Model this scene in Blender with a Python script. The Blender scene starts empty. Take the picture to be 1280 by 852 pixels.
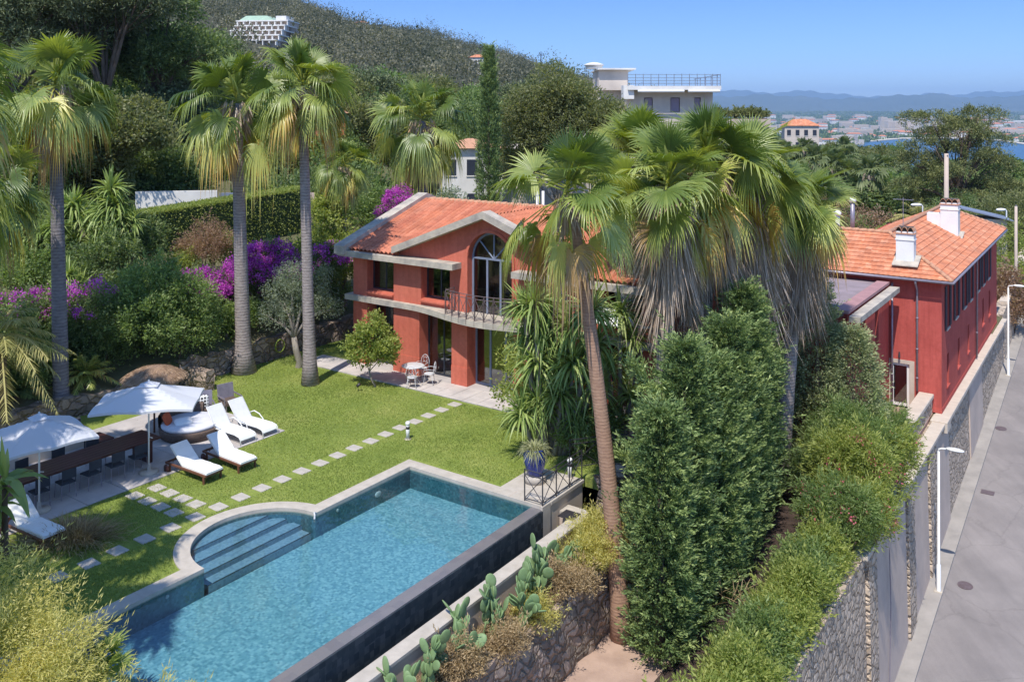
import bpy, math, random
import numpy as np
from mathutils import Vector, Matrix

# ------------------------------------------------------------------ camera, light, exposure
S = bpy.context.scene
COL = S.collection
R_ = math.radians
CAMZ = 11.5
FPX = 1097.0            # focal length in pixels of the 1280 px wide photograph
cam = bpy.data.cameras.new('camera')
cam.sensor_width = 36.0
cam.lens = FPX / 1280 * 36
cam.shift_y = -286 / 1280
cam.clip_start = 0.5
cam.clip_end = 60000
co = bpy.data.objects.new('camera', cam)
co.location = (0, 0, CAMZ)
co.rotation_euler = (R_(90), 0, 0)
COL.objects.link(co)
S.camera = co

SUN_EL, SUN_X, SUN_Y = R_(60), -0.36, -0.933
world = bpy.data.worlds.new('World')
S.world = world
world.use_nodes = True
wn = world.node_tree.nodes
wl = world.node_tree.links
sky = wn.new('ShaderNodeTexSky')
sky.sky_type = 'NISHITA'
sky.sun_disc = False
sky.sun_elevation = SUN_EL
sky.sun_rotation = math.atan2(SUN_X, SUN_Y)
sky.altitude = 1800
sky.air_density = 1.0
sky.dust_density = 0.0
sky.ozone_density = 6.0
# the clear Riviera sky is deep blue down to the horizon: tint the physical sky by elevation
stc = wn.new('ShaderNodeTexCoord'); ssp = wn.new('ShaderNodeSeparateXYZ')
wl.new(stc.outputs['Generated'], ssp.inputs[0])
srp = wn.new('ShaderNodeValToRGB')
for k_, (p_, c_) in enumerate([(0.0, (.47, .47, .58, 1)), (.06, (.37, .43, .56, 1)), (.16, (.30, .38, .54, 1)), (.32, (1, 1, 1, 1))]):
    if k_ > 1: srp.color_ramp.elements.new(.5)
    srp.color_ramp.elements[k_].position = p_; srp.color_ramp.elements[k_].color = c_
wl.new(ssp.outputs[2], srp.inputs[0])
smx = wn.new('ShaderNodeMix'); smx.data_type = 'RGBA'; smx.blend_type = 'MULTIPLY'; smx.inputs[0].default_value = 1
wl.new(sky.outputs[0], smx.inputs[6]); wl.new(srp.outputs[0], smx.inputs[7])
wl.new(smx.outputs[2], wn['Background'].inputs[0])
wn['Background'].inputs[1].default_value = 0.15
sl = bpy.data.lights.new('sun', 'SUN')
sl.energy = 2.7
sl.angle = R_(0.53)
sl.color = (1.0, 0.94, 0.85)
so = bpy.data.objects.new('sun', sl)
sd = Vector((-SUN_X * math.cos(SUN_EL), -SUN_Y * math.cos(SUN_EL), -math.sin(SUN_EL)))
so.rotation_euler = sd.to_track_quat('-Z', 'Y').to_euler()
so.location = (0, 0, 60)
COL.objects.link(so)
S.view_settings.view_transform = 'Standard'
S.view_settings.look = 'None'
S.view_settings.exposure = 1.0
S.view_settings.gamma = 1.0
S.view_settings.use_curve_mapping = False
S.render.engine = 'CYCLES'
S.cycles.use_denoising = True
S.cycles.max_bounces = 8
S.cycles.transparent_max_bounces = 16
S.cycles.diffuse_bounces = 4
S.cycles.glossy_bounces = 3
S.cycles.transmission_bounces = 4
S.cycles.volume_bounces = 0
S.cycles.caustics_reflective = False
S.cycles.caustics_refractive = False

# ------------------------------------------------------------------ frames
# garden frame: q runs along the house front (to the right and towards the viewer), r runs away from the viewer
QA, QB = (0.819, -0.573), (0.573, 0.819)
TH = -math.atan2(0.573, 0.819)
def W(q, r, z=0.0):
    return Vector((q * QA[0] + r * QB[0], q * QA[1] + r * QB[1], z))
def QR(x, y):
    return (x * QA[0] + y * QA[1], x * QB[0] + y * QB[1])
def PX(px, D, z=0.0):
    "point D metres ahead on the bearing of a photograph column"
    return Vector(((px - 640) / FPX * D, D, z))
rng = np.random.default_rng(7)
random.seed(7)

# ------------------------------------------------------------------ object helpers
def tag(o, label=None, cat=None, group=None, kind=None):
    if label: o['label'] = label
    if cat: o['category'] = cat
    if group: o['group'] = group
    if kind: o['kind'] = kind
    return o
def thing(name, label, cat, loc=(0, 0, 0), rot=0.0, group=None, kind=None):
    o = bpy.data.objects.new(name, None)
    o.empty_display_size = 0.2
    o.location = loc
    o.rotation_euler = (0, 0, rot)
    COL.objects.link(o)
    return tag(o, label, cat, group, kind)
def link(name, me, parent=None, loc=(0, 0, 0), rot=0.0):
    o = bpy.data.objects.new(name, me)
    o.location = loc
    o.rotation_euler = (0, 0, rot)
    COL.objects.link(o)
    if parent is not None:
        o.parent = parent
    return o
def copy_tree(o, parent=None):
    c = o.copy()
    COL.objects.link(c)
    c.parent = parent
    for ch in list(o.children):
        copy_tree(ch, c)
    return c

class MB:
    "collects shapes and links them as ONE mesh"
    def __init__(s):
        s.v, s.f, s.m, s.sm = [], [], [], []
        s.cur = 0
        s.smooth = False
    def add(s, vs, fs):
        k = len(s.v)
        s.v.extend([tuple(p) for p in vs])
        for f in fs:
            s.f.append(tuple(i + k for i in f))
            s.m.append(s.cur)
            s.sm.append(s.smooth)
    def box(s, x0, x1, y0, y1, z0, z1, M=None):
        vs = [(x, y, z) for z in (z0, z1) for y in (y0, y1) for x in (x0, x1)]
        if M is not None: vs = [M @ Vector(p) for p in vs]
        s.add(vs, [(0, 2, 3, 1), (4, 5, 7, 6), (0, 1, 5, 4), (2, 6, 7, 3), (0, 4, 6, 2), (1, 3, 7, 5)])
        return s
    def cbox(s, x0, x1, y0, y1, z0, z1, c=0.01, M=None):
        "box with chamfered vertical and top edges"
        pl = [(x0 + c, y0), (x1 - c, y0), (x1, y0 + c), (x1, y1 - c), (x1 - c, y1), (x0 + c, y1), (x0, y1 - c), (x0, y0 + c)]
        pi = [(min(max(x, x0 + c), x1 - c), min(max(y, y0 + c), y1 - c)) for x, y in pl]
        vs = [(x, y, z0) for x, y in pl] + [(x, y, z1 - c) for x, y in pl] + [(x, y, z1) for x, y in pi]
        if M is not None: vs = [M @ Vector(p) for p in vs]
        fs = [tuple(reversed(range(8))), tuple(range(16, 24))]
        for k in (0, 8):
            for i in range(8):
                j = (i + 1) % 8
                fs.append((k + i, k + j, k + 8 + j, k + 8 + i))
        s.add(vs, fs)
        return s
    def hexa(s, p):
        "8 corners: bottom loop 0-3, top loop 4-7"
        s.add(p, [(3, 2, 1, 0), (4, 5, 6, 7), (0, 1, 5, 4), (1, 2, 6, 5), (2, 3, 7, 6), (3, 0, 4, 7)])
        return s
    def prism(s, poly, z0, z1):
        n = len(poly)
        vs = [(x, y, z0) for x, y in poly] + [(x, y, z1) for x, y in poly]
        fs = [tuple(reversed(range(n))), tuple(range(n, 2 * n))]
        fs += [(i, (i + 1) % n, n + (i + 1) % n, n + i) for i in range(n)]
        s.add(vs, fs)
        return s
    def strip(s, A, B, z0, z1):
        "slab between two polylines of equal length (plan), closed"
        n = len(A)
        for i in range(n - 1):
            s.hexa([(*A[i], z0), (*A[i + 1], z0), (*B[i + 1], z0), (*B[i], z0),
                    (*A[i], z1), (*A[i + 1], z1), (*B[i + 1], z1), (*B[i], z1)])
        return s
    def tube(s, pts, rad, n=8, cap=True):
        pts = [Vector(p) for p in pts]
        if not hasattr(rad, '__len__'): rad = [rad] * len(pts)
        vs, fs = [], []
        ref = None
        for i, p in enumerate(pts):
            d = (pts[min(i + 1, len(pts) - 1)] - pts[max(i - 1, 0)])
            if d.length < 1e-9: d = Vector((0, 0, 1))
            d.normalize()
            if ref is None:
                ref = d.orthogonal().normalized()
            ref = (ref - d * ref.dot(d))
            if ref.length < 1e-6: ref = d.orthogonal()
            ref.normalize()
            bi = d.cross(ref)
            for k in range(n):
                a = 2 * math.pi * k / n
                vs.append(p + (ref * math.cos(a) + bi * math.sin(a)) * rad[i])
        for i in range(len(pts) - 1):
            for k in range(n):
                k2 = (k + 1) % n
                fs.append((i * n + k, i * n + k2, (i + 1) * n + k2, (i + 1) * n + k))
        if cap:
            fs.append(tuple(reversed(range(n))))
            fs.append(tuple(range((len(pts) - 1) * n, len(pts) * n)))
        s.add(vs, fs)
        return s
    def lathe(s, prof, n=24, cx=0, cy=0, a0=0.0, a1=2 * math.pi):
        vs, fs = [], []
        full = abs(a1 - a0 - 2 * math.pi) < 1e-6
        m = n if full else n + 1
        for r, z in prof:
            for k in range(m):
                a = a0 + (a1 - a0) * k / n
                vs.append((cx + r * math.cos(a), cy + r * math.sin(a), z))
        for i in range(len(prof) - 1):
            for k in range(n):
                k2 = (k + 1) % m
                fs.append((i * m + k, i * m + k2, (i + 1) * m + k2, (i + 1) * m + k))
        s.add(vs, fs)
        return s
    def ellipsoid(s, c, rx, ry, rz, n=12, m=8, M=None):
        vs, fs = [], []
        for i in range(m + 1):
            t = math.pi * i / m
            for k in range(n):
                a = 2 * math.pi * k / n
                p = Vector((rx * math.sin(t) * math.cos(a), ry * math.sin(t) * math.sin(a), rz * math.cos(t)))
                if M is not None: p = M @ p
                vs.append(p + Vector(c))
        for i in range(m):
            for k in range(n):
                k2 = (k + 1) % n
                fs.append((i * n + k, (i + 1) * n + k, (i + 1) * n + k2, i * n + k2))
        s.add(vs, fs)
        return s
    def mesh(s, name, mats):
        me = bpy.data.meshes.new(name)
        me.from_pydata(s.v, [], s.f)
        if not isinstance(mats, (list, tuple)): mats = [mats]
        for m in mats: me.materials.append(m)
        me.polygons.foreach_set('material_index', s.m)
        me.polygons.foreach_set('use_smooth', s.sm)
        me.validate()
        me.update()
        return me
    def part(s, name, mats, parent, label=None):
        o = link(name, s.mesh(name, mats), parent)
        if label: o['label'] = label
        return o
    def solo(s, name, mats, label, cat, loc=(0, 0, 0), rot=0.0, group=None, kind=None):
        o = link(name, s.mesh(name, mats), None, loc, rot)
        return tag(o, label, cat, group, kind)

# ------------------------------------------------------------------ materials
def nt(name):
    m = bpy.data.materials.new(name)
    m.use_nodes = True
    n, l = m.node_tree.nodes, m.node_tree.links
    return m, n, l, n['Principled BSDF']
def ramp(n, stops, interp='LINEAR'):
    r = n.new('ShaderNodeValToRGB')
    r.color_ramp.interpolation = interp
    e = r.color_ramp.elements
    while len(e) < len(stops): e.new(0.5)
    for i, (p, c) in enumerate(stops):
        e[i].position = p
        e[i].color = (*c, 1) if len(c) == 3 else c
    return r
def noise(n, l, scale, detail=5, rough=.55, coord='Object', vec=None, stretch=None):
    t = n.new('ShaderNodeTexNoise')
    t.inputs['Scale'].default_value = scale
    t.inputs['Detail'].default_value = detail
    t.inputs['Roughness'].default_value = rough
    if vec is None:
        c = n.new('ShaderNodeTexCoord')
        vec = c.outputs[coord]
    if stretch:
        mp = n.new('ShaderNodeMapping')
        mp.inputs['Scale'].default_value = stretch
        l.new(vec, mp.inputs['Vector'])
        vec = mp.outputs[0]
    l.new(vec, t.inputs['Vector'])
    return t
def bumpify(n, l, bs, h, strength=.3, dist=.02, prev=None):
    b = n.new('ShaderNodeBump')
    b.inputs['Strength'].default_value = strength
    b.inputs['Distance'].default_value = dist
    l.new(h, b.inputs['Height'])
    if prev is not None: l.new(prev.outputs[0], b.inputs['Normal'])
    l.new(b.outputs[0], bs.inputs['Normal'])
    return b
def pm(name, c1, c2=None, scale=2.0, rough=.7, bump=.2, bscale=30, bdist=.01, metal=0.0, spec=.4, stretch=None, lo=.3, hi=.7):
    m, n, l, bs = nt(name)
    c2 = c2 or tuple(x * .8 for x in c1)
    t = noise(n, l, scale, 6, .6, stretch=stretch)
    r = ramp(n, [(lo, c2), (hi, c1)])
    l.new(t.outputs[0], r.inputs[0])
    l.new(r.outputs[0], bs.inputs['Base Color'])
    bs.inputs['Roughness'].default_value = rough
    bs.inputs['Metallic'].default_value = metal
    bs.inputs['Specular IOR Level'].default_value = spec
    if bump:
        t2 = noise(n, l, bscale, 4, .6, stretch=stretch)
        bumpify(n, l, bs, t2.outputs[0], bump, bdist)
    return m
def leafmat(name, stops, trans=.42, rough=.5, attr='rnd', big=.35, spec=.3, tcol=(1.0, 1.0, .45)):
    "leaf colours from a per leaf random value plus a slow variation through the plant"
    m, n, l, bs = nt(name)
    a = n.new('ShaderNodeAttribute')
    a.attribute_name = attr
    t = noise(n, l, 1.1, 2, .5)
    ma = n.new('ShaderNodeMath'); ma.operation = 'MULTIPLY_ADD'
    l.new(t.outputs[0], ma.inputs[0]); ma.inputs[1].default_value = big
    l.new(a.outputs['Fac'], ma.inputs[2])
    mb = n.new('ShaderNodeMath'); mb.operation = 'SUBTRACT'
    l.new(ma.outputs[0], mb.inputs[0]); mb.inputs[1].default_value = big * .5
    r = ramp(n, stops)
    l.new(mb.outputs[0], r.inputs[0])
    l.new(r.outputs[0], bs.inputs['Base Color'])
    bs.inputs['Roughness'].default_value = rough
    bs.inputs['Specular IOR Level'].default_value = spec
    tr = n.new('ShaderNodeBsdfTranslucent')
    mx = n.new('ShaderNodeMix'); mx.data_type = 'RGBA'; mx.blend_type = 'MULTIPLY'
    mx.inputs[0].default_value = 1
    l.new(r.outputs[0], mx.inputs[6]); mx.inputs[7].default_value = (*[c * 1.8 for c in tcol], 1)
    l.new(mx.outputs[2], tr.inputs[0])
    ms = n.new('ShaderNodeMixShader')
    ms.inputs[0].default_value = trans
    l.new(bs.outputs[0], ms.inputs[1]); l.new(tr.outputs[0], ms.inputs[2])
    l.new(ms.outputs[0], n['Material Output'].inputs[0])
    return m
def glassmat(name, tint=(.75, .8, .8), base=.05, refl=(1, 1, 1), rough=.02, ior=1.45):
    m, n, l, bs = nt(name)
    n.remove(bs)
    tr = n.new('ShaderNodeBsdfTransparent'); tr.inputs[0].default_value = (*tint, 1)
    gl = n.new('ShaderNodeBsdfGlossy'); gl.inputs['Roughness'].default_value = rough
    gl.inputs['Color'].default_value = (*refl, 1)
    fr = n.new('ShaderNodeFresnel'); fr.inputs[0].default_value = ior
    ad = n.new('ShaderNodeMath'); ad.operation = 'ADD'; ad.use_clamp = True
    l.new(fr.outputs[0], ad.inputs[0]); ad.inputs[1].default_value = base
    ms = n.new('ShaderNodeMixShader')
    l.new(ad.outputs[0], ms.inputs[0]); l.new(tr.outputs[0], ms.inputs[1]); l.new(gl.outputs[0], ms.inputs[2])
    l.new(ms.outputs[0], n['Material Output'].inputs[0])
    return m, n, l, gl, fr
def stonemat(name, cols, scale=2.2, mortar=(.30, .27, .22), mw=.05, bump=.9, stretch=(1, 1, 1.5)):
    m, n, l, bs = nt(name)
    c = n.new('ShaderNodeTexCoord')
    nz = noise(n, l, 3.0, 2, .5)
    mp = n.new('ShaderNodeMapping'); mp.inputs['Scale'].default_value = stretch
    mixv = n.new('ShaderNodeMix'); mixv.data_type = 'VECTOR'; mixv.inputs[0].default_value = .26
    l.new(c.outputs['Object'], mixv.inputs[4]); l.new(nz.outputs['Color'], mixv.inputs[5])
    l.new(mixv.outputs[1], mp.inputs['Vector'])
    v = n.new('ShaderNodeTexVoronoi'); v.inputs['Scale'].default_value = scale
    e = n.new('ShaderNodeTexVoronoi'); e.feature = 'DISTANCE_TO_EDGE'; e.inputs['Scale'].default_value = scale
    l.new(mp.outputs[0], v.inputs['Vector']); l.new(mp.outputs[0], e.inputs['Vector'])
    sep = n.new('ShaderNodeSeparateColor'); l.new(v.outputs['Color'], sep.inputs[0])
    k = len(cols)
    r = ramp(n, [((i + .5) / k, cc) for i, cc in enumerate(cols)])
    l.new(sep.outputs[0], r.inputs[0])
    st = noise(n, l, 14, 6, .7)
    sr = ramp(n, [(.3, (.6, .6, .6)), (.7, (1.15, 1.12, 1.08))])
    l.new(st.outputs[0], sr.inputs[0])
    mu = n.new('ShaderNodeMix'); mu.data_type = 'RGBA'; mu.blend_type = 'MULTIPLY'; mu.inputs[0].default_value = .8
    l.new(r.outputs[0], mu.inputs[6]); l.new(sr.outputs[0], mu.inputs[7])
    er = ramp(n, [(0, (0, 0, 0)), (mw, (1, 1, 1))])
    l.new(e.outputs['Distance'], er.inputs[0])
    mo = n.new('ShaderNodeMix'); mo.data_type = 'RGBA'
    l.new(er.outputs[0], mo.inputs[0]); mo.inputs[6].default_value = (*mortar, 1); l.new(mu.outputs[2], mo.inputs[7])
    l.new(mo.outputs[2], bs.inputs['Base Color'])
    bs.inputs['Roughness'].default_value = .9
    bs.inputs['Specular IOR Level'].default_value = .2
    er2 = ramp(n, [(0, (0, 0, 0)), (mw * 3.2, (1, 1, 1))]); l.new(e.outputs['Distance'], er2.inputs[0])
    b1 = bumpify(n, l, bs, er2.outputs[0], bump, .09)
    bumpify(n, l, bs, st.outputs[0], .5, .03, b1)
    return m

M = {}
M['concrete'] = pm('pale_concrete', (.50, .44, .36), (.30, .27, .24), 2.2, .9, .3, 40, .01, lo=.32, hi=.62)
M['coping'] = pm('pool_coping_stone', (.50, .45, .39), (.38, .34, .29), 3.0, .8, .25, 50, .006)
M['beige'] = pm('beige_render', (.58, .50, .41), (.47, .40, .33), 2, .9, .2, 40, .006)
M['grey_render'] = pm('grey_render', (.56, .45, .37), (.44, .355, .295), .8, .95, .2, 30, .006)
M['white'] = pm('white_paint', (.80, .80, .78), (.70, .70, .68), 1.5, .6, .05)
M['whitewall'] = pm('white_masonry', (.74, .72, .68), (.60, .58, .55), .7, .9, .1)
M['creamwall'] = pm('cream_masonry', (.62, .54, .46), (.5, .43, .37), .7, .9, .1)
M['metal_dark'] = pm('dark_iron', (.075, .072, .08), (.05, .045, .05), 8, .5, .1, metal=.4)
M['metal_rust'] = pm('iron_violet_grey', (.17, .13, .14), (.11, .08, .08), 8, .6, .1, metal=.2)
M['frame_blue'] = pm('blue_grey_window_paint', (.21, .24, .32), (.17, .20, .27), 3, .5, .05)
M['frame_dark'] = pm('dark_window_frame', (.035, .042, .06), (.025, .03, .045), 3, .4, .05)
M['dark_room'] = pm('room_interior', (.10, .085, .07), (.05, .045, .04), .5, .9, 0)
M['wood'] = pm('oiled_hardwood', (.20, .085, .050), (.11, .045, .028), 3, .55, .2, 30, .004, stretch=(1, 8, 8))
M['wood_dark'] = pm('dark_red_hardwood', (.11, .040, .030), (.060, .022, .018), 3, .35, .15, 30, .004, stretch=(8, 1, 8))
M['wicker'] = pm('brown_wicker', (.16, .11, .085), (.07, .05, .04), 20, .8, .8, 70, .01)
M['cushion'] = pm('white_cushion_cloth', (.82, .82, .80), (.74, .74, .73), 2, .9, .15, 12, .02)
M['sling'] = pm('white_mesh_sling', (.72, .72, .71), (.64, .64, .64), 4, .8, .1)
M['bark_grey'] = None
M['pot_blue'] = pm('cobalt_glaze', (.012, .045, .30), (.004, .012, .10), 5, .12, .05, 10, .01, spec=.6, stretch=(1, 1, .3))
M['iron_white'] = pm('white_garden_iron', (.62, .62, .63), (.5, .5, .52), 5, .5, 0)
M['asphalt'] = None
M['terracotta_cap'] = pm('ridge_terracotta', (.58, .32, .19), (.40, .20, .13), 8, .85, .3, 30)
M['path'] = pm('sandy_path', (.46, .33, .26), (.33, .23, .18), 1.6, 1, .5, 25, .02, spec=.1)
M['soil'] = pm('garden_soil', (.16, .12, .08), (.09, .075, .045), 1.5, 1, .6, 12, .05, spec=.1)
M['orange'] = pm('orange_fabric', (.62, .13, .05), (.5, .1, .04), 8, .9, .2)
M['darkfab'] = pm('slate_fabric', (.05, .055, .07), (.035, .04, .05), 5, .9, .2)
M['zinc'] = pm('zinc_pipe', (.36, .32, .36), (.26, .23, .27), 6, .45, .05, metal=.5)
M['shutter'] = pm('plum_shutter', (.055, .032, .050), (.04, .022, .036), 4, .6, .3, 40, .01, stretch=(1, 1, 10))
M['shutter_light'] = pm('mauve_shutter_leaf', (.30, .24, .30), (.24, .19, .24), 4, .6, .3, 40, .01, stretch=(1, 1, 10))
M['thatch'] = pm('thatch_straw', (.40, .26, .17), (.22, .14, .09), 6, 1, 1.0, 30, .05, stretch=(1, 1, .3))

def stucco(name, c1, c2, dirt):
    "lime-washed render: blotches, vertical rain streaks and a fine grain"
    m, n, l, bs = nt(name)
    a = noise(n, l, .7, 6, .65); r = ramp(n, [(.32, c2), (.68, c1)]); l.new(a.outputs[0], r.inputs[0])
    b = noise(n, l, 3.0, 5, .7, stretch=(1.6, 1.6, .12)); rb = ramp(n, [(.42, (1, 1, 1)), (.72, dirt)]); l.new(b.outputs[0], rb.inputs[0])
    mu = n.new('ShaderNodeMix'); mu.data_type = 'RGBA'; mu.blend_type = 'MULTIPLY'; mu.inputs[0].default_value = .75
    l.new(r.outputs[0], mu.inputs[6]); l.new(rb.outputs[0], mu.inputs[7])
    c = noise(n, l, 6.0, 6, .75); rc = ramp(n, [(.3, (.86, .86, .86)), (.7, (1.1, 1.1, 1.12))]); l.new(c.outputs[0], rc.inputs[0])
    mv = n.new('ShaderNodeMix'); mv.data_type = 'RGBA'; mv.blend_type = 'MULTIPLY'; mv.inputs[0].default_value = 1
    l.new(mu.outputs[2], mv.inputs[6]); l.new(rc.outputs[0], mv.inputs[7]); l.new(mv.outputs[2], bs.inputs['Base Color'])
    bs.inputs['Roughness'].default_value = .95; bs.inputs['Specular IOR Level'].default_value = .12
    g = noise(n, l, 45, 4, .7); bumpify(n, l, bs, g.outputs[0], .35, .01)
    return m
M['stucco'] = stucco('red_stucco', (.60, .175, .115), (.49, .125, .08), (.76, .72, .70))
M['stucco2'] = stucco('crimson_stucco', (.52, .115, .092), (.43, .088, .072), (.74, .70, .70))
def rooftile(name, cols, cell=(4.2, 2.7)):
    m, n, l, bs = nt(name)
    c = n.new('ShaderNodeTexCoord')
    mp = n.new('ShaderNodeMapping'); mp.inputs['Scale'].default_value = (cell[0], cell[1], cell[1])
    l.new(c.outputs['Object'], mp.inputs['Vector'])
    v = n.new('ShaderNodeTexVoronoi'); v.distance = 'CHEBYCHEV'; v.inputs['Scale'].default_value = 1; v.inputs['Randomness'].default_value = .5
    l.new(mp.outputs[0], v.inputs['Vector'])
    sp = n.new('ShaderNodeSeparateColor'); l.new(v.outputs['Color'], sp.inputs[0])
    r = ramp(n, [((i + .5) / len(cols), cc) for i, cc in enumerate(cols)])
    l.new(sp.outputs[0], r.inputs[0])
    t = noise(n, l, 1.3, 6, .65)
    tr = ramp(n, [(.30, (.62, .60, .62)), (.62, (1.08, 1.05, 1.0))]); l.new(t.outputs[0], tr.inputs[0])
    mu = n.new('ShaderNodeMix'); mu.data_type = 'RGBA'; mu.blend_type = 'MULTIPLY'; mu.inputs[0].default_value = .85
    l.new(r.outputs[0], mu.inputs[6]); l.new(tr.outputs[0], mu.inputs[7])
    l.new(mu.outputs[2], bs.inputs['Base Color'])
    bs.inputs['Roughness'].default_value = .85
    bs.inputs['Specular IOR Level'].default_value = .2
    t2 = noise(n, l, 25, 4, .6)
    bumpify(n, l, bs, t2.outputs[0], .3, .015)
    return m
M['tile'] = rooftile('barrel_tile', [(.50, .175, .10), (.54, .20, .115), (.52, .185, .11), (.58, .235, .145), (.48, .165, .10)], (4.5, .5))
M['tile2'] = rooftile('interlocking_tile', [(.56, .21, .11), (.61, .25, .14), (.53, .20, .11), (.64, .31, .19), (.55, .22, .125)], (3.5, 2.9))

def mk_parasol():
    m, n, l, bs = nt('white_parasol_cloth')
    bs.inputs['Base Color'].default_value = (.66, .67, .71, 1); bs.inputs['Roughness'].default_value = .9
    t = noise(n, l, 9, 3, .5); bumpify(n, l, bs, t.outputs[0], .15, .02)
    tr = n.new('ShaderNodeBsdfTranslucent'); tr.inputs[0].default_value = (.8, .8, .82, 1)
    ms = n.new('ShaderNodeMixShader'); ms.inputs[0].default_value = .25
    l.new(bs.outputs[0], ms.inputs[1]); l.new(tr.outputs[0], ms.inputs[2]); l.new(ms.outputs[0], n['Material Output'].inputs[0])
    return m
M['parasol'] = mk_parasol()
def palmbark(name, c1, c2, rings=16, ringamp=.6):
    m, n, l, bs = nt(name)
    c = n.new('ShaderNodeTexCoord')
    w = n.new('ShaderNodeTexWave'); w.bands_direction = 'Z'; w.inputs['Scale'].default_value = rings * .16
    w.inputs['Distortion'].default_value = 2.5; w.inputs['Detail'].default_value = 3; w.inputs['Detail Scale'].default_value = 2
    l.new(c.outputs['Object'], w.inputs['Vector'])
    t = noise(n, l, 5, 6, .7, stretch=(1, 1, 2.5))
    a = n.new('ShaderNodeMath'); a.operation = 'MULTIPLY_ADD'; l.new(w.outputs['Fac'], a.inputs[0]); a.inputs[1].default_value = .18; l.new(t.outputs[0], a.inputs[2])
    r = ramp(n, [(.32, c2), (.75, c1)]); l.new(a.outputs[0], r.inputs[0])
    l.new(r.outputs[0], bs.inputs['Base Color'])
    bs.inputs['Roughness'].default_value = .95; bs.inputs['Specular IOR Level'].default_value = .15
    bumpify(n, l, bs, a.outputs[0], ringamp, .05)
    return m
M['palm_grey'] = palmbark('grey_palm_bark', (.36, .31, .29), (.16, .13, .125))
M['palm_shaded'] = palmbark('shaded_palm_bark', (.26, .24, .25), (.12, .11, .12))  # palm bark with the blue-grey of shade mixed into its colour
M['palm_brown'] = palmbark('rust_palm_bark', (.40, .25, .17), (.24, .14, .095), 22, .35)
M['bark'] = pm('rough_bark', (.20, .15, .115), (.09, .065, .05), 5, 1, .9, 18, .05, stretch=(1, 1, .3), spec=.1)
M['bark_pale'] = pm('pale_bark', (.36, .32, .27), (.2, .17, .14), 5, 1, .7, 18, .04, stretch=(1, 1, .3), spec=.1)

def mk_asphalt():
    m, n, l, bs = nt('asphalt')
    t = noise(n, l, .35, 6, .65); t2 = noise(n, l, 60, 3, .7)
    r = ramp(n, [(.3, (.20, .18, .175)), (.7, (.27, .245, .235))]); l.new(t.outputs[0], r.inputs[0])
    r2 = ramp(n, [(.3, (.8, .8, .8)), (.7, (1.15, 1.15, 1.15))]); l.new(t2.outputs[0], r2.inputs[0])
    mu = n.new('ShaderNodeMix'); mu.data_type = 'RGBA'; mu.blend_type = 'MULTIPLY'; mu.inputs[0].default_value = 1
    l.new(r.outputs[0], mu.inputs[6]); l.new(r2.outputs[0], mu.inputs[7]); l.new(mu.outputs[2], bs.inputs['Base Color'])
    # tyre-polished lanes, patches and cracks
    t4 = noise(n, l, .9, 4, .6, stretch=(1, .12, 1)); r4 = ramp(n, [(.35, (.86, .86, .86)), (.65, (1.08, 1.07, 1.06))]); l.new(t4.outputs[0], r4.inputs[0])
    m4 = n.new('ShaderNodeMix'); m4.data_type = 'RGBA'; m4.blend_type = 'MULTIPLY'; m4.inputs[0].default_value = 1
    l.new(mu.outputs[2], m4.inputs[6]); l.new(r4.outputs[0], m4.inputs[7])
    vc = n.new('ShaderNodeTexVoronoi'); vc.feature = 'DISTANCE_TO_EDGE'; vc.inputs['Scale'].default_value = .38; nv = noise(n, l, 1.5, 5, .7)
    mvv = n.new('ShaderNodeMix'); mvv.data_type = 'VECTOR'; mvv.inputs[0].default_value = .35; tcc = n.new('ShaderNodeTexCoord')
    l.new(tcc.outputs['Object'], mvv.inputs[4]); l.new(nv.outputs['Color'], mvv.inputs[5]); l.new(mvv.outputs[1], vc.inputs['Vector'])
    r5 = ramp(n, [(0, (.55, .54, .53)), (.012, (1, 1, 1))]); l.new(vc.outputs['Distance'], r5.inputs[0])
    m5 = n.new('ShaderNodeMix'); m5.data_type = 'RGBA'; m5.blend_type = 'MULTIPLY'; m5.inputs[0].default_value = .3
    l.new(m4.outputs[2], m5.inputs[6]); l.new(r5.outputs[0], m5.inputs[7]); l.new(m5.outputs[2], bs.inputs['Base Color'])
    bs.inputs['Roughness'].default_value = .9; bumpify(n, l, bs, t2.outputs[0], .3, .01)
    return m
M['asphalt'] = mk_asphalt()
def mk_lawn():
    m, n, l, bs = nt('lawn_turf')
    t = noise(n, l, .45, 5, .6); t2 = noise(n, l, 9, 5, .75); t3 = noise(n, l, 60, 3, .7)
    r = ramp(n, [(.25, (.16, .22, .05)), (.5, (.24, .30, .07)), (.68, (.33, .36, .11)), (.80, (.40, .38, .17))]); l.new(t.outputs[0], r.inputs[0])
    r2 = ramp(n, [(.3, (.62, .66, .6)), (.7, (1.25, 1.2, 1.1))]); l.new(t2.outputs[0], r2.inputs[0])
    r3 = ramp(n, [(.3, (.6, .62, .6)), (.7, (1.25, 1.25, 1.25))]); l.new(t3.outputs[0], r3.inputs[0])
    mu = n.new('ShaderNodeMix'); mu.data_type = 'RGBA'; mu.blend_type = 'MULTIPLY'; mu.inputs[0].default_value = .8
    l.new(r.outputs[0], mu.inputs[6]); l.new(r2.outputs[0], mu.inputs[7])
    mv = n.new('ShaderNodeMix'); mv.data_type = 'RGBA'; mv.blend_type = 'MULTIPLY'; mv.inputs[0].default_value = .7
    l.new(mu.outputs[2], mv.inputs[6]); l.new(r3.outputs[0], mv.inputs[7])
    l.new(mv.outputs[2], bs.inputs['Base Color'])
    bs.inputs['Roughness'].default_value = .95; bs.inputs['Specular IOR Level'].default_value = .1
    bumpify(n, l, bs, t3.outputs[0], .8, .03)
    return m
M['lawn'] = mk_lawn()
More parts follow.
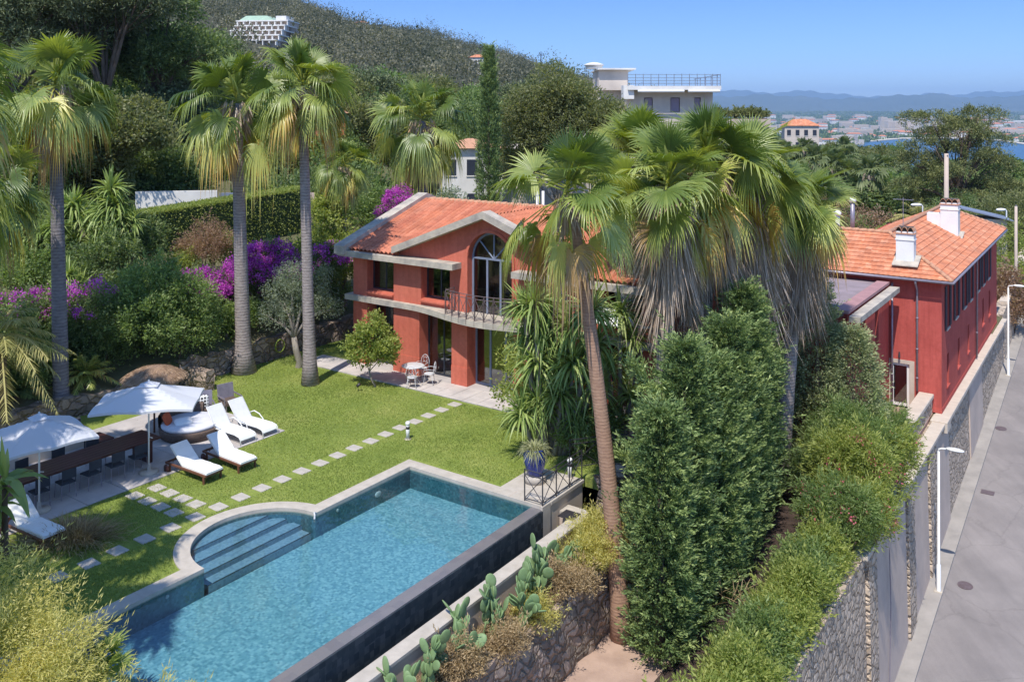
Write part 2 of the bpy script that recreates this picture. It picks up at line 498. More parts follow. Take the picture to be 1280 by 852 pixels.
def mosaic(name, cols, scale=16, rough=.3):
    m, n, l, bs = nt(name)
    c = n.new('ShaderNodeTexCoord')
    v = n.new('ShaderNodeTexVoronoi'); v.distance = 'CHEBYCHEV'; v.inputs['Scale'].default_value = scale; v.inputs['Randomness'].default_value = .35
    l.new(c.outputs['Object'], v.inputs['Vector'])
    sp = n.new('ShaderNodeSeparateColor'); l.new(v.outputs['Color'], sp.inputs[0])
    nz = noise(n, l, 3.5, 4, .7)
    ad = n.new('ShaderNodeMath'); ad.operation = 'MULTIPLY_ADD'; l.new(nz.outputs[0], ad.inputs[0]); ad.inputs[1].default_value = .7; ad.inputs[2].default_value = -.35
    a2 = n.new('ShaderNodeMath'); a2.operation = 'ADD'; l.new(sp.outputs[0], a2.inputs[0]); l.new(ad.outputs[0], a2.inputs[1])
    r = ramp(n, [((i + .5) / len(cols), cc) for i, cc in enumerate(cols)])
    l.new(a2.outputs[0], r.inputs[0]); l.new(r.outputs[0], bs.inputs['Base Color'])
    bs.inputs['Roughness'].default_value = rough
    return m
M['mosaic'] = mosaic('blue_pool_mosaic', [(.15, .29, .35), (.22, .38, .44), (.19, .35, .41), (.36, .53, .57), (.25, .42, .47)])
M['mosaic_wall'] = mosaic('teal_wall_mosaic', [(.04, .12, .15), (.07, .18, .22), (.05, .14, .17), (.10, .22, .26)])
M['mosaic_step'] = mosaic('grey_step_mosaic', [(.19, .26, .33), (.23, .31, .38), (.29, .37, .44), (.25, .33, .40)])
M['slate'] = mosaic('wet_slate_tile', [(.026, .036, .045), (.04, .052, .062), (.030, .042, .052), (.055, .066, .076)], 6, .15)
M['ledge'] = mosaic('dark_stone_ledge', [(.15, .14, .145), (.18, .165, .165), (.165, .155, .155)], 3, .25)
def mk_water():
    m, n, l, gl, fr = glassmat('pool_water', (.62, .80, .86), .0, (1, 1, 1), .01, 1.33)
    t = noise(n, l, 3.2, 3, .5); 
    b = n.new('ShaderNodeBump'); b.inputs['Strength'].default_value = .16; b.inputs['Distance'].default_value = .03
    l.new(t.outputs[0], b.inputs['Height']); l.new(b.outputs[0], gl.inputs['Normal']); l.new(b.outputs[0], fr.inputs['Normal'])
    return m
M['water'] = mk_water()
M['glass'] = glassmat('window_glass', (.55, .60, .60), .10)[0]
M['glass_clear'] = glassmat('clear_glass', (.85, .9, .88), .03)[0]
def mk_sea():
    m, n, l, bs = nt('sea_water')
    bs.inputs['Base Color'].default_value = (.020, .085, .17, 1); bs.inputs['Roughness'].default_value = .35
    t = noise(n, l, .05, 4, .6); bumpify(n, l, bs, t.outputs[0], .3, 1.0)
    return m
M['sea'] = mk_sea()
M['stone'] = stonemat('rubble_stone', [(.42, .33, .26), (.30, .25, .20), (.50, .41, .33), (.24, .20, .17), (.46, .36, .30)], 2.4)
M['stone_warm'] = stonemat('warm_rubble_stone', [(.40, .31, .25), (.28, .22, .18), (.50, .39, .32), (.23, .19, .16)], 3.4, (.2, .16, .12))
M['stone_road'] = stonemat('pale_rubble_stone', [(.60, .49, .38), (.47, .385, .30), (.70, .57, .45), (.38, .31, .245), (.64, .53, .42)], 3.1, (.25, .205, .165), .06)

# foliage
M['lf_green'] = leafmat('mid_green_leaf', [(0, (.07, .11, .035)), (.5, (.16, .23, .075)), (1, (.33, .40, .16))])
M['lf_dark'] = leafmat('dark_green_leaf', [(0, (.05, .08, .033)), (.5, (.13, .185, .07)), (1, (.27, .33, .14))])
M['lf_lime'] = leafmat('lime_green_leaf', [(0, (.11, .16, .035)), (.5, (.25, .30, .075)), (1, (.44, .46, .15))])
M['lf_yel'] = leafmat('yellow_green_leaf', [(0, (.26, .26, .07)), (.5, (.50, .46, .15)), (1, (.72, .64, .28))])
M['lf_olive'] = leafmat('olive_green_leaf', [(0, (.08, .095, .04)), (.5, (.17, .19, .08)), (1, (.30, .30, .14))])
M['lf_silver'] = leafmat('silver_leaf', [(0, (.11, .14, .10)), (.5, (.24, .28, .21)), (1, (.40, .44, .35))])
M['lf_brown'] = leafmat('red_brown_leaf', [(0, (.16, .09, .06)), (.5, (.30, .19, .14)), (1, (.46, .33, .25))])
M['lf_pine'] = leafmat('pine_needle', [(0, (.05, .065, .032)), (.5, (.12, .15, .07)), (1, (.24, .27, .13))], .15)
M['lf_cyp'] = leafmat('cypress_scale_leaf', [(0, (.035, .06, .028)), (.42, (.13, .20, .07)), (1, (.46, .54, .21))], .22)
M['lf_ariz'] = leafmat('grey_conifer_leaf', [(0, (.11, .14, .07)), (.5, (.28, .32, .16)), (1, (.54, .55, .30))], .18)
M['lf_hill'] = leafmat('maquis_leaf', [(0, (.06, .07, .045)), (.45, (.13, .13, .085)), (1, (.25, .23, .15))], .25)
M['lf_purple'] = leafmat('magenta_bract', [(0, (.24, .03, .24)), (.5, (.48, .07, .44)), (1, (.72, .24, .64))], .35, tcol=(1, .6, 1))
M['lf_pink'] = leafmat('pink_petal', [(0, (.55, .08, .14)), (1, (.75, .25, .30))], .3, tcol=(1, .7, .7))
M['lf_grass'] = leafmat('grass_blade', [(0, (.16, .21, .05)), (.5, (.25, .31, .08)), (1, (.38, .42, .15))], .35, .7)
M['lf_dry'] = leafmat('dry_grass', [(0, (.22, .15, .08)), (.5, (.36, .26, .14)), (1, (.5, .38, .22))], .2)
M['lf_fan'] = leafmat('fan_palm_leaf', [(0, (.05, .09, .02)), (.26, (.13, .19, .045)), (.5, (.36, .41, .11)), (.72, (.56, .53, .16)), (.84, (.56, .36, .10)), (1, (.32, .22, .14))], .30, .36, big=.1, spec=.6, tcol=(1.0, .95, .25))
M['lf_fan_far'] = leafmat('grey_palm_leaf', [(0, (.08, .11, .045)), (.5, (.20, .24, .11)), (1, (.40, .41, .22))], .3)
M['lf_skirt'] = leafmat('dead_frond', [(0, (.23, .165, .12)), (.5, (.46, .36, .28)), (.8, (.64, .54, .44)), (1, (.60, .40, .22))], .1, .9, big=.2)
M['lf_yucca'] = leafmat('yucca_leaf', [(0, (.09, .15, .035)), (.5, (.24, .32, .09)), (1, (.45, .50, .20))], .25, .45)
M['lf_phx'] = leafmat('date_palm_leaf', [(0, (.13, .15, .04)), (.5, (.34, .33, .11)), (1, (.58, .50, .22))], .25, .5)
M['cactus'] = pm('cactus_skin', (.20, .29, .13), (.13, .21, .085), 5, .6, .1, 25)
# ------------------------------------------------------------------ plant helpers (numpy)
def unit(a):
    return a / np.maximum(np.linalg.norm(a, axis=-1, keepdims=True), 1e-9)
def np_mesh(name, V, F4, att, mat, smooth=False):
    me = bpy.data.meshes.new(name)
    V = np.ascontiguousarray(V, dtype=np.float32).reshape(-1, 3)
    F = np.ascontiguousarray(F4, dtype=np.int32).reshape(-1, 4)
    me.vertices.add(len(V)); me.vertices.foreach_set('co', V.ravel())
    me.loops.add(F.size); me.loops.foreach_set('vertex_index', F.ravel())
    me.polygons.add(len(F)); me.polygons.foreach_set('loop_start', np.arange(0, F.size, 4, dtype=np.int32))
    if smooth: me.polygons.foreach_set('use_smooth', np.ones(len(F), dtype=bool))
    me.update(calc_edges=True)
    a = me.attributes.new('rnd', 'FLOAT', 'FACE')
    a.data.foreach_set('value', np.ascontiguousarray(att, dtype=np.float32))
    for m in (mat if isinstance(mat, (list, tuple)) else [mat]): me.materials.append(m)
    return me
class LB:
    "collects leaf quads and strips"
    def __init__(s): s.V, s.F, s.A, s.n = [], [], [], 0
    def put(s, V, F, A):
        s.V.append(V.reshape(-1, 3)); s.F.append(F.reshape(-1, 4) + s.n); s.A.append(A.ravel()); s.n += V.size // 3
    def leaves(s, P, D, L, Wd, A=None, rg=rng):
        n = len(P)
        D = unit(D)
        sd = unit(np.cross(D, unit(rg.normal(size=(n, 3)))))
        L = np.broadcast_to(np.asarray(L, float).reshape(-1, 1), (n, 1)) * rg.uniform(.7, 1.25, (n, 1))
        Wd = np.broadcast_to(np.asarray(Wd, float).reshape(-1, 1), (n, 1)) * rg.uniform(.8, 1.2, (n, 1))
        mid = P + D * L * .45
        V = np.stack([P, mid + sd * Wd / 2, P + D * L, mid - sd * Wd / 2], 1)
        F = np.arange(4 * n).reshape(n, 4)
        if A is None: A = rg.uniform(0, 1, n)
        s.put(V, F, A)
    def straps(s, P, D, L, Wd, droop, rows=4, A=None, rg=rng, taper=True, curl=0.0):
        n = len(P)
        D = unit(D)
        up = np.array([0, 0, 1.0])
        sd = unit(np.cross(D, up + rg.normal(size=(n, 3)) * .25))
        L = np.broadcast_to(np.asarray(L, float).reshape(-1, 1), (n, 1)) * rg.uniform(.75, 1.15, (n, 1))
        Wd = np.broadcast_to(np.asarray(Wd, float).reshape(-1, 1), (n, 1))
        dr = np.broadcast_to(np.asarray(droop, float).reshape(-1, 1), (n, 1)) * rg.uniform(.6, 1.3, (n, 1))
        rowsV = []
        for k in range(rows + 1):
            t = k / rows
            c = P + D * L * (t - .25 * dr * t * t) + up * (-dr * L * t * t)
            w = Wd * (1 - t ** 2 * .97 if taper else 1) * .5 * (min(1, .45 + t * 2))
            rowsV += [c - sd * w, c + sd * w]
        V = np.stack(rowsV, 1)
        base = np.array([[2 * k, 2 * k + 1, 2 * k + 3, 2 * k + 2] for k in range(rows)])
        F = base[None] + (np.arange(n) * (rows + 1) * 2)[:, None, None]
        if A is None: A = rg.uniform(0, 1, n)
        s.put(V, F, np.repeat(A, rows))
    def mesh(s, name, mat):
        return np_mesh(name, np.concatenate(s.V), np.concatenate(s.F), np.concatenate(s.A), mat)

def sph(n, rg=rng, zmin=-1.0):
    z = rg.uniform(zmin, 1, n); a = rg.uniform(0, 2 * np.pi, n); r = np.sqrt(np.maximum(0, 1 - z * z))
    return np.stack([r * np.cos(a), r * np.sin(a), z], 1)
def clumps_on(blobs, m, rg=rng, shell=(.55, 1.0), zmin=-.55):
    "clump centres and outward axes on a set of ellipsoids (x, y, z, rx, ry, rz)"
    B = np.array(blobs, float)
    ar = (B[:, 3] * B[:, 4] * B[:, 5]) ** (2 / 3)
    idx = rg.choice(len(B), m, p=ar / ar.sum())
    d = sph(m, rg, zmin)
    f = rg.uniform(0, 1, m) ** .45 * (shell[1] - shell[0]) + shell[0]
    bump = 1 + .13 * np.sin(d[:, 0] * 5 + idx) * np.cos(d[:, 1] * 6 + idx * 2) + .08 * np.sin(d[:, 2] * 9 + idx)
    C = B[idx, :3] + d * B[idx, 3:] * (f * bump)[:, None]
    return C, unit(d / B[idx, 3:])
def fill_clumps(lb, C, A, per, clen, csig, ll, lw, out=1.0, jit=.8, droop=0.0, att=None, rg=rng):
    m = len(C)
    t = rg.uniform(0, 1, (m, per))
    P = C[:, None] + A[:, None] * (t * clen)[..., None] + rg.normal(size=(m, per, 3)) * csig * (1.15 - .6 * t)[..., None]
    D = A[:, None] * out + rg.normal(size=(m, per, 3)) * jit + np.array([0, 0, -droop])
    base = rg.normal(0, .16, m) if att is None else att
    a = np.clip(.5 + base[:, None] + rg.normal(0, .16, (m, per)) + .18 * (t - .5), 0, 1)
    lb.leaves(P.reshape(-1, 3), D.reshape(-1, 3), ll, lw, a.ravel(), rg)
def limbs(mb, blobs, r0, fork, n=9, lean=(0, 0), wob=.12):
    "trunk and one limb into each blob"
    base = Vector((0, 0, -.3)); top = Vector((lean[0], lean[1], fork))
    mb.smooth = True
    pts = [base.lerp(top, t) + Vector((math.sin(t * 5) * wob, math.cos(t * 4) * wob - wob, 0)) for t in (0, .12, .35, .65, 1)]
    pts[0] = base
    mb.tube(pts, [r0 * 1.35, r0 * 1.1, r0 * .92, r0 * .82, r0 * .7], n)
    for b in blobs:
        c = Vector(b[:3]) + Vector((0, 0, -b[5] * .1))
        p0 = pts[-1] if c.z > fork else pts[-2]
        mid = p0.lerp(c, .5) + Vector((random.uniform(-.2, .2), random.uniform(-.2, .2), abs(c.z - fork) * .12))
        mb.tube([p0, p0.lerp(mid, .5), mid, mid.lerp(c, .6), c], [r0 * .55, r0 * .42, r0 * .32, r0 * .2, r0 * .08], 6)
        for k in range(3):
            e = c + Vector((random.uniform(-.7, .7) * b[3], random.uniform(-.7, .7) * b[4], random.uniform(-.1, .7) * b[5]))
            mb.tube([mid, mid.lerp(e, .55), e], [r0 * .2, r0 * .12, r0 * .03], 5)
def tree(name, label, cat, loc, blobs, mat, m, per, ll, lw, trunk=.25, fork=2.0, bark='bark', clen=.25, csig=.22, group=None, zmin=-.55, shell=(.55, 1), lean=(0, 0), droop=0.0, jit=.8, out=1.0, seed=None):
    rg = np.random.default_rng(seed if seed is not None else abs(int(loc[0] * 131 + loc[1] * 17)) + 5)
    t = thing(name, label, cat, loc, 0, group)
    mb = MB(); limbs(mb, blobs, trunk, fork, lean=lean); mb.part('trunk', M[bark], t)
    b1 = [tuple(b) for b in blobs]
    blobs = [(x, y, z, a * .88, b_ * .88, c * .88) for (x, y, z, a, b_, c) in b1]
    for (x, y, z, a, b_, c) in b1:
        for k in range(5):
            d = sph(1, rg, -.1)[0]; s_ = rg.uniform(.22, .5); o_ = rg.uniform(.65, .95)
            blobs.append((x + d[0] * a * o_, y + d[1] * b_ * o_, z + d[2] * c * o_, a * s_, b_ * s_, c * s_ * rg.uniform(.7, 1.2)))
    lb = LB(); C, A = clumps_on(blobs, m, rg, shell, zmin)
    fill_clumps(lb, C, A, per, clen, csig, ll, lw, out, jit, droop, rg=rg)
    link('crown', lb.mesh('crown', M[mat]), t)
    return t
def bush(name, label, cat, loc, blobs, mat, m, per, ll, lw, clen=.18, csig=.16, group=None, zmin=-.3, shell=(.5, 1), droop=0.0, jit=.8, out=1.0, flowers=None, seed=None, kind=None):
    rg = np.random.default_rng(seed if seed is not None else abs(int(loc[0] * 91 + loc[1] * 37)) + 3)
    b0 = [tuple(b) for b in blobs]; blobs = list(b0)
    for (x, y, z, a, b_, c) in b0:
        blobs[b0.index((x, y, z, a, b_, c))] = (x, y, z, a * .86, b_ * .86, c * .86)
        for k in range(11):
            d = sph(1, rg, -.15)[0]; s_ = rg.uniform(.16, .46); o_ = rg.uniform(.8, 1.08)
            blobs.append((x + d[0] * a * o_, y + d[1] * b_ * o_, z + d[2] * c * o_, a * s_, b_ * s_, c * s_ * rg.uniform(.7, 1.5)))
    lb = LB(); C, A = clumps_on(blobs, m, rg, shell, zmin)
    k_ = rg.random(len(C)) < .07
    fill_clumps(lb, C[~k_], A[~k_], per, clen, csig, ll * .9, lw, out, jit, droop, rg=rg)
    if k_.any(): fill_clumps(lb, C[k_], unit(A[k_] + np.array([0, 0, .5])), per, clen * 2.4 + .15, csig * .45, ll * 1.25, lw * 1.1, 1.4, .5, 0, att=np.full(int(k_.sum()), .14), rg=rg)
    t = thing(name, label, cat, loc, 0, group, kind)
    link('foliage', lb.mesh('foliage', M[mat]), t)
    mb = MB(); mb.smooth = True
    for b in b0[:6]:
        for k in range(3):
            e = Vector((b[0] + random.uniform(-.4, .4) * b[3], b[1] + random.uniform(-.4, .4) * b[4], b[2] + .4 * b[5]))
            s0 = Vector((b[0] * .8, b[1] * .8, min(-.1, b[2] - b[5] * .9)))
            mb.tube([s0, s0.lerp(e, .5) + Vector((.05, .03, 0)), e], [.035, .025, .008], 5)
    mb.part('stem', M['bark'], t)
    if flowers:
        fm, mm, pp, fl, fw, sel = flowers
        lb = LB(); C, A = clumps_on(blobs if sel is None else sel, mm, rg, (.95, 1.12), -.05)
        fill_clumps(lb, C, A, pp, .1, .11, fl, fw, .6, 1.0, 0, rg=rg)
        link('flowers', lb.mesh('flowers', M[fm]), t)['kind'] = 'stuff'
    return t

# ---- fan palms
def fan_frond(lb, rg, az, el, pet, R, nseg, droop, age, org=(0, 0, 0), twist=.38):
    org = np.array(org, float)
    d3 = lambda a, e: np.array([math.cos(a) * math.cos(e), math.sin(a) * math.cos(e), math.sin(e)])
    f = d3(az, el)
    side = np.array([-math.sin(az), math.cos(az), 0.0])
    hub = org + f * pet + np.array([0, 0, -.10 * pet * math.cos(el)])
    f2 = d3(az, el - R_(18 + 14 * rg.random()) * math.cos(el) ** .5 if math.cos(el) > 0 else el)
    tw = rg.normal(0, twist)
    n2 = np.cross(f2, side)
    s2 = side * math.cos(tw) + n2 * math.sin(tw)
    n2 = np.cross(f2, s2)
    # petiole strip pair
    sdir = side * .022 * (R / 1.1); ndir = np.cross(f, side) * .018
    mid = org + f * pet * .5 + np.array([0, 0, .02 * pet])
    for dd in (sdir, ndir):
        V = np.array([org - dd * 1.5, org + dd * 1.5, mid + dd, mid - dd, hub + dd * .8, hub - dd * .8])
        lb.put(V, np.array([[0, 1, 2, 3], [3, 2, 4, 5]]), np.full(2, min(.66, age + .2)))
    span = R_(118)
    phi = np.linspace(-span, span, nseg)
    dphi = phi[1] - phi[0]
    L = R * (1 - .22 * (np.abs(phi) / span) ** 2) * rg.uniform(.84, 1.08, nseg)
    s = np.array([.05, .30, .55, .74, .88, 1.0])
    S_ = s[None, :] * L[:, None]
    dirv = np.cos(phi)[:, None] * f2 + np.sin(phi)[:, None] * s2
    tan = -np.sin(phi)[:, None] * f2 + np.cos(phi)[:, None] * s2
    pos = hub + S_[..., None] * dirv[:, None, :] + (.16 * S_ * np.abs(np.sin(phi))[:, None])[..., None] * n2
    free = np.clip(s - .48, 0, 1)
    dr = droop * rg.uniform(.35, 1.7, nseg)
    fall = (dr[:, None] * L[:, None] * (free[None] ** 1.3) * 1.9 + droop * .25 * S_ * s[None])
    pos[..., 2] -= fall
    pull = (fall * .35)[..., None] * dirv[:, None, :] * np.array([1, 1, 0])
    pos -= pull
    w = np.where(s <= .56, s * math.sin(dphi / 2) * 1.04, .55 * math.sin(dphi / 2) * (1.0 - s) / .45)
    hw = w[None, :] * L[:, None]
    a = pos - hw[..., None] * tan[:, None, :]
    b = pos + hw[..., None] * tan[:, None, :]
    c = pos - (hw * .55)[..., None] * n2
    V = np.stack([a, c, b], 2)               # nseg, 6, 3, 3
    q = []
    for j in range(5):
        for k in range(2):
            q.append([j * 3 + k, j * 3 + k + 1, (j + 1) * 3 + k + 1, (j + 1) * 3 + k])
    q = np.array(q)
    F = q[None] + (np.arange(nseg) * 18)[:, None, None]
    row = np.repeat(np.arange(5), 2)
    tip = np.array([-.04, 0, .02, .08, .16])[row]
    A = age + tip[None] + rg.normal(0, .035, (nseg, 1)) + np.zeros((nseg, 10))
    lb.put(V, F, np.clip(A, 0, 1))
def fan_crown(seed, n=36, pet=1.15, R=1.15, nseg=34, lo=-55, hi=82, yellow=.25, droop=.55, mat='lf_fan', dead=.12, twist=.38, jit=6):
    rg = np.random.default_rng(seed)
    lb = LB()
    for i in range(5):
        fan_frond(lb, rg, rg.uniform(0, 6.3), R_(rg.uniform(72, 88)), pet * .35, R * .75, max(10, nseg // 3), .05, .42, (0, 0, -.3), .2)
    for i in range(n):
        t = i / (n - 1)
        el = hi - (hi - lo) * t ** .85 + rg.normal(0, jit)
        az = i * 2.39996 + rg.normal(0, .2 + jit * .01)
        age = .20 + .26 * t + rg.normal(0, .10)
        if t > 1 - yellow: age = rg.uniform(.45, .78)
        if t > 1 - dead: age = rg.uniform(.78, .97)
        fan_frond(lb, rg, az, R_(el), pet * (.55 + .45 * min(1, t * 3)) * rg.uniform(.85, 1.1), R * rg.uniform(.85, 1.1) * (.8 if t < .1 else 1), nseg,
                  droop * (.25 + .95 * t) * rg.uniform(.5, 1.3), age, (0, 0, -.5 * t), twist)
    return lb.mesh('crown', M[mat])
def skirt_mesh(seed, L=2.0, r0=.28, r1=.62, n=500, w=.07, mat='lf_skirt', ragged=.45):
    rg = np.random.default_rng(seed)
    lb = LB()
    a = rg.uniform(0, 2 * np.pi, n)
    h = rg.uniform(0, 1, n) ** .8
    rr = r0 + (r1 - r0) * rg.uniform(.35, 1.05, n) * (1 - .35 * h)
    rag = 1 - ragged * .5 * (1 + np.sin(a * 3 + seed))
    P = np.stack([np.cos(a) * rr * .8, np.sin(a) * rr * .8, -h * L * rag * .75], 1)
    D = np.stack([np.cos(a) * .28, np.sin(a) * .28, np.full(n, -1.0)], 1) + rg.normal(size=(n, 3)) * .13
    lb.straps(P, D, L * .36 * rg.uniform(.6, 1.2, n), w, .05, 4, np.clip(rg.normal(.48, .22, n), 0, 1), rg)
    return lb.mesh('dead_skirt', M[mat])
def palm(label, loc, top, r0, r1, crown, bark, scale=1.0, skirt=None, rot=0.0, flare=1.5, group=None, cat='palm tree', name='fan_palm', bend=0.0, tilt=0.0):
    "top is relative to loc"
    t = thing(name, label, cat, loc, 0, group)
    mb = MB(); mb.smooth = True
    T = Vector(top); pts, rad = [], []
    for k in range(15):
        s = k / 14
        p = T * s
        p.x = T.x * (s + bend * s * (1 - s)); p.y = T.y * (s + bend * s * (1 - s))
        pts.append(p)
        f = r0 + (r1 - r0) * s
        if s < .12: f *= 1 + (flare - 1) * (1 - s / .12) ** 2
        rad.append(f * (1 + random.uniform(-.035, .035)))
    pts[0].z -= .2; pts[-1] = pts[-1] - Vector((0, 0, .42)); rad[-1] *= .6
    mb.tube(pts, rad, 14)
    mb.part('trunk', M[bark], t)
    # leaf-base boss under the crown
    c = link('crown', crown, t, T, rot)
    c.scale = (scale,) * 3
    if skirt is not None:
        s = link('dead_skirt', skirt, t, T - Vector((0, 0, .25)), rot * 1.7)
        s.scale = (scale,) * 3
    return t
def yucca_mesh(seed, heads, L=.75, Wd=.06, n=75, mat='lf_yucca'):
    rg = np.random.default_rng(seed)
    lb = LB()
    for (x, y, z, sc) in heads:
        d = sph(n, rg, -.35)
        P = np.array([x, y, z]) + d * .06 + np.stack([np.zeros(n), np.zeros(n), rg.uniform(-.22, .12, n)], 1) * sc
        A = np.clip(rg.normal(.5, .2, n) + .12 * d[:, 2], 0, 1)
        lb.straps(P, d + np.array([0, 0, .25]), L * sc, Wd * sc, np.clip(.62 - .5 * d[:, 2], .1, .9), 5, A, rg)
    return lb.mesh('leaves', M[mat])
def yucca(label, loc, heads, L=.75, Wd=.06, n=75, mat='lf_yucca', seed=1, group=None, name='yucca', cat='yucca', bark='bark_pale', tr=.09):
    t = thing(name, label, cat, loc, 0, group)
    mb = MB(); mb.smooth = True
    for (x, y, z, sc) in heads:
        b = Vector((x * .25, y * .25, -.2)); e = Vector((x, y, z))
        mb.tube([b, b.lerp(e, .35) + Vector((x * .12, y * .12, 0)), b.lerp(e, .7) + Vector((x * .08, y * .08, 0)), e], [tr * 1.4, tr, tr * .8, tr * .7], 8)
    mb.part('trunk', M[bark], t)
    link('leaves', yucca_mesh(seed, heads, L, Wd, n, mat), t)
    return t
def pinnate(lb, rg, org, az, el, L, nl, ll, lw, droop, att=.5):
    org = np.array(org, float)
    t = np.linspace(.12, 1, nl)
    f = np.array([math.cos(az) * math.cos(el), math.sin(az) * math.cos(el), math.sin(el)])
    side = np.array([-math.sin(az), math.cos(az), 0])
    C = org + f * (L * t)[:, None] + np.array([0, 0, -1]) * (droop * L * t ** 2.0)[:, None]
    T = unit(np.gradient(C, axis=0))
    for sg in (-1, 1):
        D = T * .75 + side * sg * .9 + np.array([0, 0, -.25]) + rg.normal(size=(nl, 3)) * .12
        lb.straps(C, D, ll * np.sin(np.pi * np.clip(t * .85 + .12, 0, 1)) ** .6, lw, .25, 3, np.clip(att + rg.normal(0, .13, nl), 0, 1), rg)
    n2 = len(C)
    w = side * .025
    V = np.concatenate([C - w, C + w]); i = np.arange(n2 - 1)
    lb.put(V, np.stack([i, i + 1, i + 1 + n2, i + n2], 1), np.full(n2 - 1, min(1, att + .15)))
def feather_palm(label, loc, h, n, L, ll, mat, seed, group=None, name='feather_palm', r=.22, lo=-35, hi=80, lw=.035, droop=.45, nl=34, bark='bark', cat='palm tree', lean=(0, 0)):
    rg = np.random.default_rng(seed)
    t = thing(name, label, cat, loc, 0, group)
    mb = MB(); mb.smooth = True
    mb.tube([(0, 0, -.3), (lean[0] * .3, lean[1] * .3, h * .4), (lean[0], lean[1], h)], [r * 1.2, r, r], 10); mb.part('trunk', M[bark], t)
    lb = LB()
    for i in range(n):
        u = i / (n - 1)
        pinnate(lb, rg, (lean[0], lean[1], h), i * 2.4 + rg.normal(0, .15), R_(hi - (hi - lo) * u + rg.normal(0, 5)), L * rg.uniform(.8, 1.1), nl, ll, lw, droop * rg.uniform(.7, 1.3), np.clip(rg.normal(.45 + .2 * u, .12), .05, .95))
    link('crown', lb.mesh('crown', M[mat]), t)
    return t
def conifer_plumes(lb, rg, H, rad, m, per, ll, lw, plume=.55, up=.55, z0=.0, sig=.10, flat=1.0):
    "rad(z01) -> radius; plumes point outward and up"
    z = rg.uniform(0, 1, m) ** .9
    a = rg.uniform(0, 2 * np.pi, m)
    rr = np.array([rad(v) for v in z]) * (1 + .17 * np.sin(a * 3 + z * 11) + .11 * np.sin(a * 7 - z * 25)) * rg.uniform(.60, 1.0, m)
    C = np.stack([np.cos(a) * rr, np.sin(a) * rr * flat, z0 + z * H], 1)
    A = unit(np.stack([np.cos(a), np.sin(a), np.full(m, up)], 1) + rg.normal(size=(m, 3)) * .22)
    t = rg.uniform(0, 1, (m, per))
    pl_ = (rg.uniform(.35, 1.0, m) + .7 * (rg.random(m) < .06))[:, None] * plume
    P = C[:, None] + A[:, None] * (t * pl_)[..., None] + rg.normal(size=(m, per, 3)) * (sig * (1.25 - t))[..., None]
    D = A[:, None] * 1.3 + rg.normal(size=(m, per, 3)) * .42
    att = np.clip(.38 + rg.normal(0, .13, m)[:, None] + .30 * (t - .35) + rg.normal(0, .10, (m, per)), 0, 1)
    lb.leaves(P.reshape(-1, 3), D.reshape(-1, 3), ll, lw, att.ravel(), rg)
def conifer(label, loc, H, rad, m, per, ll, lw, mat, plume=.5, up=.55, sig=.1, name='cypress_tree', cat='cypress', group=None, seed=1, bark='bark', flat=1.0):
    rg = np.random.default_rng(seed)
    t = thing(name, label, cat, loc, 0, group)
    mb = MB(); mb.smooth = True
    mb.tube([(0, 0, -.3), (0, 0, H * .5), (0, 0, H * .93)], [.16, .1, .02], 8); mb.part('trunk', M[bark], t)
    lb = LB(); conifer_plumes(lb, rg, H, rad, m, per, ll, lw, plume, up, 0.0, sig, flat)
    link('crown', lb.mesh('crown', M[mat]), t)
    return t
# ------------------------------------------------------------------ setting: terrain, road, lawn, pool
def road_z(r):
    return -8.7 + (r - 40.5) * .0943 if r < 120 else -8.7 + 79.5 * .0943 - (r - 120) * .04
def interp(x, xs, ys):
    return float(np.interp(x, xs, ys))
def far_z(q, r):
    X, D = q * QA[0] + r * QB[0], q * QA[1] + r * QB[1]
    k = X / max(D, 1)
    a = interp(D, [40, 60, 110, 200, 300, 500, 800, 1200, 1600], [-2.9, -2.6, -2.5, -5, -13, -42, -76, -84, -95])
    b = interp(D, [40, 60, 110, 200, 300, 500, 900, 1600], [1, 2.0, 5, 9, 14, 10, -60, -95])
    s = interp(k, [-.12, .16], [1, 0])
    return a + (b - a) * s
def terr(q, r):
    if q > -7.0 and r < 130: return road_z(r) - .25
    left = interp(-32.6 - q, [0, 3, 8, 16, 40, 90], [.75, 1.9, 3.6, 5.0, 9.0, 14.0]) + .25 * math.sin(q * .6 + r * .35)
    if q < -32.6:
        w = min(1, max(0, (r - 46) / 25))
        return left * (1 - w) + far_z(q, r) * w
    if q < -13.25:
        near = -3.4 if r < 31.4 else -.06
        w = min(1, max(0, (r - 44) / 14))
        return near * (1 - w) + far_z(q, r) * w
    if r < 45.5: return -3.3 + .03 * math.sin(q * 2.1 + r * 1.3)
    w = min(1, max(0, (r - 60) / 25))
    return -3.0 * (1 - w) + far_z(q, r) * w
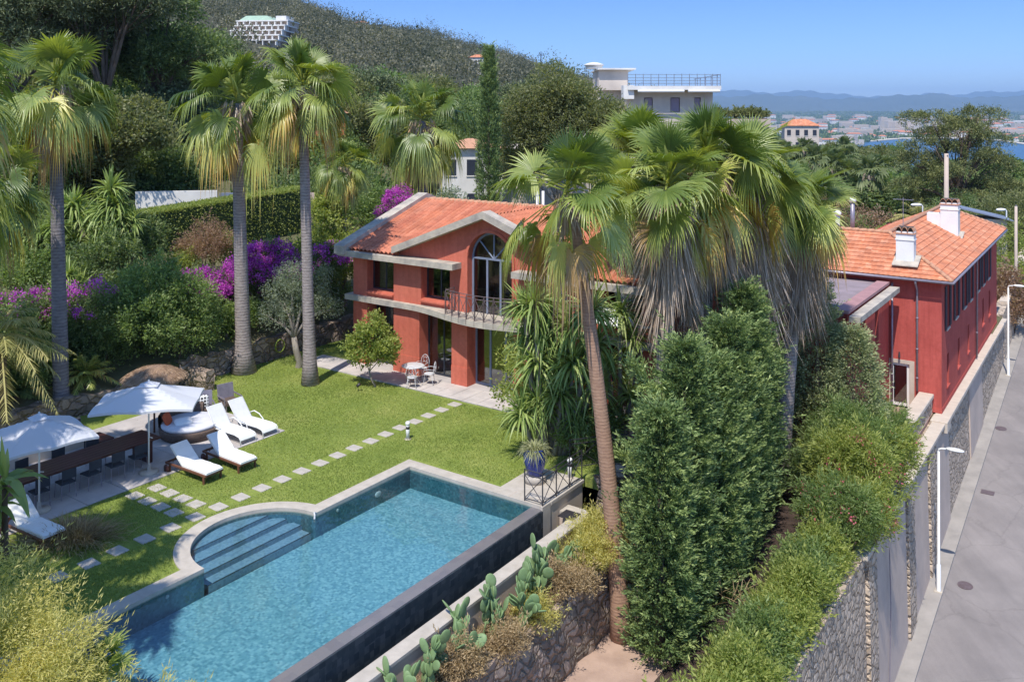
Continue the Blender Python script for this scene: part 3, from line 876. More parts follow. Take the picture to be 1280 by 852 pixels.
def build_terrain():
    ql = sorted(set([-1500, -1000, -700, -450, -300, -220, -160, -130, -110] + [round(-100 + 3 * i, 2) for i in range(20)] + [round(-40.5 + 1.25 * i, 2) for i in range(6)] + [-32.95, -32.62, -32.3] + [round(-31 + 2.5 * i, 2) for i in range(7)] + [-13.5, -13.22, -13.0] + [round(-12.2 + .8 * i, 2) for i in range(7)] + [-7.12, -6.98, -6.3, -5, -2, 4, 12, 25, 40, 70, 120, 220, 400, 700, 1100, 1600]))
    rl = sorted(set([-15, -5, 2] + [round(5 + 1.5 * i, 2) for i in range(17)] + [31.2, 31.5, 33, 36, 39, 42, 45, 45.8, 48, 51, 54, 58, 62, 67, 72, 78, 85, 93, 102, 112, 125, 140, 160, 185, 215, 250, 300, 360, 430, 520, 640, 800, 1000, 1300, 1700, 2100]))
    vs = [W(q, r, terr(q, r)) for r in rl for q in ql]
    n = len(ql)
    fs = [(j * n + i, j * n + i + 1, (j + 1) * n + i + 1, (j + 1) * n + i) for j in range(len(rl) - 1) for i in range(n - 1)]
    b = MB(); b.add(vs, fs)
    m = pm('hillside_earth', (.17, .145, .085), (.085, .095, .045), .25, 1, .6, 3, .15, spec=.1)
    b.solo('terrain', m, None, None, kind='structure')
build_terrain()
QO = dict(loc=(0, 0, 0), rot=TH)        # objects drawn directly in the garden frame

# path between the planter wall and the cypress hedge
b = MB(); b.prism([(-12.25, 5), (-6.99 - .3, 5), (-7.3, 36), (-12.9, 36), (-12.9, 23), (-12.25, 22)], -3.6, -3.22)
b.solo('garden_path', M['path'], None, None, **QO, kind='structure')
b = MB(); b.prism([(-9.9, 5), (-7.3, 5), (-7.3, 36), (-12.4, 36), (-10.2, 27), (-10.0, 22)], -3.21, -3.20)  # dark strip along the passage: its shade is put into the ground colour
b.solo('passage_shade_strip', pm('painted_passage_shade', (.085, .06, .05), (.04, .03, .026), 2.5, 1, .8, 18, .05, spec=.05), None, None, **QO, kind='structure')
# lawn
PC, PR = (-19.0, 15.5), 1.85
def alc(rad, r):
    d = rad * rad - (r - PC[1]) ** 2
    return math.sqrt(d) if d > 0 else 0
b = MB()
rs = [2, 6, 10] + [12.6 + .2 * i for i in range(30)] + [19, 20, 21.5]
b.strip([(-32.5, r) for r in rs], [(-19.15 - max(0, alc(2.05, r)), r) for r in rs], -.3, 0)
b.strip([(-32.5, 21.5), (-32.5, 24.0)], [(-14.0, 21.5), (-14.0, 24.0)], -.3, 0)
b.strip([(-32.5, 24.0), (-32.5, 29.6)], [(-13.3, 24.0), (-13.3, 29.6)], -.3, 0)
b.strip([(-32.5, 29.6), (-32.5, 31.3), (-32.5, 39)], [(-13.3, 29.6), (-13.3, 31.3), (-29.3, 39)], -.3, -.001)
b.solo('lawn', M['lawn'], None, None, **QO, kind='structure')
# grass blades over the lawn
def on_lawn(q, r):
    ok = (q > -32.4) & (q < -13.9) & (r > 7) & (r < 33)
    ok &= ~((q < -24.8) & (r < 21.35) & (r > 8))
    ok &= ~((q > -19.5) & (r < 22.0))
    ok &= ~(((q - PC[0]) ** 2 + (r - PC[1]) ** 2) < 2.3 ** 2)
    ok &= ~((r > 27.25) & (q > -31.2))
    ok &= ~((q > -15.75) & (r < 24.3))
    ok &= ~((np.abs(q + 21.65) < .215) & (r > 11))
    return ok
n = 330000
q = rng.uniform(-32.4, -13.9, n); r = rng.uniform(7, 33, n)
k = on_lawn(q, r); q, r = q[k], r[k]
P = np.stack([q * QA[0] + r * QB[0], q * QA[1] + r * QB[1], np.zeros(len(q))], 1)
lb = LB()
nzv = .5 + .33 * np.sin(q * 1.1 + np.sin(r * .9) * 1.3) * np.cos(r * .8 - q * .3) + rng.normal(0, .17, len(q))
lb.leaves(P, rng.normal(size=P.shape) * .7 + np.array([0, 0, 1.0]), .055, .02, np.clip(nzv, 0, 1))
tag(link('grass', lb.mesh('grass', M['lf_grass'])), 'short mown green grass of the lawn', 'grass', kind='stuff')

# pool ---------------------------------------------------------------
ZW = -.06
QI, QE, RN, RF = -19.0, -14.27, 6.0, 21.4      # long inner edge, infinity edge, near and far ends
arc = [math.pi / 2 + math.pi * i / 28 for i in range(29)]
inner = [(QI, RN), (QI, RN + 2.0), (QI, RN + 4.5)] + [(PC[0] + PR * math.cos(a), PC[1] + PR * math.sin(a)) for a in reversed(arc)] + [(QI, 19.5), (QI, RF)]
pool = thing('swimming_pool', 'blue mosaic infinity pool with round stepped bay and pale stone coping', 'pool', (0, 0, 0), TH)
d_ = math.sqrt(2.27 ** 2 - .42 ** 2)
a0 = math.atan2(d_, -.42)
arco = [a0 + (2 * math.pi - 2 * a0) * i / 28 for i in range(29)]
outer = [(QI - .42, RN), (QI - .42, RN + 2.0), (QI - .42, RN + 4.5)] + [(PC[0] + 2.27 * math.cos(a), PC[1] + 2.27 * math.sin(a)) for a in reversed(arco)] + [(QI - .42, 19.5), (QI - .42, RF + .42)]
b = MB(); b.strip(outer, inner, -.09, .035)
b.strip([(QI - .418, RF + .42), (-13.9, RF + .42)], [(QI - .418 + .418, RF), (-13.9, RF)], -.09, .035)
cop = b.part('coping', M['coping'], pool)
# joints between the coping slabs
for i in range(14):
    r = 7 + i * 1.0
    if abs(r - PC[1]) > 2.3:
        b = MB(); b.box(QI - .42, QI, r, r + .012, .030, .0375); b.part('joint', M['grey_render'], cop)
for i in range(6):
    b = MB(); b.box(QI + .5 + i * .85, QI + .512 + i * .85, RF, RF + .42, .030, .0375); b.part('joint', M['grey_render'], cop)
# walls
b = MB()
for i in range(len(inner) - 1):
    (x0, y0), (x1, y1) = inner[i], inner[i + 1]
    b.add([(x0, y0, -1.2), (x1, y1, -1.2), (x1, y1, -.09), (x0, y0, -.09)], [(0, 1, 2, 3)])
b.add([(QI, RF, -1.2), (QE + .1, RF, -1.2), (QE + .1, RF, -.09), (QI, RF, -.09)], [(0, 1, 2, 3)])
b.part('pool_wall', M['mosaic_wall'], pool)
b = MB(); FZ = -.68
b.add([(QI - .0, RN, FZ), (QE + .05, RN, FZ), (QE + .05, RF, FZ), (QI, RF, FZ)], [(0, 1, 2, 3)])
b.part('pool_floor', M['mosaic'], pool)
# steps in the round bay
for (qa, qb, z) in [(-20.9, -20.3, -.16), (-20.3, -19.85, -.26), (-19.85, -19.4, -.37), (-19.4, -19.02, -.49)]:
    b = MB()
    rr = [PC[1] - PR + PR * 2 * i / 24 for i in range(25)]
    A = [(max(qa, PC[0] - alc(PR, r)) if qa < PC[0] else qa, r) for r in rr]
    B = [(max(qb, PC[0] - alc(PR, r)) if qb < PC[0] else qb, r) for r in rr]
    A2, B2 = [], []
    for (x0, r), (x1, _) in zip(A, B):
        if x1 - x0 > .001: A2.append((x0, r)); B2.append((x1, r))
    b.strip(A2, B2, -1.1, z)
    st = b.part('step', M['mosaic_step'], pool)
    b = MB(); b.strip([(x - .055, r) for (x, r) in B2], B2, z, z + .006); b.part('nosing', M['slate'], st)
# infinity edge
b = MB(); b.box(QE, QE + .37, RN, RF, -.5, ZW + .004); b.part('overflow_edge', M['ledge'], pool)
b = MB(); b.box(QE + .003, QE + .40, RN, RF - .002, -3.3, ZW - .02); b.part('overflow_wall', M['slate'], pool)
b = MB(); b.box(QE + .40, QE + .405, RN, RF, -1.25, -1.24)
b = MB(); b.box(QE + .40, -13.35, RN, 22.2, -3.3, -1.15); b.part('gutter', M['slate'], pool)
b = MB(); b.add([(QI - 0, RN, ZW), (QE + .02, RN, ZW), (QE + .02, RF, ZW), (QI, RF, ZW)], [(0, 1, 2, 3)])
aa = [(PC[0] + PR * math.cos(a), PC[1] + PR * math.sin(a)) for a in arc]
for i in range(len(aa) - 1):
    b.add([(*aa[i], ZW), (*aa[i + 1], ZW), (PC[0], aa[i + 1][1], ZW), (PC[0], aa[i][1], ZW)], [(0, 1, 2, 3)])
b.part('water', M['water'], pool)
# near end, behind the planting
b = MB(); b.box(QI - .42, QE + .4, RN - .42, RN, -1.2, .035); b.part('coping', M['coping'], pool)
for (qq, rr, vert) in [(-18.985, 11.1, 0), (-18.985, 19.9, 0), (-18.985, 8.9, 0)]:
    b = MB(); b.smooth = True
    b.ellipsoid((qq, rr, -.33), .03, .14, .09, 14, 8); b.part('pool_lamp', M['iron_white'], pool)
for (qq, rr) in [(-18.985, 12.6), (-18.985, 18.2)]:
    b = MB(); b.ellipsoid((qq, rr, -.2), .02, .05, .05, 10, 6); b.part('inlet', M['iron_white'], pool)
b = MB(); b.tube([(-19.02, 17.38, .03), (-19.0, 17.3, .06), (-18.92, 17.25, .03), (-18.9, 17.22, -.06)], .025, 8); b.part('filler_spout', M['iron_white'], pool)

# catch wall of the overflow
b = MB()
cw = [(-13.35, RN), (-13.35, 22.15)]
b.box(-13.35, -13.02, RN, 22.3, -3.3, -.47)
b.solo('catch_basin_wall', M['grey_render'], 'low rendered wall of the overflow channel beside the infinity edge', 'wall', **QO)
b = MB()
b.box(-13.37, -12.98, RN, 22.3, -.47, -.40)
e = [(-12.98 - .39 + .39 * math.cos(a), 22.3 + .5 * math.sin(a)) for a in [i * math.pi / 2 / 8 for i in range(9)]]
b.prism([(-13.87, 22.3)] + e + [(-13.87, 22.8)], -.47, -.401)
b.solo('catch_wall_coping', M['coping'], 'weathered pale stone coping of the overflow channel wall, rounded at its end', 'coping', **QO)
b = MB(); b.prism([(-13.87, 22.3), (-13.03, 22.3), (-13.1, 22.72), (-13.87, 22.75)], -3.3, -.48)
b.solo('channel_end_block', M['grey_render'], 'rendered block closing the overflow channel below the platform', 'wall', **QO)
b = MB(); b.box(-13.72, -13.22, 21.95, 22.45, -.397, -.375)
for i in range(9): b.box(-13.70, -13.24, 21.98 + i * .05, 22.0 + i * .05, -.374, -.366)
b.solo('drain_cover', M['metal_dark'], 'square dark drain cover on the end of the channel wall', 'drain cover', **QO)
# platform with the blue pot
b = MB(); b.cbox(-15.7, -13.86, RF + .425, 23.75, -.06, .04, .01)
b.box(-13.93, -13.87, RF - .03, RF + .40, -3.2, .03)
b.solo('stone_platform', M['coping'], 'pale stone platform at the pool corner under the blue pot', 'platform', **QO)
b = MB(); b.box(-15.6, -13.9, RF + .41, 23.7, -3.3, -.062)
b.solo('platform_base_wall', M['beige'], 'beige rendered wall under the pool corner platform', 'wall', **QO)

# paving -------------------------------------------------------------
def pav(name, x0, x1, y0, y1, nx, ny, z, gap=.02, mat=None):
    b = MB(); 
    dx, dy = (x1 - x0) / nx, (y1 - y0) / ny
    for i in range(nx):
        for j in range(ny):
            b.cbox(x0 + i * dx + gap / 2, x0 + (i + 1) * dx - gap / 2, y0 + j * dy + gap / 2, y0 + (j + 1) * dy - gap / 2, -.05, z + random.uniform(-.002, .003), .006)
    b.box(x0 + .01, x1 - .01, y0 + .01, y1 - .01, -.06, z - .02)
    return b.solo(name, mat, None, None, **QO, kind='structure')
paveM = pm('grey_travertine', (.50, .46, .44), (.36, .33, .32), 1.3, .8, .3, 45, .006)
pav('patio_paving', -30.6, -24.85, 9.0, 21.25, 5, 10, .03, mat=paveM)
pav('terrace_paving', -31.1, -13.6, 27.42, 28.9, 24, 2, .05, mat=pm('terrace_stone', (.56, .51, .47), (.40, .37, .35), 1.5, .8, .3, 45, .006))
b = MB(); b.box(-29.1, -13.6, 28.9, 30.6, -.1, .045); b.solo('terrace_floor', paveM, None, None, **QO, kind='structure')
paver_m = pm('stepping_stone', (.47, .43, .38), (.36, .33, .29), 5, .85, .3, 40, .006)
def paver(q, r, label, k):
    b = MB(); w = .235
    c = .02
    b.cbox(-w, w, -.2, .2, -.04, .032, .015)
    me = b.mesh('paver', paver_m)
    o = link('paver', me, None, W(q, r, 0), TH + random.uniform(-.05, .05))
    return tag(o, label, 'paver', 'stepping stones in the lawn')
ORD = ['first', 'second', 'third', 'fourth', 'fifth', 'sixth', 'seventh', 'eighth', 'ninth', 'tenth', 'eleventh', 'twelfth', 'thirteenth', 'fourteenth', 'fifteenth', 'sixteenth', 'seventeenth', 'eighteenth', 'nineteenth', 'twentieth', 'twenty-first']
for k in range(21):
    r = 27.0 - .782 * k
    paver(-21.65 + random.uniform(-.02, .02), r, ORD[k] + ' stepping stone from the house end of the long line', k)
for (rr, q0, q1, lab) in [(15.78, -24.3, -22.35, ' stone from the left in the short farther row beside the loungers'), (15.08, -24.35, -22.4, ' stone from the left in the short nearer row by the patio corner')]:
    for k in range(4): paver(q0 + (q1 - q0) * k / 3, rr, ORD[k] + lab, k)

# planter soil between channel wall and stone wall
b = MB(); b.box(-13.02, -12.15, RN, 22.6, -3.3, -1.15); b.solo('planter_soil', M['soil'], None, None, **QO, kind='structure')

def rubble_wall(name, label, q0, q1, r0, r1, z0, z1, mat, jag=.05, seg=.45, top=.08):
    "rough stone wall with an uneven face and top"
    rg = np.random.default_rng(int(abs(q0 * 10) + r0))
    long_r = (r1 - r0) > (q1 - q0)
    n = max(2, int(max(r1 - r0, q1 - q0) / seg)); nz = max(2, int((z1 - z0) / seg))
    b = MB()
    prof = [('a', 0, k / nz) for k in range(nz + 1)] + [('b', 1, 1 - k / nz) for k in range(nz + 1)]
    rings = []
    for i in range(n + 1):
        t = i / n; ring = []
        tz = z1 + rg.uniform(-top, top)
        for (_, side, zz) in prof:
            z = z0 + (tz - z0) * zz
            j = rg.uniform(-jag, jag)
            if long_r: ring.append(((q0 if side == 0 else q1) + j, r0 + (r1 - r0) * t + rg.uniform(-.03, .03), z))
            else: ring.append((q0 + (q1 - q0) * t + rg.uniform(-.03, .03), (r0 if side == 0 else r1) + j, z))
        rings.append(ring)
    m = len(prof)
    vs = [p for ring in rings for p in ring]
    fs = [(i * m + k, i * m + (k + 1) % m, (i + 1) * m + (k + 1) % m, (i + 1) * m + k) for i in range(n) for k in range(m)]
    fs += [tuple(range(m)), tuple(reversed(range(n * m, n * m + m)))]
    b.add(vs, fs)
    return b.solo(name, mat, label, 'wall', **QO)
rubble_wall('planter_stone_wall', 'brown rubble stone wall holding the cactus bed above the sandy path', -12.3, -12.0, 6, 22.4, -3.5, -1.25, M['stone_warm'], .10)
rubble_wall('garden_stone_wall', 'low rubble wall along the back of the lawn under the shrubs', -32.95, -32.45, 22.2, 36, -.5, 1.0, M['stone_warm'], .09, .4, .12)
rubble_wall('patio_stone_wall', 'low rubble wall behind the parasols at the back of the patio', -32.9, -32.4, 6, 22.1, -.5, .75, M['stone_warm'], .09, .4, .12)
rubble_wall('wall_stub', 'short end of the rubble wall beside the daybed', -32.3, -30.9, 22.3, 22.75, -.3, .8, M['stone_warm'], .08, .35, .1)
rubble_wall('stair_stone_wall', 'dark rubble retaining wall below the lawn edge behind the leaning palm', -13.55, -13.05, 23.9, 36, -3.5, .1, M['stone_warm'], .13, .4, .12)
# steps on the path
for k in range(5):
    b = MB(); b.cbox(-13.0, -11.9, 22.9 + k * .55, 23.55 + k * .55, -3.4, -3.05 + k * .17, .03)
    tag(link('garden_step', b.mesh('garden_step', [M['wood'] if k % 2 == 0 else M['coping']]), None, (0, 0, 0), TH), 'rough garden step climbing beside the rubble wall, number %s from the bottom' % ['one', 'two', 'three', 'four', 'five'][k], 'step', 'garden steps')

# road ----------------------------------------------------------------
def sheet(name, q0, q1, r0, r1, dz, mat, th=.05, step=6):
    b = MB(); n = int((r1 - r0) / step)
    for i in range(n):
        ra, rb = r0 + (r1 - r0) * i / n, r0 + (r1 - r0) * (i + 1) / n
        za, zb = road_z(ra) + dz, road_z(rb) + dz
        b.hexa([W(q0, ra, za - th), W(q1, ra, za - th), W(q1, rb, zb - th), W(q0, rb, zb - th), W(q0, ra, za), W(q1, ra, za), W(q1, rb, zb), W(q0, rb, zb)])
    return b.solo(name, mat, None, None, kind='structure')
sheet('road', -6.3, 1.5, 4, 130, 0, M['asphalt'])
sheet('pavement', -6.96, -6.3, 4, 130, .10, pm('worn_kerb_concrete', (.34, .31, .28), (.25, .23, .21), 1.2, .95, .3, 20, .01), .35)
sheet('right_kerb', 1.5, 1.9, 4, 130, .12, M['concrete'], .4)
for (q, r, lab, rnd) in [(-5.6, 41.6, 'round iron manhole cover in the road beside the nearer street lamp', 1), (-5.75, 50.3, 'small square road drain near the kerb', 0), (-6.0, 58.5, 'round iron manhole cover in the road beside the farther street lamp', 1)]:
    b = MB()
    if rnd: b.lathe([(.30, 0), (.30, .012), (.24, .014), (0.001, .014)], 20)
    else: b.box(-.3, .3, -.22, .22, 0, .012)
    o = b.solo('manhole_cover' if rnd else 'road_drain', M['metal_rust'], lab, 'manhole cover' if rnd else 'road drain', W(q, r, road_z(r) + .004), TH)
    o.rotation_euler.x = math.atan(.0943) * .8
# retaining wall along the road -----------------------------------------
rw = thing('road_retaining_wall', 'tall stone retaining wall beside the road with smooth rendered panels', 'retaining wall', (0, 0, 0), TH)
def rwall(r0, r1, dq, zt, name, mat, seg=1.2):
    b = MB(); n = max(1, int((r1 - r0) / seg))
    for i in range(n):
        ra, rb = r0 + (r1 - r0) * i / n, r0 + (r1 - r0) * (i + 1) / n
        za, zb = road_z(ra) - .3, road_z(rb) - .3
        z0a, z0b = (zt(ra), zt(rb)) if callable(zt) else (zt, zt)
        b.hexa([(-7.75, ra, za), (-6.93 + dq, ra, za), (-6.93 + dq, rb, zb), (-7.75, rb, zb), (-7.75, ra, z0a), (-7.06 + dq, ra, z0a), (-7.06 + dq, rb, z0b), (-7.75, rb, z0b)])
    return b.part(name, mat, rw)
rwall(4, 45.4, 0, -3.12, 'stone_face', M['stone_road'])
rwall(45.4, 70, -.02, -3.12, 'stone_face', M['stone_road'])
rwall(70, 122, 0, lambda r: road_z(r) + 3.2, 'stone_face', M['stone_road'])
for (a, c) in [(31.6, 36.6), (38.0, 41.2), (43.0, 46.6), (53.5, 58.5)]:
    rwall(a, c, .045, -3.16, 'render_panel', M['grey_render'])
for (a, c) in [(30.4, 31.5), (36.7, 37.9), (41.3, 42.9)]:
    rwall(a, c, .13, -3.14, 'pilaster', M['stone_road'])
b = MB()
b.cbox(-7.45, -6.88, 30, 45.3, -3.115, -2.97, .02); b.cbox(-7.5, -6.80, 45.31, 70, -3.115, -2.93, .02); b.cbox(-7.52, -6.78, 44.9, 45.9, -3.4, -2.90, .02)
b.part('coping', M['beige'], rw)
b = MB(); 
for i in range(12):
    ra, rb = 73 + i * 4, 77 + i * 4
    b.hexa([(-7.6, ra, road_z(ra) + 3.2), (-7.0, ra, road_z(ra) + 3.2), (-7.0, rb, road_z(rb) + 3.2), (-7.6, rb, road_z(rb) + 3.2), (-7.6, ra, road_z(ra) + 3.35), (-7.0, ra, road_z(ra) + 3.35), (-7.0, rb, road_z(rb) + 3.35), (-7.6, rb, road_z(rb) + 3.35)])
b.part('coping', M['beige'], rw)
# little wiring and weed stains on the wall
b = MB(); b.tube([(-6.9, 33.2, -3.0), (-6.85, 33.3, -6.0), (-6.86, 33.1, road_z(33.1))], .02, 6); b.part('conduit', M['zinc'], rw)
# terrace and parapet in front of the crimson house
b = MB(); b.box(-13.0, -7.6, 36, 46.1, -3.28, -2.93); b.solo('side_terrace', pm('pink_terrace_paving', (.44, .29, .23), (.34, .22, .18), 1.5, .9, .2), None, None, **QO, kind='structure')
b = MB(); b.box(-8.15, -7.62, 36.0, 46.1, -3.2, -2.2)
o = b.solo('terrace_parapet_wall', M['stone_road'], 'parapet wall with thick beige coping in front of the crimson house', 'wall', **QO)
b = MB(); b.cbox(-8.22, -7.55, 35.9, 46.12, -2.198, -2.02, .03); b.part('coping', M['beige'], o)

# street lamps -----------------------------------------------------------
def street_lamp(r, label, q=-6.45, H=6.0):
    t = thing('street_lamp', label, 'street lamp', W(q, r, road_z(r) + .1), TH, 'street lamps along the road')
    b = MB(); b.smooth = True
    b.tube([(0, 0, 0), (0, 0, .05), (0, 0, 1.1), (0, 0, 1.15), (0, 0, H - .12)], [.10, .085, .085, .055, .045], 12); b.part('pole', M['white'], t)
    b = MB(); b.cbox(-.16, .16, -.16, .16, -.05, .03); b.part('base', M['concrete'], t)
    b = MB(); b.smooth = True; b.tube([(0, 0, H - .15), (.02, 0, H - .04), (.12, 0, H), (.35, 0, H + .03)], [.045, .04, .035, .03], 10); b.part('arm', M['white'], t)
    b = MB(); b.smooth = True; b.ellipsoid((.62, 0, H + .05), .36, .15, .075, 16, 8)
    h = b.part('lamp_head', M['white'], t)
    b = MB(); b.smooth = True; b.ellipsoid((.66, 0, H + .005), .22, .10, .06, 14, 6); b.part('lens', M['glass_clear'], h)
    return t
street_lamp(40.5, 'white street lamp standing nearest on the narrow pavement below the shrubs')
street_lamp(67.1, 'white street lamp farther up the road beside the crimson house')
# ------------------------------------------------------------------ villa (main house)
VB = W(-29.15, 28.93, 0)
villa = thing('villa', 'red stucco villa with arched window, balcony and terracotta tiled roof facing the lawn', 'villa', VB, TH)
UC = 7.8
def bulge(u):
    t = max(0.0, 1 - abs(u - UC) / 4.3)
    return .85 * (3 * t * t - 2 * t ** 3)
GB, GT, GH = 5.50, 7.28, 4.85         # gable base z, apex z, half width
def gable_z(u):
    t = 1 - abs(u - UC) / GH
    return GB + (GT - GB) * t if t > 0 else 5.30
def mirror(a, b_): return (2 * UC - b_, 2 * UC - a)
piers = [(0, .87), (2.49, 3.99), (5.79, 6.62)]
piers += [mirror(*p) for p in piers]
for (a, c) in piers:
    b = MB()
    b.box(a, c, 0, .72, 0, 2.90)
    if a > 2: b.box(a - .012, c + .012, -.022, .70, .0, .82)
    b.part('column', M['stucco'], villa)
# upper floor wall with openings: sill wall, piers, lintel band, gable
b = MB()
upp = [(0, .87), (2.49, 4.10), (5.70, 6.67)]
upp += [mirror(*p) for p in upp]
for (a, c) in upp: b.box(a, c, 0, .5, 3.14, 4.93)
for (a, c) in [(.87, 2.49), (4.10, 5.70)]:
    for (x0, x1) in [(a, c), mirror(a, c)]: b.box(x0, x1, .02, .5, 3.14, 3.42)
# lintel band + gable, arch cut out
def arch_z(u):
    d = 1.13 ** 2 - (u - UC) ** 2
    return 5.42 + math.sqrt(d) if d > 0 else None
us = [0, .87, 1.6, 2.49, 2.95] + [2.95 + .3 * i for i in range(1, 13)] + [6.669] + [UC - 1.129 + 2.258 * i / 24 for i in range(25)] + [8.931] + [9.1 + .3 * i for i in range(12)] + [12.65, 13.11, 14.0, 15.6]
us = sorted(set(round(x, 3) for x in us))
for x0, x1 in zip(us[:-1], us[1:]):
    xm = (x0 + x1) / 2
    if abs(xm - UC) < 1.13:
        z0, z1 = arch_z(max(min(x0, UC + 1.13), UC - 1.13)) or 5.42, arch_z(max(min(x1, UC + 1.13), UC - 1.13)) or 5.42
    else: z0 = z1 = 4.93
    t0, t1 = gable_z(x0 + 1e-4) - .02, gable_z(x1 - 1e-4) - .02
    b.hexa([(x0, 0, z0), (x1, 0, z1), (x1, .5, z1), (x0, .5, z0), (x0, 0, t0), (x1, 0, t1), (x1, .5, t1), (x0, .5, t0)])
for (x0, x1) in [(6.55, 6.67), mirror(6.55, 6.67)]: b.box(x0, x1, -.05, .0, 3.14, 5.42)
n = 20
for i in range(n):
    a0_, a1_ = math.pi * i / n, math.pi * (i + 1) / n
    p = lambda R, a, y: (UC + R * math.cos(a), y, 5.42 + R * math.sin(a))
    b.hexa([p(1.13, a0_, -.05), p(1.13, a1_, -.05), p(1.13, a1_, 0), p(1.13, a0_, 0), p(1.25, a0_, -.05), p(1.25, a1_, -.05), p(1.25, a1_, 0), p(1.25, a0_, 0)])
b.box(0, .3, .5, 10, 0, 5.2); b.box(15.3, 15.6, .5, 10, 0, 5.2); b.box(0, 15.6, 9.7, 10, 0, 5.2)
# side gable triangles
for x in (.02, 15.3):
    b.add([(x, -.1, 5.2), (x, 10.1, 5.2), (x, 5, 6.98), (x + .28, -.1, 5.2), (x + .28, 10.1, 5.2), (x + .28, 5, 6.98)], [(0, 1, 2), (5, 4, 3), (0, 3, 4, 1), (1, 4, 5, 2), (2, 5, 3, 0)])
b.part('wall', M['stucco'], villa)
# sloping red sills
for (a, c) in [(.87, 2.49), (4.10, 5.70)]:
    for (x0, x1) in [(a, c), mirror(a, c)]:
        b = MB()
        b.hexa([(x0 + .003, -.10, 3.30), (x1 - .003, -.10, 3.30), (x1 - .003, .49, 3.40), (x0 + .003, .49, 3.40), (x0 + .003, -.10, 3.38), (x1 - .003, -.10, 3.38), (x1 - .003, .49, 3.47), (x0 + .003, .49, 3.47)])
        b.part('window_sill', M['stucco'], villa)
# floor slab with the bowed balcony front
b = MB()
ul = [-.35 + 16.3 * i / 64 for i in range(65)]
b.strip([(u, -.22 - bulge(u)) for u in ul], [(u, .75) for u in ul], 2.90, 3.14)
b.box(.3, 15.3, .76, 9.7, 2.92, 3.10)
b.part('floor_slab', M['concrete'], villa)
for (a, c) in [(-.42, 6.32), mirror(-.42, 6.32)]:
    b = MB(); b.box(a, c, -.62, -.0, 4.95, 5.20); b.part('eave_beam', M['concrete'], villa)

def tiles(mb, O, ex, es, en, L, wl, wr, course=.38, pitch=.22, amp=.045, step=.03, per=6):
    "barrel tiled plane: s runs from the ridge down to the eave (length L); wl(s), wr(s) are its left and right limits"
    O, ex, es, en = map(Vector, (O, ex, es, en))
    ex.normalize(); es.normalize(); en.normalize()
    nc = max(1, int(round(L / course)))
    x_min, x_max = min(wl(0), wl(L)), max(wr(0), wr(L))
    nx = int((x_max - x_min) / pitch * per)
    for k in range(nc):
        s0, s1 = L * k / nc, L * (k + 1) / nc
        vs = []
        for (s_, h) in ((s0, 0.0), (s1, step), (s1, 0.0)):
            a, c = wl(s_), wr(s_)
            for i in range(nx + 1):
                x = min(max(x_min + i * pitch / per, a), c)
                ph = (x - x_min) / pitch * 2 * math.pi
                pr = abs(math.sin(ph / 2)) if amp > .02 else (.5 + .5 * math.sin(ph))
                hh = amp * pr
                vs.append(O + ex * x + es * s_ + en * (h + hh))
        fs = []
        m = nx + 1
        for j in (0, 1):
            for i in range(nx):
                if (vs[j * m + i] - vs[j * m + i + 1]).length > 1e-5 or (vs[(j + 1) * m + i] - vs[(j + 1) * m + i + 1]).length > 1e-5:
                    fs.append((j * m + i, (j + 1) * m + i, (j + 1) * m + i + 1, j * m + i + 1))
        mb.add(vs, fs)
EV, RV, EZ, RZ = -.40, 5.0, 5.24, 7.08
sl_ = Vector((0, EV - RV, EZ - RZ)); Ls = sl_.length
b = MB()
def val(s):
    z = RZ - (RZ - EZ) * s / Ls
    return 2.95 + GH * max(0.0, (z - 5.42) / 1.78) + .06
tiles(b, (0, RV, RZ), (1, 0, 0), sl_, Vector((0, -(RZ - EZ), RV - EV)), Ls, lambda s: 0.05, val, amp=.11, pitch=.25, step=.012)
tiles(b, (0, RV, RZ), (1, 0, 0), sl_, Vector((0, -(RZ - EZ), RV - EV)), Ls, lambda s: 15.6 - val(s), lambda s: 15.55, amp=.11, pitch=.25, step=.012)
sb = Vector((0, RV - EV, EZ - RZ))
tiles(b, (0, RV, RZ), (1, 0, 0), sb, Vector((0, RZ - EZ, RV - EV)), Ls, lambda s: 0.05, lambda s: 15.55)
# cross gable
gR, gE = 7.20, 5.42
for sg in (-1, 1):
    sv = Vector((sg * GH, 0, gE - gR)); Lg = sv.length
    tiles(b, (UC, 0, gR), (0, 1, 0), sv, Vector((sg * (gR - gE), 0, GH)), Lg, lambda s: -.30, lambda s: 5.0 - .0 * s, amp=.11, pitch=.25, step=.012)
# closed underside
def mz(v): return EZ + (RZ - EZ) * (v - EV) / (RV - EV)
for (x0, x1, v0, v1) in [(0, 2.9, EV + .05, .55), (12.7, 15.6, EV + .05, .55), (0, 15.6, .55, RV)]:
    b.hexa([(x0, v0, mz(v0) - .14), (x1, v0, mz(v0) - .14), (x1, v1, mz(v1) - .14), (x0, v1, mz(v1) - .14), (x0, v0, mz(v0) - .05), (x1, v0, mz(v0) - .05), (x1, v1, mz(v1) - .05), (x0, v1, mz(v1) - .05)])
b.hexa([(0, RV, RZ - .12), (15.6, RV, RZ - .12), (15.6, 10.4, EZ - .12), (0, 10.4, EZ - .12), (0, RV, RZ - .03), (15.6, RV, RZ - .03), (15.6, 10.4, EZ - .03), (0, 10.4, EZ - .03)])
roof = b.part('roof', M['tile'], villa)
b = MB(); b.smooth = True
for i in range(38):
    x = .3 + i * .4
    b.tube([(x, RV, RZ + .02), (x + .42, RV, RZ + .05)], [.10, .125], 8)
b.part('ridge_tile', M['terracotta_cap'], roof)
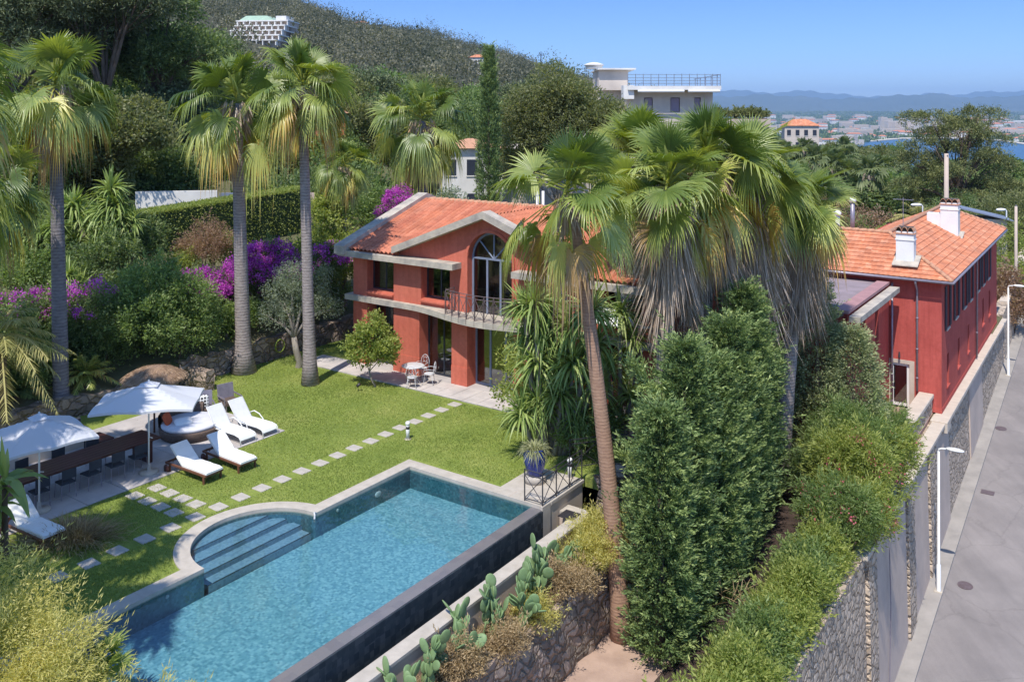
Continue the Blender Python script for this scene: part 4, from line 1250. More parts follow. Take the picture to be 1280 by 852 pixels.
# raked concrete parapets at both ends and the fascia of the gable
def rake(x0, x1, ya, za, yb, zb, up, dn):
    return [(x0, ya, za - dn), (x1, ya, za - dn), (x1, yb, zb - dn), (x0, yb, zb - dn), (x0, ya, za + up), (x1, ya, za + up), (x1, yb, zb + up), (x0, yb, zb + up)]
for (x0, x1) in [(-.50, .12), (15.48, 16.10)]:
    b = MB(); b.hexa(rake(x0, x1, -.75, EZ + .02, RV + .1, RZ + .15, .17, .22))
    b.hexa(rake(x0 + .002, x1 - .002, RV + .1, RZ + .15, 10.6, EZ + .02, .17, .22))
    b.part('raked_parapet', M['concrete'], villa)
b = MB()
for sg in (-1, 1):
    xa, xb = UC, UC + sg * (GH + .10)
    za, zb = GT + .20, GB + .12
    th, w0, w1 = .30, -.55, .02
    lo_, hi_ = [(xa, w0, za - th), (xb, w0, zb - th), (xb, w1, zb - th), (xa, w1, za - th)], [(xa, w0, za), (xb, w0, zb), (xb, w1, zb), (xa, w1, za)]
    b.hexa(lo_ + hi_ if sg > 0 else [lo_[1], lo_[0], lo_[3], lo_[2], hi_[1], hi_[0], hi_[3], hi_[2]])
b.part('gable_fascia', M['concrete'], villa)
# interiors seen through the glass
b = MB()
b.box(.31, 15.29, 5.2, 5.3, .06, 2.9); b.box(.31, 15.29, 4.2, 4.3, 3.14, 5.0); b.box(5.0, 5.1, .9, 5.2, .06, 2.9); b.box(10.5, 10.6, .9, 5.2, .06, 2.9)
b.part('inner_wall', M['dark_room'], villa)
# windows
def window(x0, x1, y, z0, z1, nm, fm, cols=1, rows=1, fw=.06, parent=villa, curtain=False, nmn='window'):
    b = MB()
    b.box(x0, x1, y - .03, y + .03, z0, z0 + fw); b.box(x0, x1, y - .03, y + .03, z1 - fw, z1)
    b.box(x0, x0 + fw, y - .028, y + .028, z0 + fw, z1 - fw); b.box(x1 - fw, x1, y - .028, y + .028, z0 + fw, z1 - fw)
    for i in range(1, cols):
        xx = x0 + (x1 - x0) * i / cols; b.box(xx - fw / 2, xx + fw / 2, y - .026, y + .026, z0 + fw, z1 - fw)
    for i in range(1, rows):
        zz = z0 + (z1 - z0) * i / rows; b.box(x0 + fw, x1 - fw, y - .024, y + .024, zz - fw * .35, zz + fw * .35)
    f = b.part(nmn, fm, parent)
    b = MB(); b.box(x0 + fw, x1 - fw, y - .006, y + .006, z0 + fw, z1 - fw); b.part('pane', M['glass'], f)
    return f
for (a, c) in [(.87, 2.49), (3.99, 5.79)]:
    for (x0, x1) in [(a, c), mirror(a, c)]: window(x0, x1, .62, .07, 2.89, '', M['frame_dark'], 2)
for (a, c) in [(.87, 2.49), (4.10, 5.70)]:
    for (x0, x1) in [(a, c), mirror(a, c)]: window(x0, x1, .42, 3.44, 4.92, '', M['frame_dark'], 2)
window(6.62, 8.98, .60, .07, 2.89, '', M['frame_blue'], 3, 1, .09, nmn='glass_door')
# pale curtain panel inside one lower window
b = MB(); 
for i in range(10): b.tube([(4.12 + i * .03, .75, .1), (4.12 + i * .03, .75, 2.85)], .018, 6)
b.part('curtain', M['cushion'], villa)
# arched french window
b = MB(); y = .30; fw = .09
for xx in (6.68, 7.42, 8.10, 8.83): b.box(xx, xx + fw, y - .035, y + .035, 3.15, 5.42)
b.box(6.68, 8.92, y - .033, y + .033, 5.38, 5.46)
for i in range(20):
    a0_, a1_ = math.pi * i / 20, math.pi * (i + 1) / 20
    p = lambda R, a, yy: (UC + R * math.cos(a), yy, 5.42 + R * math.sin(a))
    b.hexa([p(1.03, a0_, y - .035), p(1.03, a1_, y - .035), p(1.03, a1_, y + .035), p(1.03, a0_, y + .035), p(1.12, a0_, y - .035), p(1.12, a1_, y - .035), p(1.12, a1_, y + .035), p(1.12, a0_, y + .035)])
for a in (.25 * math.pi, .5 * math.pi, .75 * math.pi):
    p0 = Vector((UC, y, 5.42)); p1 = p0 + Vector((math.cos(a), 0, math.sin(a))) * 1.05
    b.tube([p0, p1], .035, 6)
aw = b.part('arched_window', M['frame_blue'], villa)
b = MB(); pl = [(UC - 1.03, 3.2), (UC + 1.03, 3.2)] + [(UC + 1.03 * math.cos(math.pi * i / 16), 5.42 + 1.03 * math.sin(math.pi * i / 16)) for i in range(17)]
b.add([(x, y, z) for x, z in pl], [tuple(range(len(pl)))]); b.part('pane', M['glass'], aw)
# balcony railing (bowed)
def railing(pts, H, name, mat, parent, z0, X=True, r=.016, gap=.6):
    "posts, rails and crossed bars along a polyline in plan; rails follow the given z of each point"
    b = MB()
    P = [Vector((*p[:2], p[2] if len(p) > 2 else z0)) for p in pts]
    for a, c in zip(P[:-1], P[1:]):
        for h in (.08, H - .14, H): b.tube([a + Vector((0, 0, h)), c + Vector((0, 0, h))], r, 6)
        if X:
            b.tube([a + Vector((0, 0, .08)), c + Vector((0, 0, H - .14))], r * .8, 5)
            b.tube([a + Vector((0, 0, H - .14)), c + Vector((0, 0, .08))], r * .8, 5)
        m1 = a.lerp(c, .5)
    for p in P: b.tube([p, p + Vector((0, 0, H + .02))], r * 1.25, 6)
    return b.part(name, mat, parent) if parent is not None else b
us_ = [6.05 + 3.5 * i / 8 for i in range(9)]
pts = [(6.05, -.15)] + [(u, -.16 - bulge(u)) for u in us_] + [(9.55, -.15)]
br = railing(pts, 1.0, 'balcony_railing', M['metal_rust'], villa, 3.15)
b = MB()
for p in pts[1:-1]: b.tube([(p[0], p[1] - .06, 2.95), (p[0], p[1] - .06, 4.1)], .012, 5)
b.part('baluster', M['metal_rust'], br)
# loungers-on-roof clutter: air pipes at the back
b = MB(); b.smooth = True
for x in (4.6, 4.95): b.tube([(x, 8.4, 5.0), (x, 8.4, 7.5)], .07, 8)
b.part('vent_pipe', M['white'], roof)
# east wing towards the palms: terrace room with dark opening
b = MB()
b.box(15.62, 16.5, .6, 9.5, -3.3, 3.1); b.part('side_wing', M['stucco'], villa)
b = MB(); b.box(15.6, 16.6, .3, 9.6, 3.102, 3.25); b.part('wing_roof', M['concrete'], villa)

# ------------------------------------------------------------------ crimson house by the road
HB = W(-7.23, 46.2, 0)
house = thing('crimson_house', 'crimson rendered house with orange hipped roof and two white chimneys above the road', 'house', HB, TH)
ZB, ZE = -2.92, 3.42
LY = 21.8
def wall_holes(mb, axis, c, t, a0, a1, z0, z1, holes):
    "wall panel on plane axis=c (thickness t inward) from a0..a1 with rectangular holes (p0,p1,q0,q1)"
    xs = sorted(set([a0, a1] + [h[0] for h in holes] + [h[1] for h in holes]))
    zs = sorted(set([z0, z1] + [h[2] for h in holes] + [h[3] for h in holes]))
    for x0, x1 in zip(xs[:-1], xs[1:]):
        for y0, y1 in zip(zs[:-1], zs[1:]):
            xm, ym = (x0 + x1) / 2, (y0 + y1) / 2
            if any(h[0] < xm < h[1] and h[2] < ym < h[3] for h in holes): continue
            if axis == 'x': mb.box(min(c, c + t), max(c, c + t), x0, x1, y0, y1)
            else: mb.box(x0, x1, min(c, c + t), max(c, c + t), y0, y1)
b = MB()
rh = [(1.35, 2.15, .85, 3.0), (4.0, 4.9, .85, 3.0), (6.9, 7.8, .85, 3.0), (9.2, 10.1, .85, 3.0), (12.2, 13.1, .85, 3.0), (14.6, 15.5, .85, 3.0), (17.0, 18.0, .85, 3.0),
      (1.5, 2.15, -2.0, -.45), (4.9, 5.55, -1.9, -.40), (8.4, 9.05, -1.9, -.40), (14.5, 15.3, -1.6, .0), (17.5, 18.3, -1.6, .0)]
wall_holes(b, 'x', 0, -.3, .301, LY, ZB, ZE, rh)
dh = (-2.30, -1.42, ZB, -.80)
wall_holes(b, 'y', 0, .3, -12, 0, ZB, ZE, [dh])
b.box(-12, -.301, 6.6, 6.9, ZB, ZE); b.box(-6.85, -6.55, 6.9, LY, ZB, ZE); b.box(-6.5, -.301, LY - .3, LY, ZB, ZE); b.box(-12, -11.7, .301, 6.6, ZB, ZE)
b.part('wall', M['stucco2'], house)
b = MB()
b.box(-6.4, -6.3, .4, LY - .4, ZB, ZE - .1); b.box(-6.3, -.4, 1.4, 1.45, ZB, ZE - .1)
for k in range(5): b.box(-3.3, -3.2, .4 + k, 1.3 + k, ZB, ZE)
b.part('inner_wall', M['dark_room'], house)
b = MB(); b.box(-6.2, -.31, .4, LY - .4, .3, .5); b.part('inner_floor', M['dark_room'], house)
# plinth strip at the foot of the wall
b = MB(); b.box(-.0, .02, .02, LY, ZB, ZB + .22); b.box(-1.4 + .12, .02, -.02, 0, ZB, ZB + .22); b.part('plinth', M['stucco2'], house)
# corner strip slightly proud
# door
b = MB()
b.box(dh[0] - .16, dh[0] + .0, -.025, .28, ZB, -.62); b.box(dh[1], dh[1] + .22, -.025, .28, ZB, -.62); b.box(dh[0] + .001, dh[1] - .001, -.025, .28, -.80, -.62)
b.part('door_surround', M['beige'], house)
dfr = window(dh[0], dh[1], .12, ZB + .02, -.80, '', M['white'], 1, 1, .14, house, nmn='glass_door')
b = MB(); b.box(dh[0] + .1, dh[0] + .14, .06, .10, -2.0, -1.85); b.part('door_handle', M['zinc'], dfr)
b = MB(); b.tube([(-1.86, -.02, -.38), (-1.86, -.16, -.30)], .03, 6); b.tube([(-1.86, -.14, -.22), (-1.86, -.16, -.5)], [.03, .06], 8); b.part('wall_lamp', M['metal_dark'], house)
# road side windows
for i, (y0, y1, z0, z1) in enumerate(rh):
    b = MB(); fw = .06
    x = -.16
    b.box(x - .03, x + .03, y0, y1, z0, z0 + fw); b.box(x - .03, x + .03, y0, y1, z1 - fw, z1); b.box(x - .029, x + .029, y0, y0 + fw, z0 + fw, z1 - fw); b.box(x - .029, x + .029, y1 - fw, y1, z0 + fw, z1 - fw)
    b.box(x - .027, x + .027, (y0 + y1) / 2 - .03, (y0 + y1) / 2 + .03, z0 + fw, z1 - fw)
    f = b.part('window', M['shutter_light'] if i < 7 else M['frame_dark'], house)
    b = MB(); b.box(x - .005, x + .005, y0 + fw, y1 - fw, z0 + fw, z1 - fw); b.part('pane', M['glass'], f)
    b = MB(); b.box(-.02, .06, y0 - .06, y1 + .06, z0 - .09, z0 - .004); b.part('sill', M['beige'] if i < 7 else M['stucco2'], f)
    if i < 7:
        for (a, c) in [(y0 - .52, y0 - .02), (y1 + .02, y1 + .52)]:
            b = MB(); b.box(.012, .05, a, c, z0, z1)
            for k in range(26): b.box(.050, .062, a + .05, c - .05, z0 + .06 + k * .078, z0 + .10 + k * .078)
            b.part('shutter', M['shutter'], f)
# gutters and pipes
b = MB(); b.smooth = True
b.tube([(-12.2, -.55, ZE + .02), (.56, -.55, ZE + .02), (.56, LY + .5, ZE + .02)], .07, 8)
b.part('gutter', M['zinc'], house)
for (pts) in [[(-1.07, -.50, ZE - .02), (-1.07, -.50, ZE - .15), (-1.07, -.10, ZE - .5), (-1.07, -.08, ZE - .8), (-1.07, -.08, -2.0)], [(-2.2, -.10, ZE - .3), (-2.2, -.10, -2.6)], [(.50, 11.4, ZE - .05), (.10, 11.4, ZE - .5), (.09, 11.4, ZB + .1)]]:
    b = MB(); b.smooth = True; b.tube(pts, .055, 8)
    for z in (1.5, 0, -1.4): b.tube([(pts[-1][0], pts[-1][1], z), (pts[-1][0], pts[-1][1], z + .06)], .068, 8)
    b.part('downpipe', M['zinc'], house)
# roof: hipped front, ridge along r, second ridge to the left
OV = .52; X1, Y0, Y1 = OV, -OV, LY + OV
hx = 3.5
rz = ZE + .09 + hx * .47
slp = .47
ez = ZE + .08
rx = X1 - hx; ry0 = Y0 + hx; ry1 = Y1 - hx
b = MB()
P_ = Vector
cs = math.sqrt(1 + slp * slp)
LT = hx * cs
# right plane (towards the road)
tiles(b, (rx, 0, rz), (0, 1, 0), (1, 0, -slp), (slp, 0, 1), LT, lambda s: ry0 - s / cs, lambda s: ry1 + s / cs, .36, .24, .018, .035, 4)
# front plane extending to the left wing
tiles(b, (0, ry0, rz), (1, 0, 0), (0, -1, -slp), (0, -slp, 1), LT, lambda s: -12.4, lambda s: rx + s / cs, .36, .24, .018, .035, 4)
# left plane, back plane
tiles(b, (rx, 0, rz), (0, 1, 0), (-1, 0, -slp), (-slp, 0, 1), LT, lambda s: ry0 + .0 * s, lambda s: ry1 + s / cs, .36, .24, .018, .035, 4)
tiles(b, (0, ry0, rz), (1, 0, 0), (0, 1, -slp), (0, slp, 1), LT, lambda s: -12.4, lambda s: rx + .0 * s, .36, .24, .018, .035, 4)
tiles(b, (0, ry1, rz), (1, 0, 0), (0, 1, -slp), (0, slp, 1), LT, lambda s: rx - s / cs, lambda s: rx + s / cs, .36, .24, .018, .035, 4)
# boarding below
b.hexa([(-12.3, Y0 + .05, ez - .10), (X1 - .05, Y0 + .05, ez - .10), (X1 - .05, Y1 - .05, ez - .10), (-12.3, Y1 - .05 - 14.2, ez - .10), (-12.3, Y0 + .05, ez - .05), (X1 - .05, Y0 + .05, ez - .05), (X1 - .05, Y1 - .05, ez - .05), (-12.3, Y1 - .05 - 14.2, ez - .05)])
hroof = b.part('roof', M['tile2'], house)
b = MB(); b.smooth = True
def ridge(b, p0, p1, st=.38):
    p0, p1 = Vector(p0), Vector(p1); n = int((p1 - p0).length / st)
    for i in range(n):
        a, c = p0.lerp(p1, i / n), p0.lerp(p1, (i + 1.1) / n)
        b.tube([a + Vector((0, 0, .02)), c + Vector((0, 0, .045))], [.095, .115], 7)
ridge(b, (rx, ry0, rz), (rx, ry1, rz)); ridge(b, (-12.3, ry0, rz), (rx, ry0, rz)); ridge(b, (X1, Y0, ez), (rx, ry0, rz)); ridge(b, (X1, Y1, ez), (rx, ry1, rz))
b.part('ridge_tile', M['terracotta_cap'], hroof)
def chimney(x, y, z0, z1, wx, wy, twin=False):
    b = MB(); b.box(x - wx / 2, x + wx / 2, y - wy / 2, y + wy / 2, z0, z1 - .32)
    b.box(x - wx / 2 - .035, x + wx / 2 + .035, y - wy / 2 - .035, y + wy / 2 + .035, z1 - .75, z1 - .70)
    if twin: b.box(x - wx / 2 - .75, x - wx / 2 + .004, y - wy / 2 + .1, y + wy / 2 - .1, z0, z1 - 1.0)
    c = b.part('chimney', M['white'], hroof)
    b = MB()
    b.hexa([(x - wx / 2 - .12, y - wy / 2 - .4, z0 + .0), (x + wx / 2 + .25, y - wy / 2 - .4, z0 + .0), (x + wx / 2 + .25, y + wy / 2, z0 + .4), (x - wx / 2 - .12, y + wy / 2, z0 + .4), (x - wx / 2 - .12, y - wy / 2 - .4, z0 + .05), (x + wx / 2 + .25, y - wy / 2 - .4, z0 + .05), (x + wx / 2 + .25, y + wy / 2, z0 + .45), (x - wx / 2 - .12, y + wy / 2, z0 + .45)])
    b.part('flashing', M['concrete'], c)
    b = MB(); b.smooth = True
    n = 3
    for k in range(n):
        yy = x - wx / 2 + wx * (k + .5) / n
        for sgn in (0,):
            pts = []
            for j in range(9):
                a = math.pi * j / 8
                pts.append((yy + wx / n * .5 * math.cos(a), z1 - .40 + .30 * math.sin(a)))
            vs = [(px_, y - wy / 2 - .08, pz) for px_, pz in pts] + [(px_, y + wy / 2 + .08, pz) for px_, pz in pts]
            b.add(vs, [(j, j + 1, 10 + j, 9 + j) for j in range(8)])
            pts2 = [(px_, pz + .03) for px_, pz in pts]
            vs = [(px_, y - wy / 2 - .08, pz) for px_, pz in pts] + [(px_, y - wy / 2 - .08, pz) for px_, pz in pts2]
            b.add(vs, [(j, j + 1, 10 + j, 9 + j) for j in range(8)])
    b.smooth = False
    b.box(x - wx / 2 - .05, x + wx / 2 + .05, y - wy / 2 - .05, y + wy / 2 + .05, z1 - .44, z1 - .39)
    b.part('chimney_cap', M['terracotta_cap'], c)
    b = MB(); b.box(x - wx / 2 + .08, x + wx / 2 - .08, y - wy / 2 + .08, y + wy / 2 - .08, z1 - .33, z1 - .10); b.part('flue', M['dark_room'], c)
chimney(-1.72, .72, 3.95, 5.92, .82, .60)
chimney(-1.35, 11.6, 3.95, 6.45, .95, .80, True)
# flat roofed extension projecting to the front
ext = thing('flat_roof_extension', 'crimson flat roofed extension between the palms and the crimson house', 'house extension', HB, TH)
b = MB()
wall_holes(b, 'x', -2.35, -.3, -7.7, -.002, ZB, 3.0, [(-5.6, -4.8, .2, 2.2), (-3.0, -2.3, .3, 2.4)])
wall_holes(b, 'y', -8.0, .3, -14.5, -2.35, -3.2, 3.0, [(-6.6, -4.1, -1.2, 2.2)])
b.box(-14.5, -14.2, -7.7, -.01, -3.2, 3.0)
b.box(-7.6, -3.6, -9.3, -8.001, -3.2, -1.35)
b.part('wall', M['stucco2'], ext)
b = MB(); b.box(-14.6, -2.5, -8.1, -.02, 2.95, 3.10); b.part('flat_roof', pm('faded_roof_felt', (.30, .24, .26), (.22, .18, .19), 1.2, .95, .2), ext)
b = MB(); b.box(-2.8, -2.22, -8.25, -.56, 3.10, 3.22); b.box(-14.7, -2.8, -8.25, -7.95, 3.10, 3.22); b.part('parapet', pm('mauve_parapet', (.40, .22, .22), (.3, .17, .17), 2, .9, .1), ext)
b = MB(); b.box(-2.2, -1.75, -8.3, -.58, 2.78, 3.02); b.part('cornice', M['concrete'], ext)
b = MB(); b.box(-13.9, -2.9, -5.0, -4.9, -3, 2.9); b.part('inner_wall', M['dark_room'], ext)
window(-6.6, -4.1, -7.85, -1.2, 2.2, '', M['wood'], 4, 1, .1, ext)
for (y0, y1, z0, z1) in [(-5.6, -4.8, .2, 2.2), (-3.0, -2.3, .3, 2.4)]:
    b = MB(); b.box(-2.55, -2.5, y0, y1, z0, z1); b.part('shutter', M['shutter'], ext)
railing([(-7.5, -9.2), (-6.7, -9.2), (-5.9, -9.2), (-5.1, -9.2), (-4.4, -9.2), (-3.7, -9.2), (-3.7, -8.05)], 1.0, 'balcony_railing', M['zinc'], ext, -1.34, X=False)
# railings near the pot and stairs ---------------------------------------
rl = thing('platform_railing', 'black iron railing with crossed bars around the blue pot platform', 'railing', (0, 0, 0), TH)
railing([(-14.55, 21.45), (-13.92, 21.45), (-13.92, 22.2), (-13.92, 22.95), (-13.92, 23.7)], .92, 'rail_panel', M['metal_dark'], rl, .04)
rl2 = thing('stair_railing', 'black iron handrail running up along the rubble wall behind the pot', 'railing', (0, 0, 0), TH)
railing([(-14.6, 24.1, .05), (-14.0, 24.9, .05), (-13.35, 25.6, .05), (-13.3, 27.2, .1), (-13.3, 28.8, .15), (-13.3, 30.6, .2)], .95, 'rail_panel', M['metal_dark'], rl2, 0)
# ------------------------------------------------------------------ garden furniture
# local frame of furniture: x along q (feet towards +x), y along r
def wooden_lounger(loc, rot, label, towel=None):
    t = thing('sun_lounger', label, 'sun lounger', loc, rot, 'wooden sun loungers')
    b = MB()
    for y in (-.34, .30): b.cbox(-1.02, 1.0, y, y + .04, .24, .31, .008)
    b.box(.96, 1.0, -.30, .30, .24, .305); b.box(-1.02, -.98, -.30, .30, .24, .305)
    for i in range(12): b.box(-.10 + i * .09, -.04 + i * .09, -.30, .30, .285, .30)
    b.part('frame', M['wood'], t)
    for (x, y) in ((.90, -.34), (.90, .29), (-.80, -.34), (-.80, .29)):
        b = MB(); b.cbox(x - .035, x + .035, y, y + .05, 0, .24, .006); b.part('leg', M['wood'], t)
    if True:
        for y in (-.40, .38):
            b = MB(); b.smooth = True; b.tube([(-.86, y - .012, .13), (-.86, y + .012, .13)], [.13, .13], 16); b.part('wheel', M['wood_dark'], t)
    # cushion: seat with a soft front and raised back
    b = MB(); b.smooth = False
    ang = R_(38)
    def slab(p0, p1, w, th, n=6):
        p0, p1 = Vector(p0), Vector(p1); d = (p1 - p0); u = d.normalized(); nn = Vector((-u.z, 0, u.x)); nn = nn if nn.z > 0 else -nn
        vs = []
        for i in range(n + 1):
            c = p0 + d * i / n; e = th * (.75 if i in (0, n) else 1) + .006 * math.sin(i * 2.1)
            for (yy, hh) in ((-w, .0), (-w, e * .75), (-w * .93, e), (w * .93, e), (w, e * .75), (w, 0)):
                vs.append(c + Vector((0, yy, 0)) + nn * hh)
        fs = [(i * 6 + k, (i + 1) * 6 + k, (i + 1) * 6 + (k + 1) % 6, i * 6 + (k + 1) % 6) for i in range(n) for k in range(6)]
        fs += [(0, 1, 2, 3, 4, 5), tuple(reversed(range(n * 6, n * 6 + 6)))]
        b.add(vs, fs)
    slab((-.20, 0, .305), (1.02, 0, .305), .31, .09, 8)
    b.part('seat_cushion', M['cushion'], t)
    b = MB(); slab((-.20, 0, .32), (-.20 - .80 * math.cos(ang), 0, .32 + .80 * math.sin(ang)), .31, .09, 6); 
    bk = b.part('back_cushion', M['cushion'], t)
    b = MB()
    e = Vector((-.20 - .78 * math.cos(ang), 0, .29 + .78 * math.sin(ang)))
    for y in (-.28, .25): b.hexa([(-.20, y, .27), (-.20, y + .03, .27), (e.x, y + .03, e.z - .03), (e.x, y, e.z - .03), (-.20, y, .30), (-.20, y + .03, .30), (e.x, y + .03, e.z), (e.x, y, e.z)])
    for y in (-.2, .18): b.tube([(-.60, y, .56), (-.82, y, .28)], .014, 6)
    b.part('back_frame', M['wood'], t)
    if towel:
        b = MB(); b.box(-.9, -.55, -.2, .2, .80, .84, Matrix.Rotation(0, 4, 'Y')); 
    return t
wooden_lounger(W(-24.25, 17.05), TH + .02, 'dark wooden lounger with white cushion nearest the parasol pole, its back in blue shade')
wooden_lounger(W(-24.05, 18.25), TH - .03, 'dark wooden lounger with white cushion between the parasol pair and the white metal loungers')
wooden_lounger(W(-24.3, 12.05), TH + .06, 'dark wooden lounger with white cushion alone at the left edge beside the shrubs')
def metal_lounger(loc, rot, label):
    t = thing('sun_lounger', label, 'sun lounger', loc, rot, 'white metal sun loungers')
    b = MB(); b.smooth = True
    for y in (-.33, .33):
        b.tube([(-1.0 + .62, y, .34), (.7, y, .34), (.93, y, .30), (1.0, y, .22), (1.0, y, .02)], .016, 8)
    b.tube([(1.0, -.33, .02), (1.0, .33, .02)], .016, 8); b.tube([(-.55, -.33, .02), (-.55, .33, .02)], .016, 8)
    b.part('frame', M['white'], t)
    for y in (-.37, .37):
        b = MB(); b.smooth = True
        b.tube([(-.60, y, .02), (-.66, y, .22), (-.55, y, .46), (-.3, y, .56), (-.02, y, .50), (.18, y, .36), (.22, y, .2), (.22, y, .02)], .018, 8)
        b.tube([(-.60, y, .02), (.22, y, .02)], .016, 8)
        b.part('armrest', M['white'], t)
    b = MB(); 
    xs = [-.38, -.1, .3, .62, .82, .95, 1.0]; zs = [.355, .345, .36, .37, .345, .28, .20]
    b.strip([(x, -.30) for x in xs], [(x, .30) for x in xs], 0, .001); b.v = []; b.f = []; b.m = []; b.sm = []
    vs = [(x, y, z + o) for x, z in zip(xs, zs) for (y, o) in ((-.30, 0), (.30, 0), (.30, -.02), (-.30, -.02))]
    b.add(vs, [(i * 4 + k, i * 4 + 4 + k, i * 4 + 4 + (k + 1) % 4, i * 4 + (k + 1) % 4) for i in range(6) for k in range(4)] + [(0, 1, 2, 3), (27, 26, 25, 24)])
    b.part('seat_sling', M['cushion'], t)
    ang = R_(50); e = Vector((-.38 - .82 * math.cos(ang), 0, .36 + .82 * math.sin(ang)))
    b = MB(); b.hexa([(-.38, -.30, .34), (-.38, .30, .34), (e.x, .30, e.z - .015), (e.x, -.30, e.z - .015), (-.37, -.30, .36), (-.37, .30, .36), (e.x + .015, .30, e.z), (e.x + .015, -.30, e.z)])
    b.part('back_sling', M['sling'], t)
    b = MB(); b.smooth = True
    b.tube([(-.38, -.32, .34), (e.x, -.32, e.z), (e.x, .32, e.z), (-.38, .32, .34)], .015, 8); b.part('back_frame', M['white'], t)
    return t
metal_lounger(W(-25.95, 19.70), TH, 'white metal lounger with mesh back nearer to the wooden loungers')
metal_lounger(W(-25.9, 20.60), TH + .02, 'white metal lounger with mesh back farthest out at the corner of the patio')

def parasol(loc, rot, hx_, hy_, z0, z1, label, pole_off=(0, 0)):
    t = thing('parasol', label, 'parasol', loc, rot)
    b = MB(); N = 10
    def z_at(x, y):
        m = max(abs(x) / hx_, abs(y) / hy_)
        sc = 1 - m
        edge = .045 * math.sin(math.pi * (abs(x) / hx_ if abs(y) / hy_ >= m - 1e-6 else abs(y) / hy_)) * m
        return z0 + (z1 - z0) * (sc ** 1.12) + edge
    n = 16
    vs = [(hx_ * (2 * i / n - 1), hy_ * (2 * j / n - 1), 0) for j in range(n + 1) for i in range(n + 1)]
    vs = [(x, y, z_at(x, y)) for x, y, _ in vs]
    b.add(vs, [(j * (n + 1) + i, j * (n + 1) + i + 1, (j + 1) * (n + 1) + i + 1, (j + 1) * (n + 1) + i) for j in range(n) for i in range(n)])
    # hem
    ring = [i for i in range(n + 1)] + [(j + 1) * (n + 1) + n for j in range(n)] + [n * (n + 1) + n - 1 - i for i in range(n)] + [(n - 1 - j) * (n + 1) for j in range(n - 1)]
    hv = [vs[i] for i in ring] + [(vs[i][0], vs[i][1], vs[i][2] - .07) for i in ring]; m = len(ring)
    b.add(hv, [(i, (i + 1) % m, m + (i + 1) % m, m + i) for i in range(m)])
    cn = b.part('canopy', M['parasol'], t)
    b = MB(); k = .2
    b.add([(-hx_ * k, -hy_ * k, z_at(hx_ * k, hy_ * k) + .05), (hx_ * k, -hy_ * k, z_at(hx_ * k, hy_ * k) + .05), (hx_ * k, hy_ * k, z_at(hx_ * k, hy_ * k) + .05), (-hx_ * k, hy_ * k, z_at(hx_ * k, hy_ * k) + .05), (0, 0, z1 + .07)], [(0, 1, 4), (1, 2, 4), (2, 3, 4), (3, 0, 4)])
    b.part('vent', M['parasol'], cn)
    for (sx, sy) in ((1, 1), (-1, 1), (1, -1), (-1, -1), (0, 1), (0, -1), (1, 0), (-1, 0)):
        b = MB(); b.tube([(0, 0, z1 - .12), (sx * hx_ * .98, sy * hy_ * .98, z_at(sx * hx_, sy * hy_) - .04)], .012, 5)
        b.part('rib', M['white'], t)
    b = MB(); b.smooth = True; b.tube([(0, 0, .03), (0, 0, z1 + .1)], .026, 10); b.part('pole', M['white'], t)
    b = MB(); b.smooth = True; b.lathe([(.30, .03), (.30, .08), (.26, .10), (.06, .11), (.05, .3), (.001, .3)], 20); b.part('base', M['concrete'], t)
    b = MB(); b.smooth = True; b.tube([(.03, 0, 1.15), (.12, 0, 1.12)], .015, 6); b.part('crank', M['white'], t)
    return t
p = PX(186, 27.95); parasol((p.x, p.y, 0), R_(10), 1.52, 1.08, 2.30, 2.88, 'white square parasol standing nearer the wooden loungers, dappled with shade')
p = PX(49, 25.25); parasol((p.x, p.y, 0), R_(45), 1.22, 1.22, 2.18, 2.78, 'white square parasol at the left edge over the end of the long table')
# thatched parasol
t = thing('thatched_parasol', 'round brown thatched parasol behind the white one at the back of the patio', 'parasol', W(-28.5, 18.4), TH)
b = MB(); b.smooth = True
prof = [(.001, 2.42), (.22, 2.40), (.5, 2.32), (.8, 2.20), (1.02, 2.06), (1.08, 1.97), (1.04, 1.93), (.7, 2.06), (.3, 2.2), (.02, 2.25)]
b.lathe(prof, 36); b.part('canopy', M['thatch'], t)
lb = LB(); n = 2600; a = rng.uniform(0, 6.283, n); r = rng.uniform(.05, 1.0, n) ** .6 * 1.05
P = np.stack([np.cos(a) * r, np.sin(a) * r, 2.42 - .36 * (r / 1.05) ** 2 + .01], 1)
lb.leaves(P, np.stack([np.cos(a), np.sin(a), -.35 - .4 * r], 1) + rng.normal(size=(n, 3)) * .12, .16, .012)
link('straw', lb.mesh('straw', leafmat('straw', [(0, (.24, .15, .09)), (.5, (.40, .27, .17)), (1, (.55, .40, .27))], .05, .9)), t)
b = MB(); b.smooth = True; b.tube([(0, 0, 0), (0, 0, 2.2)], .035, 8); b.part('pole', M['wood'], t)
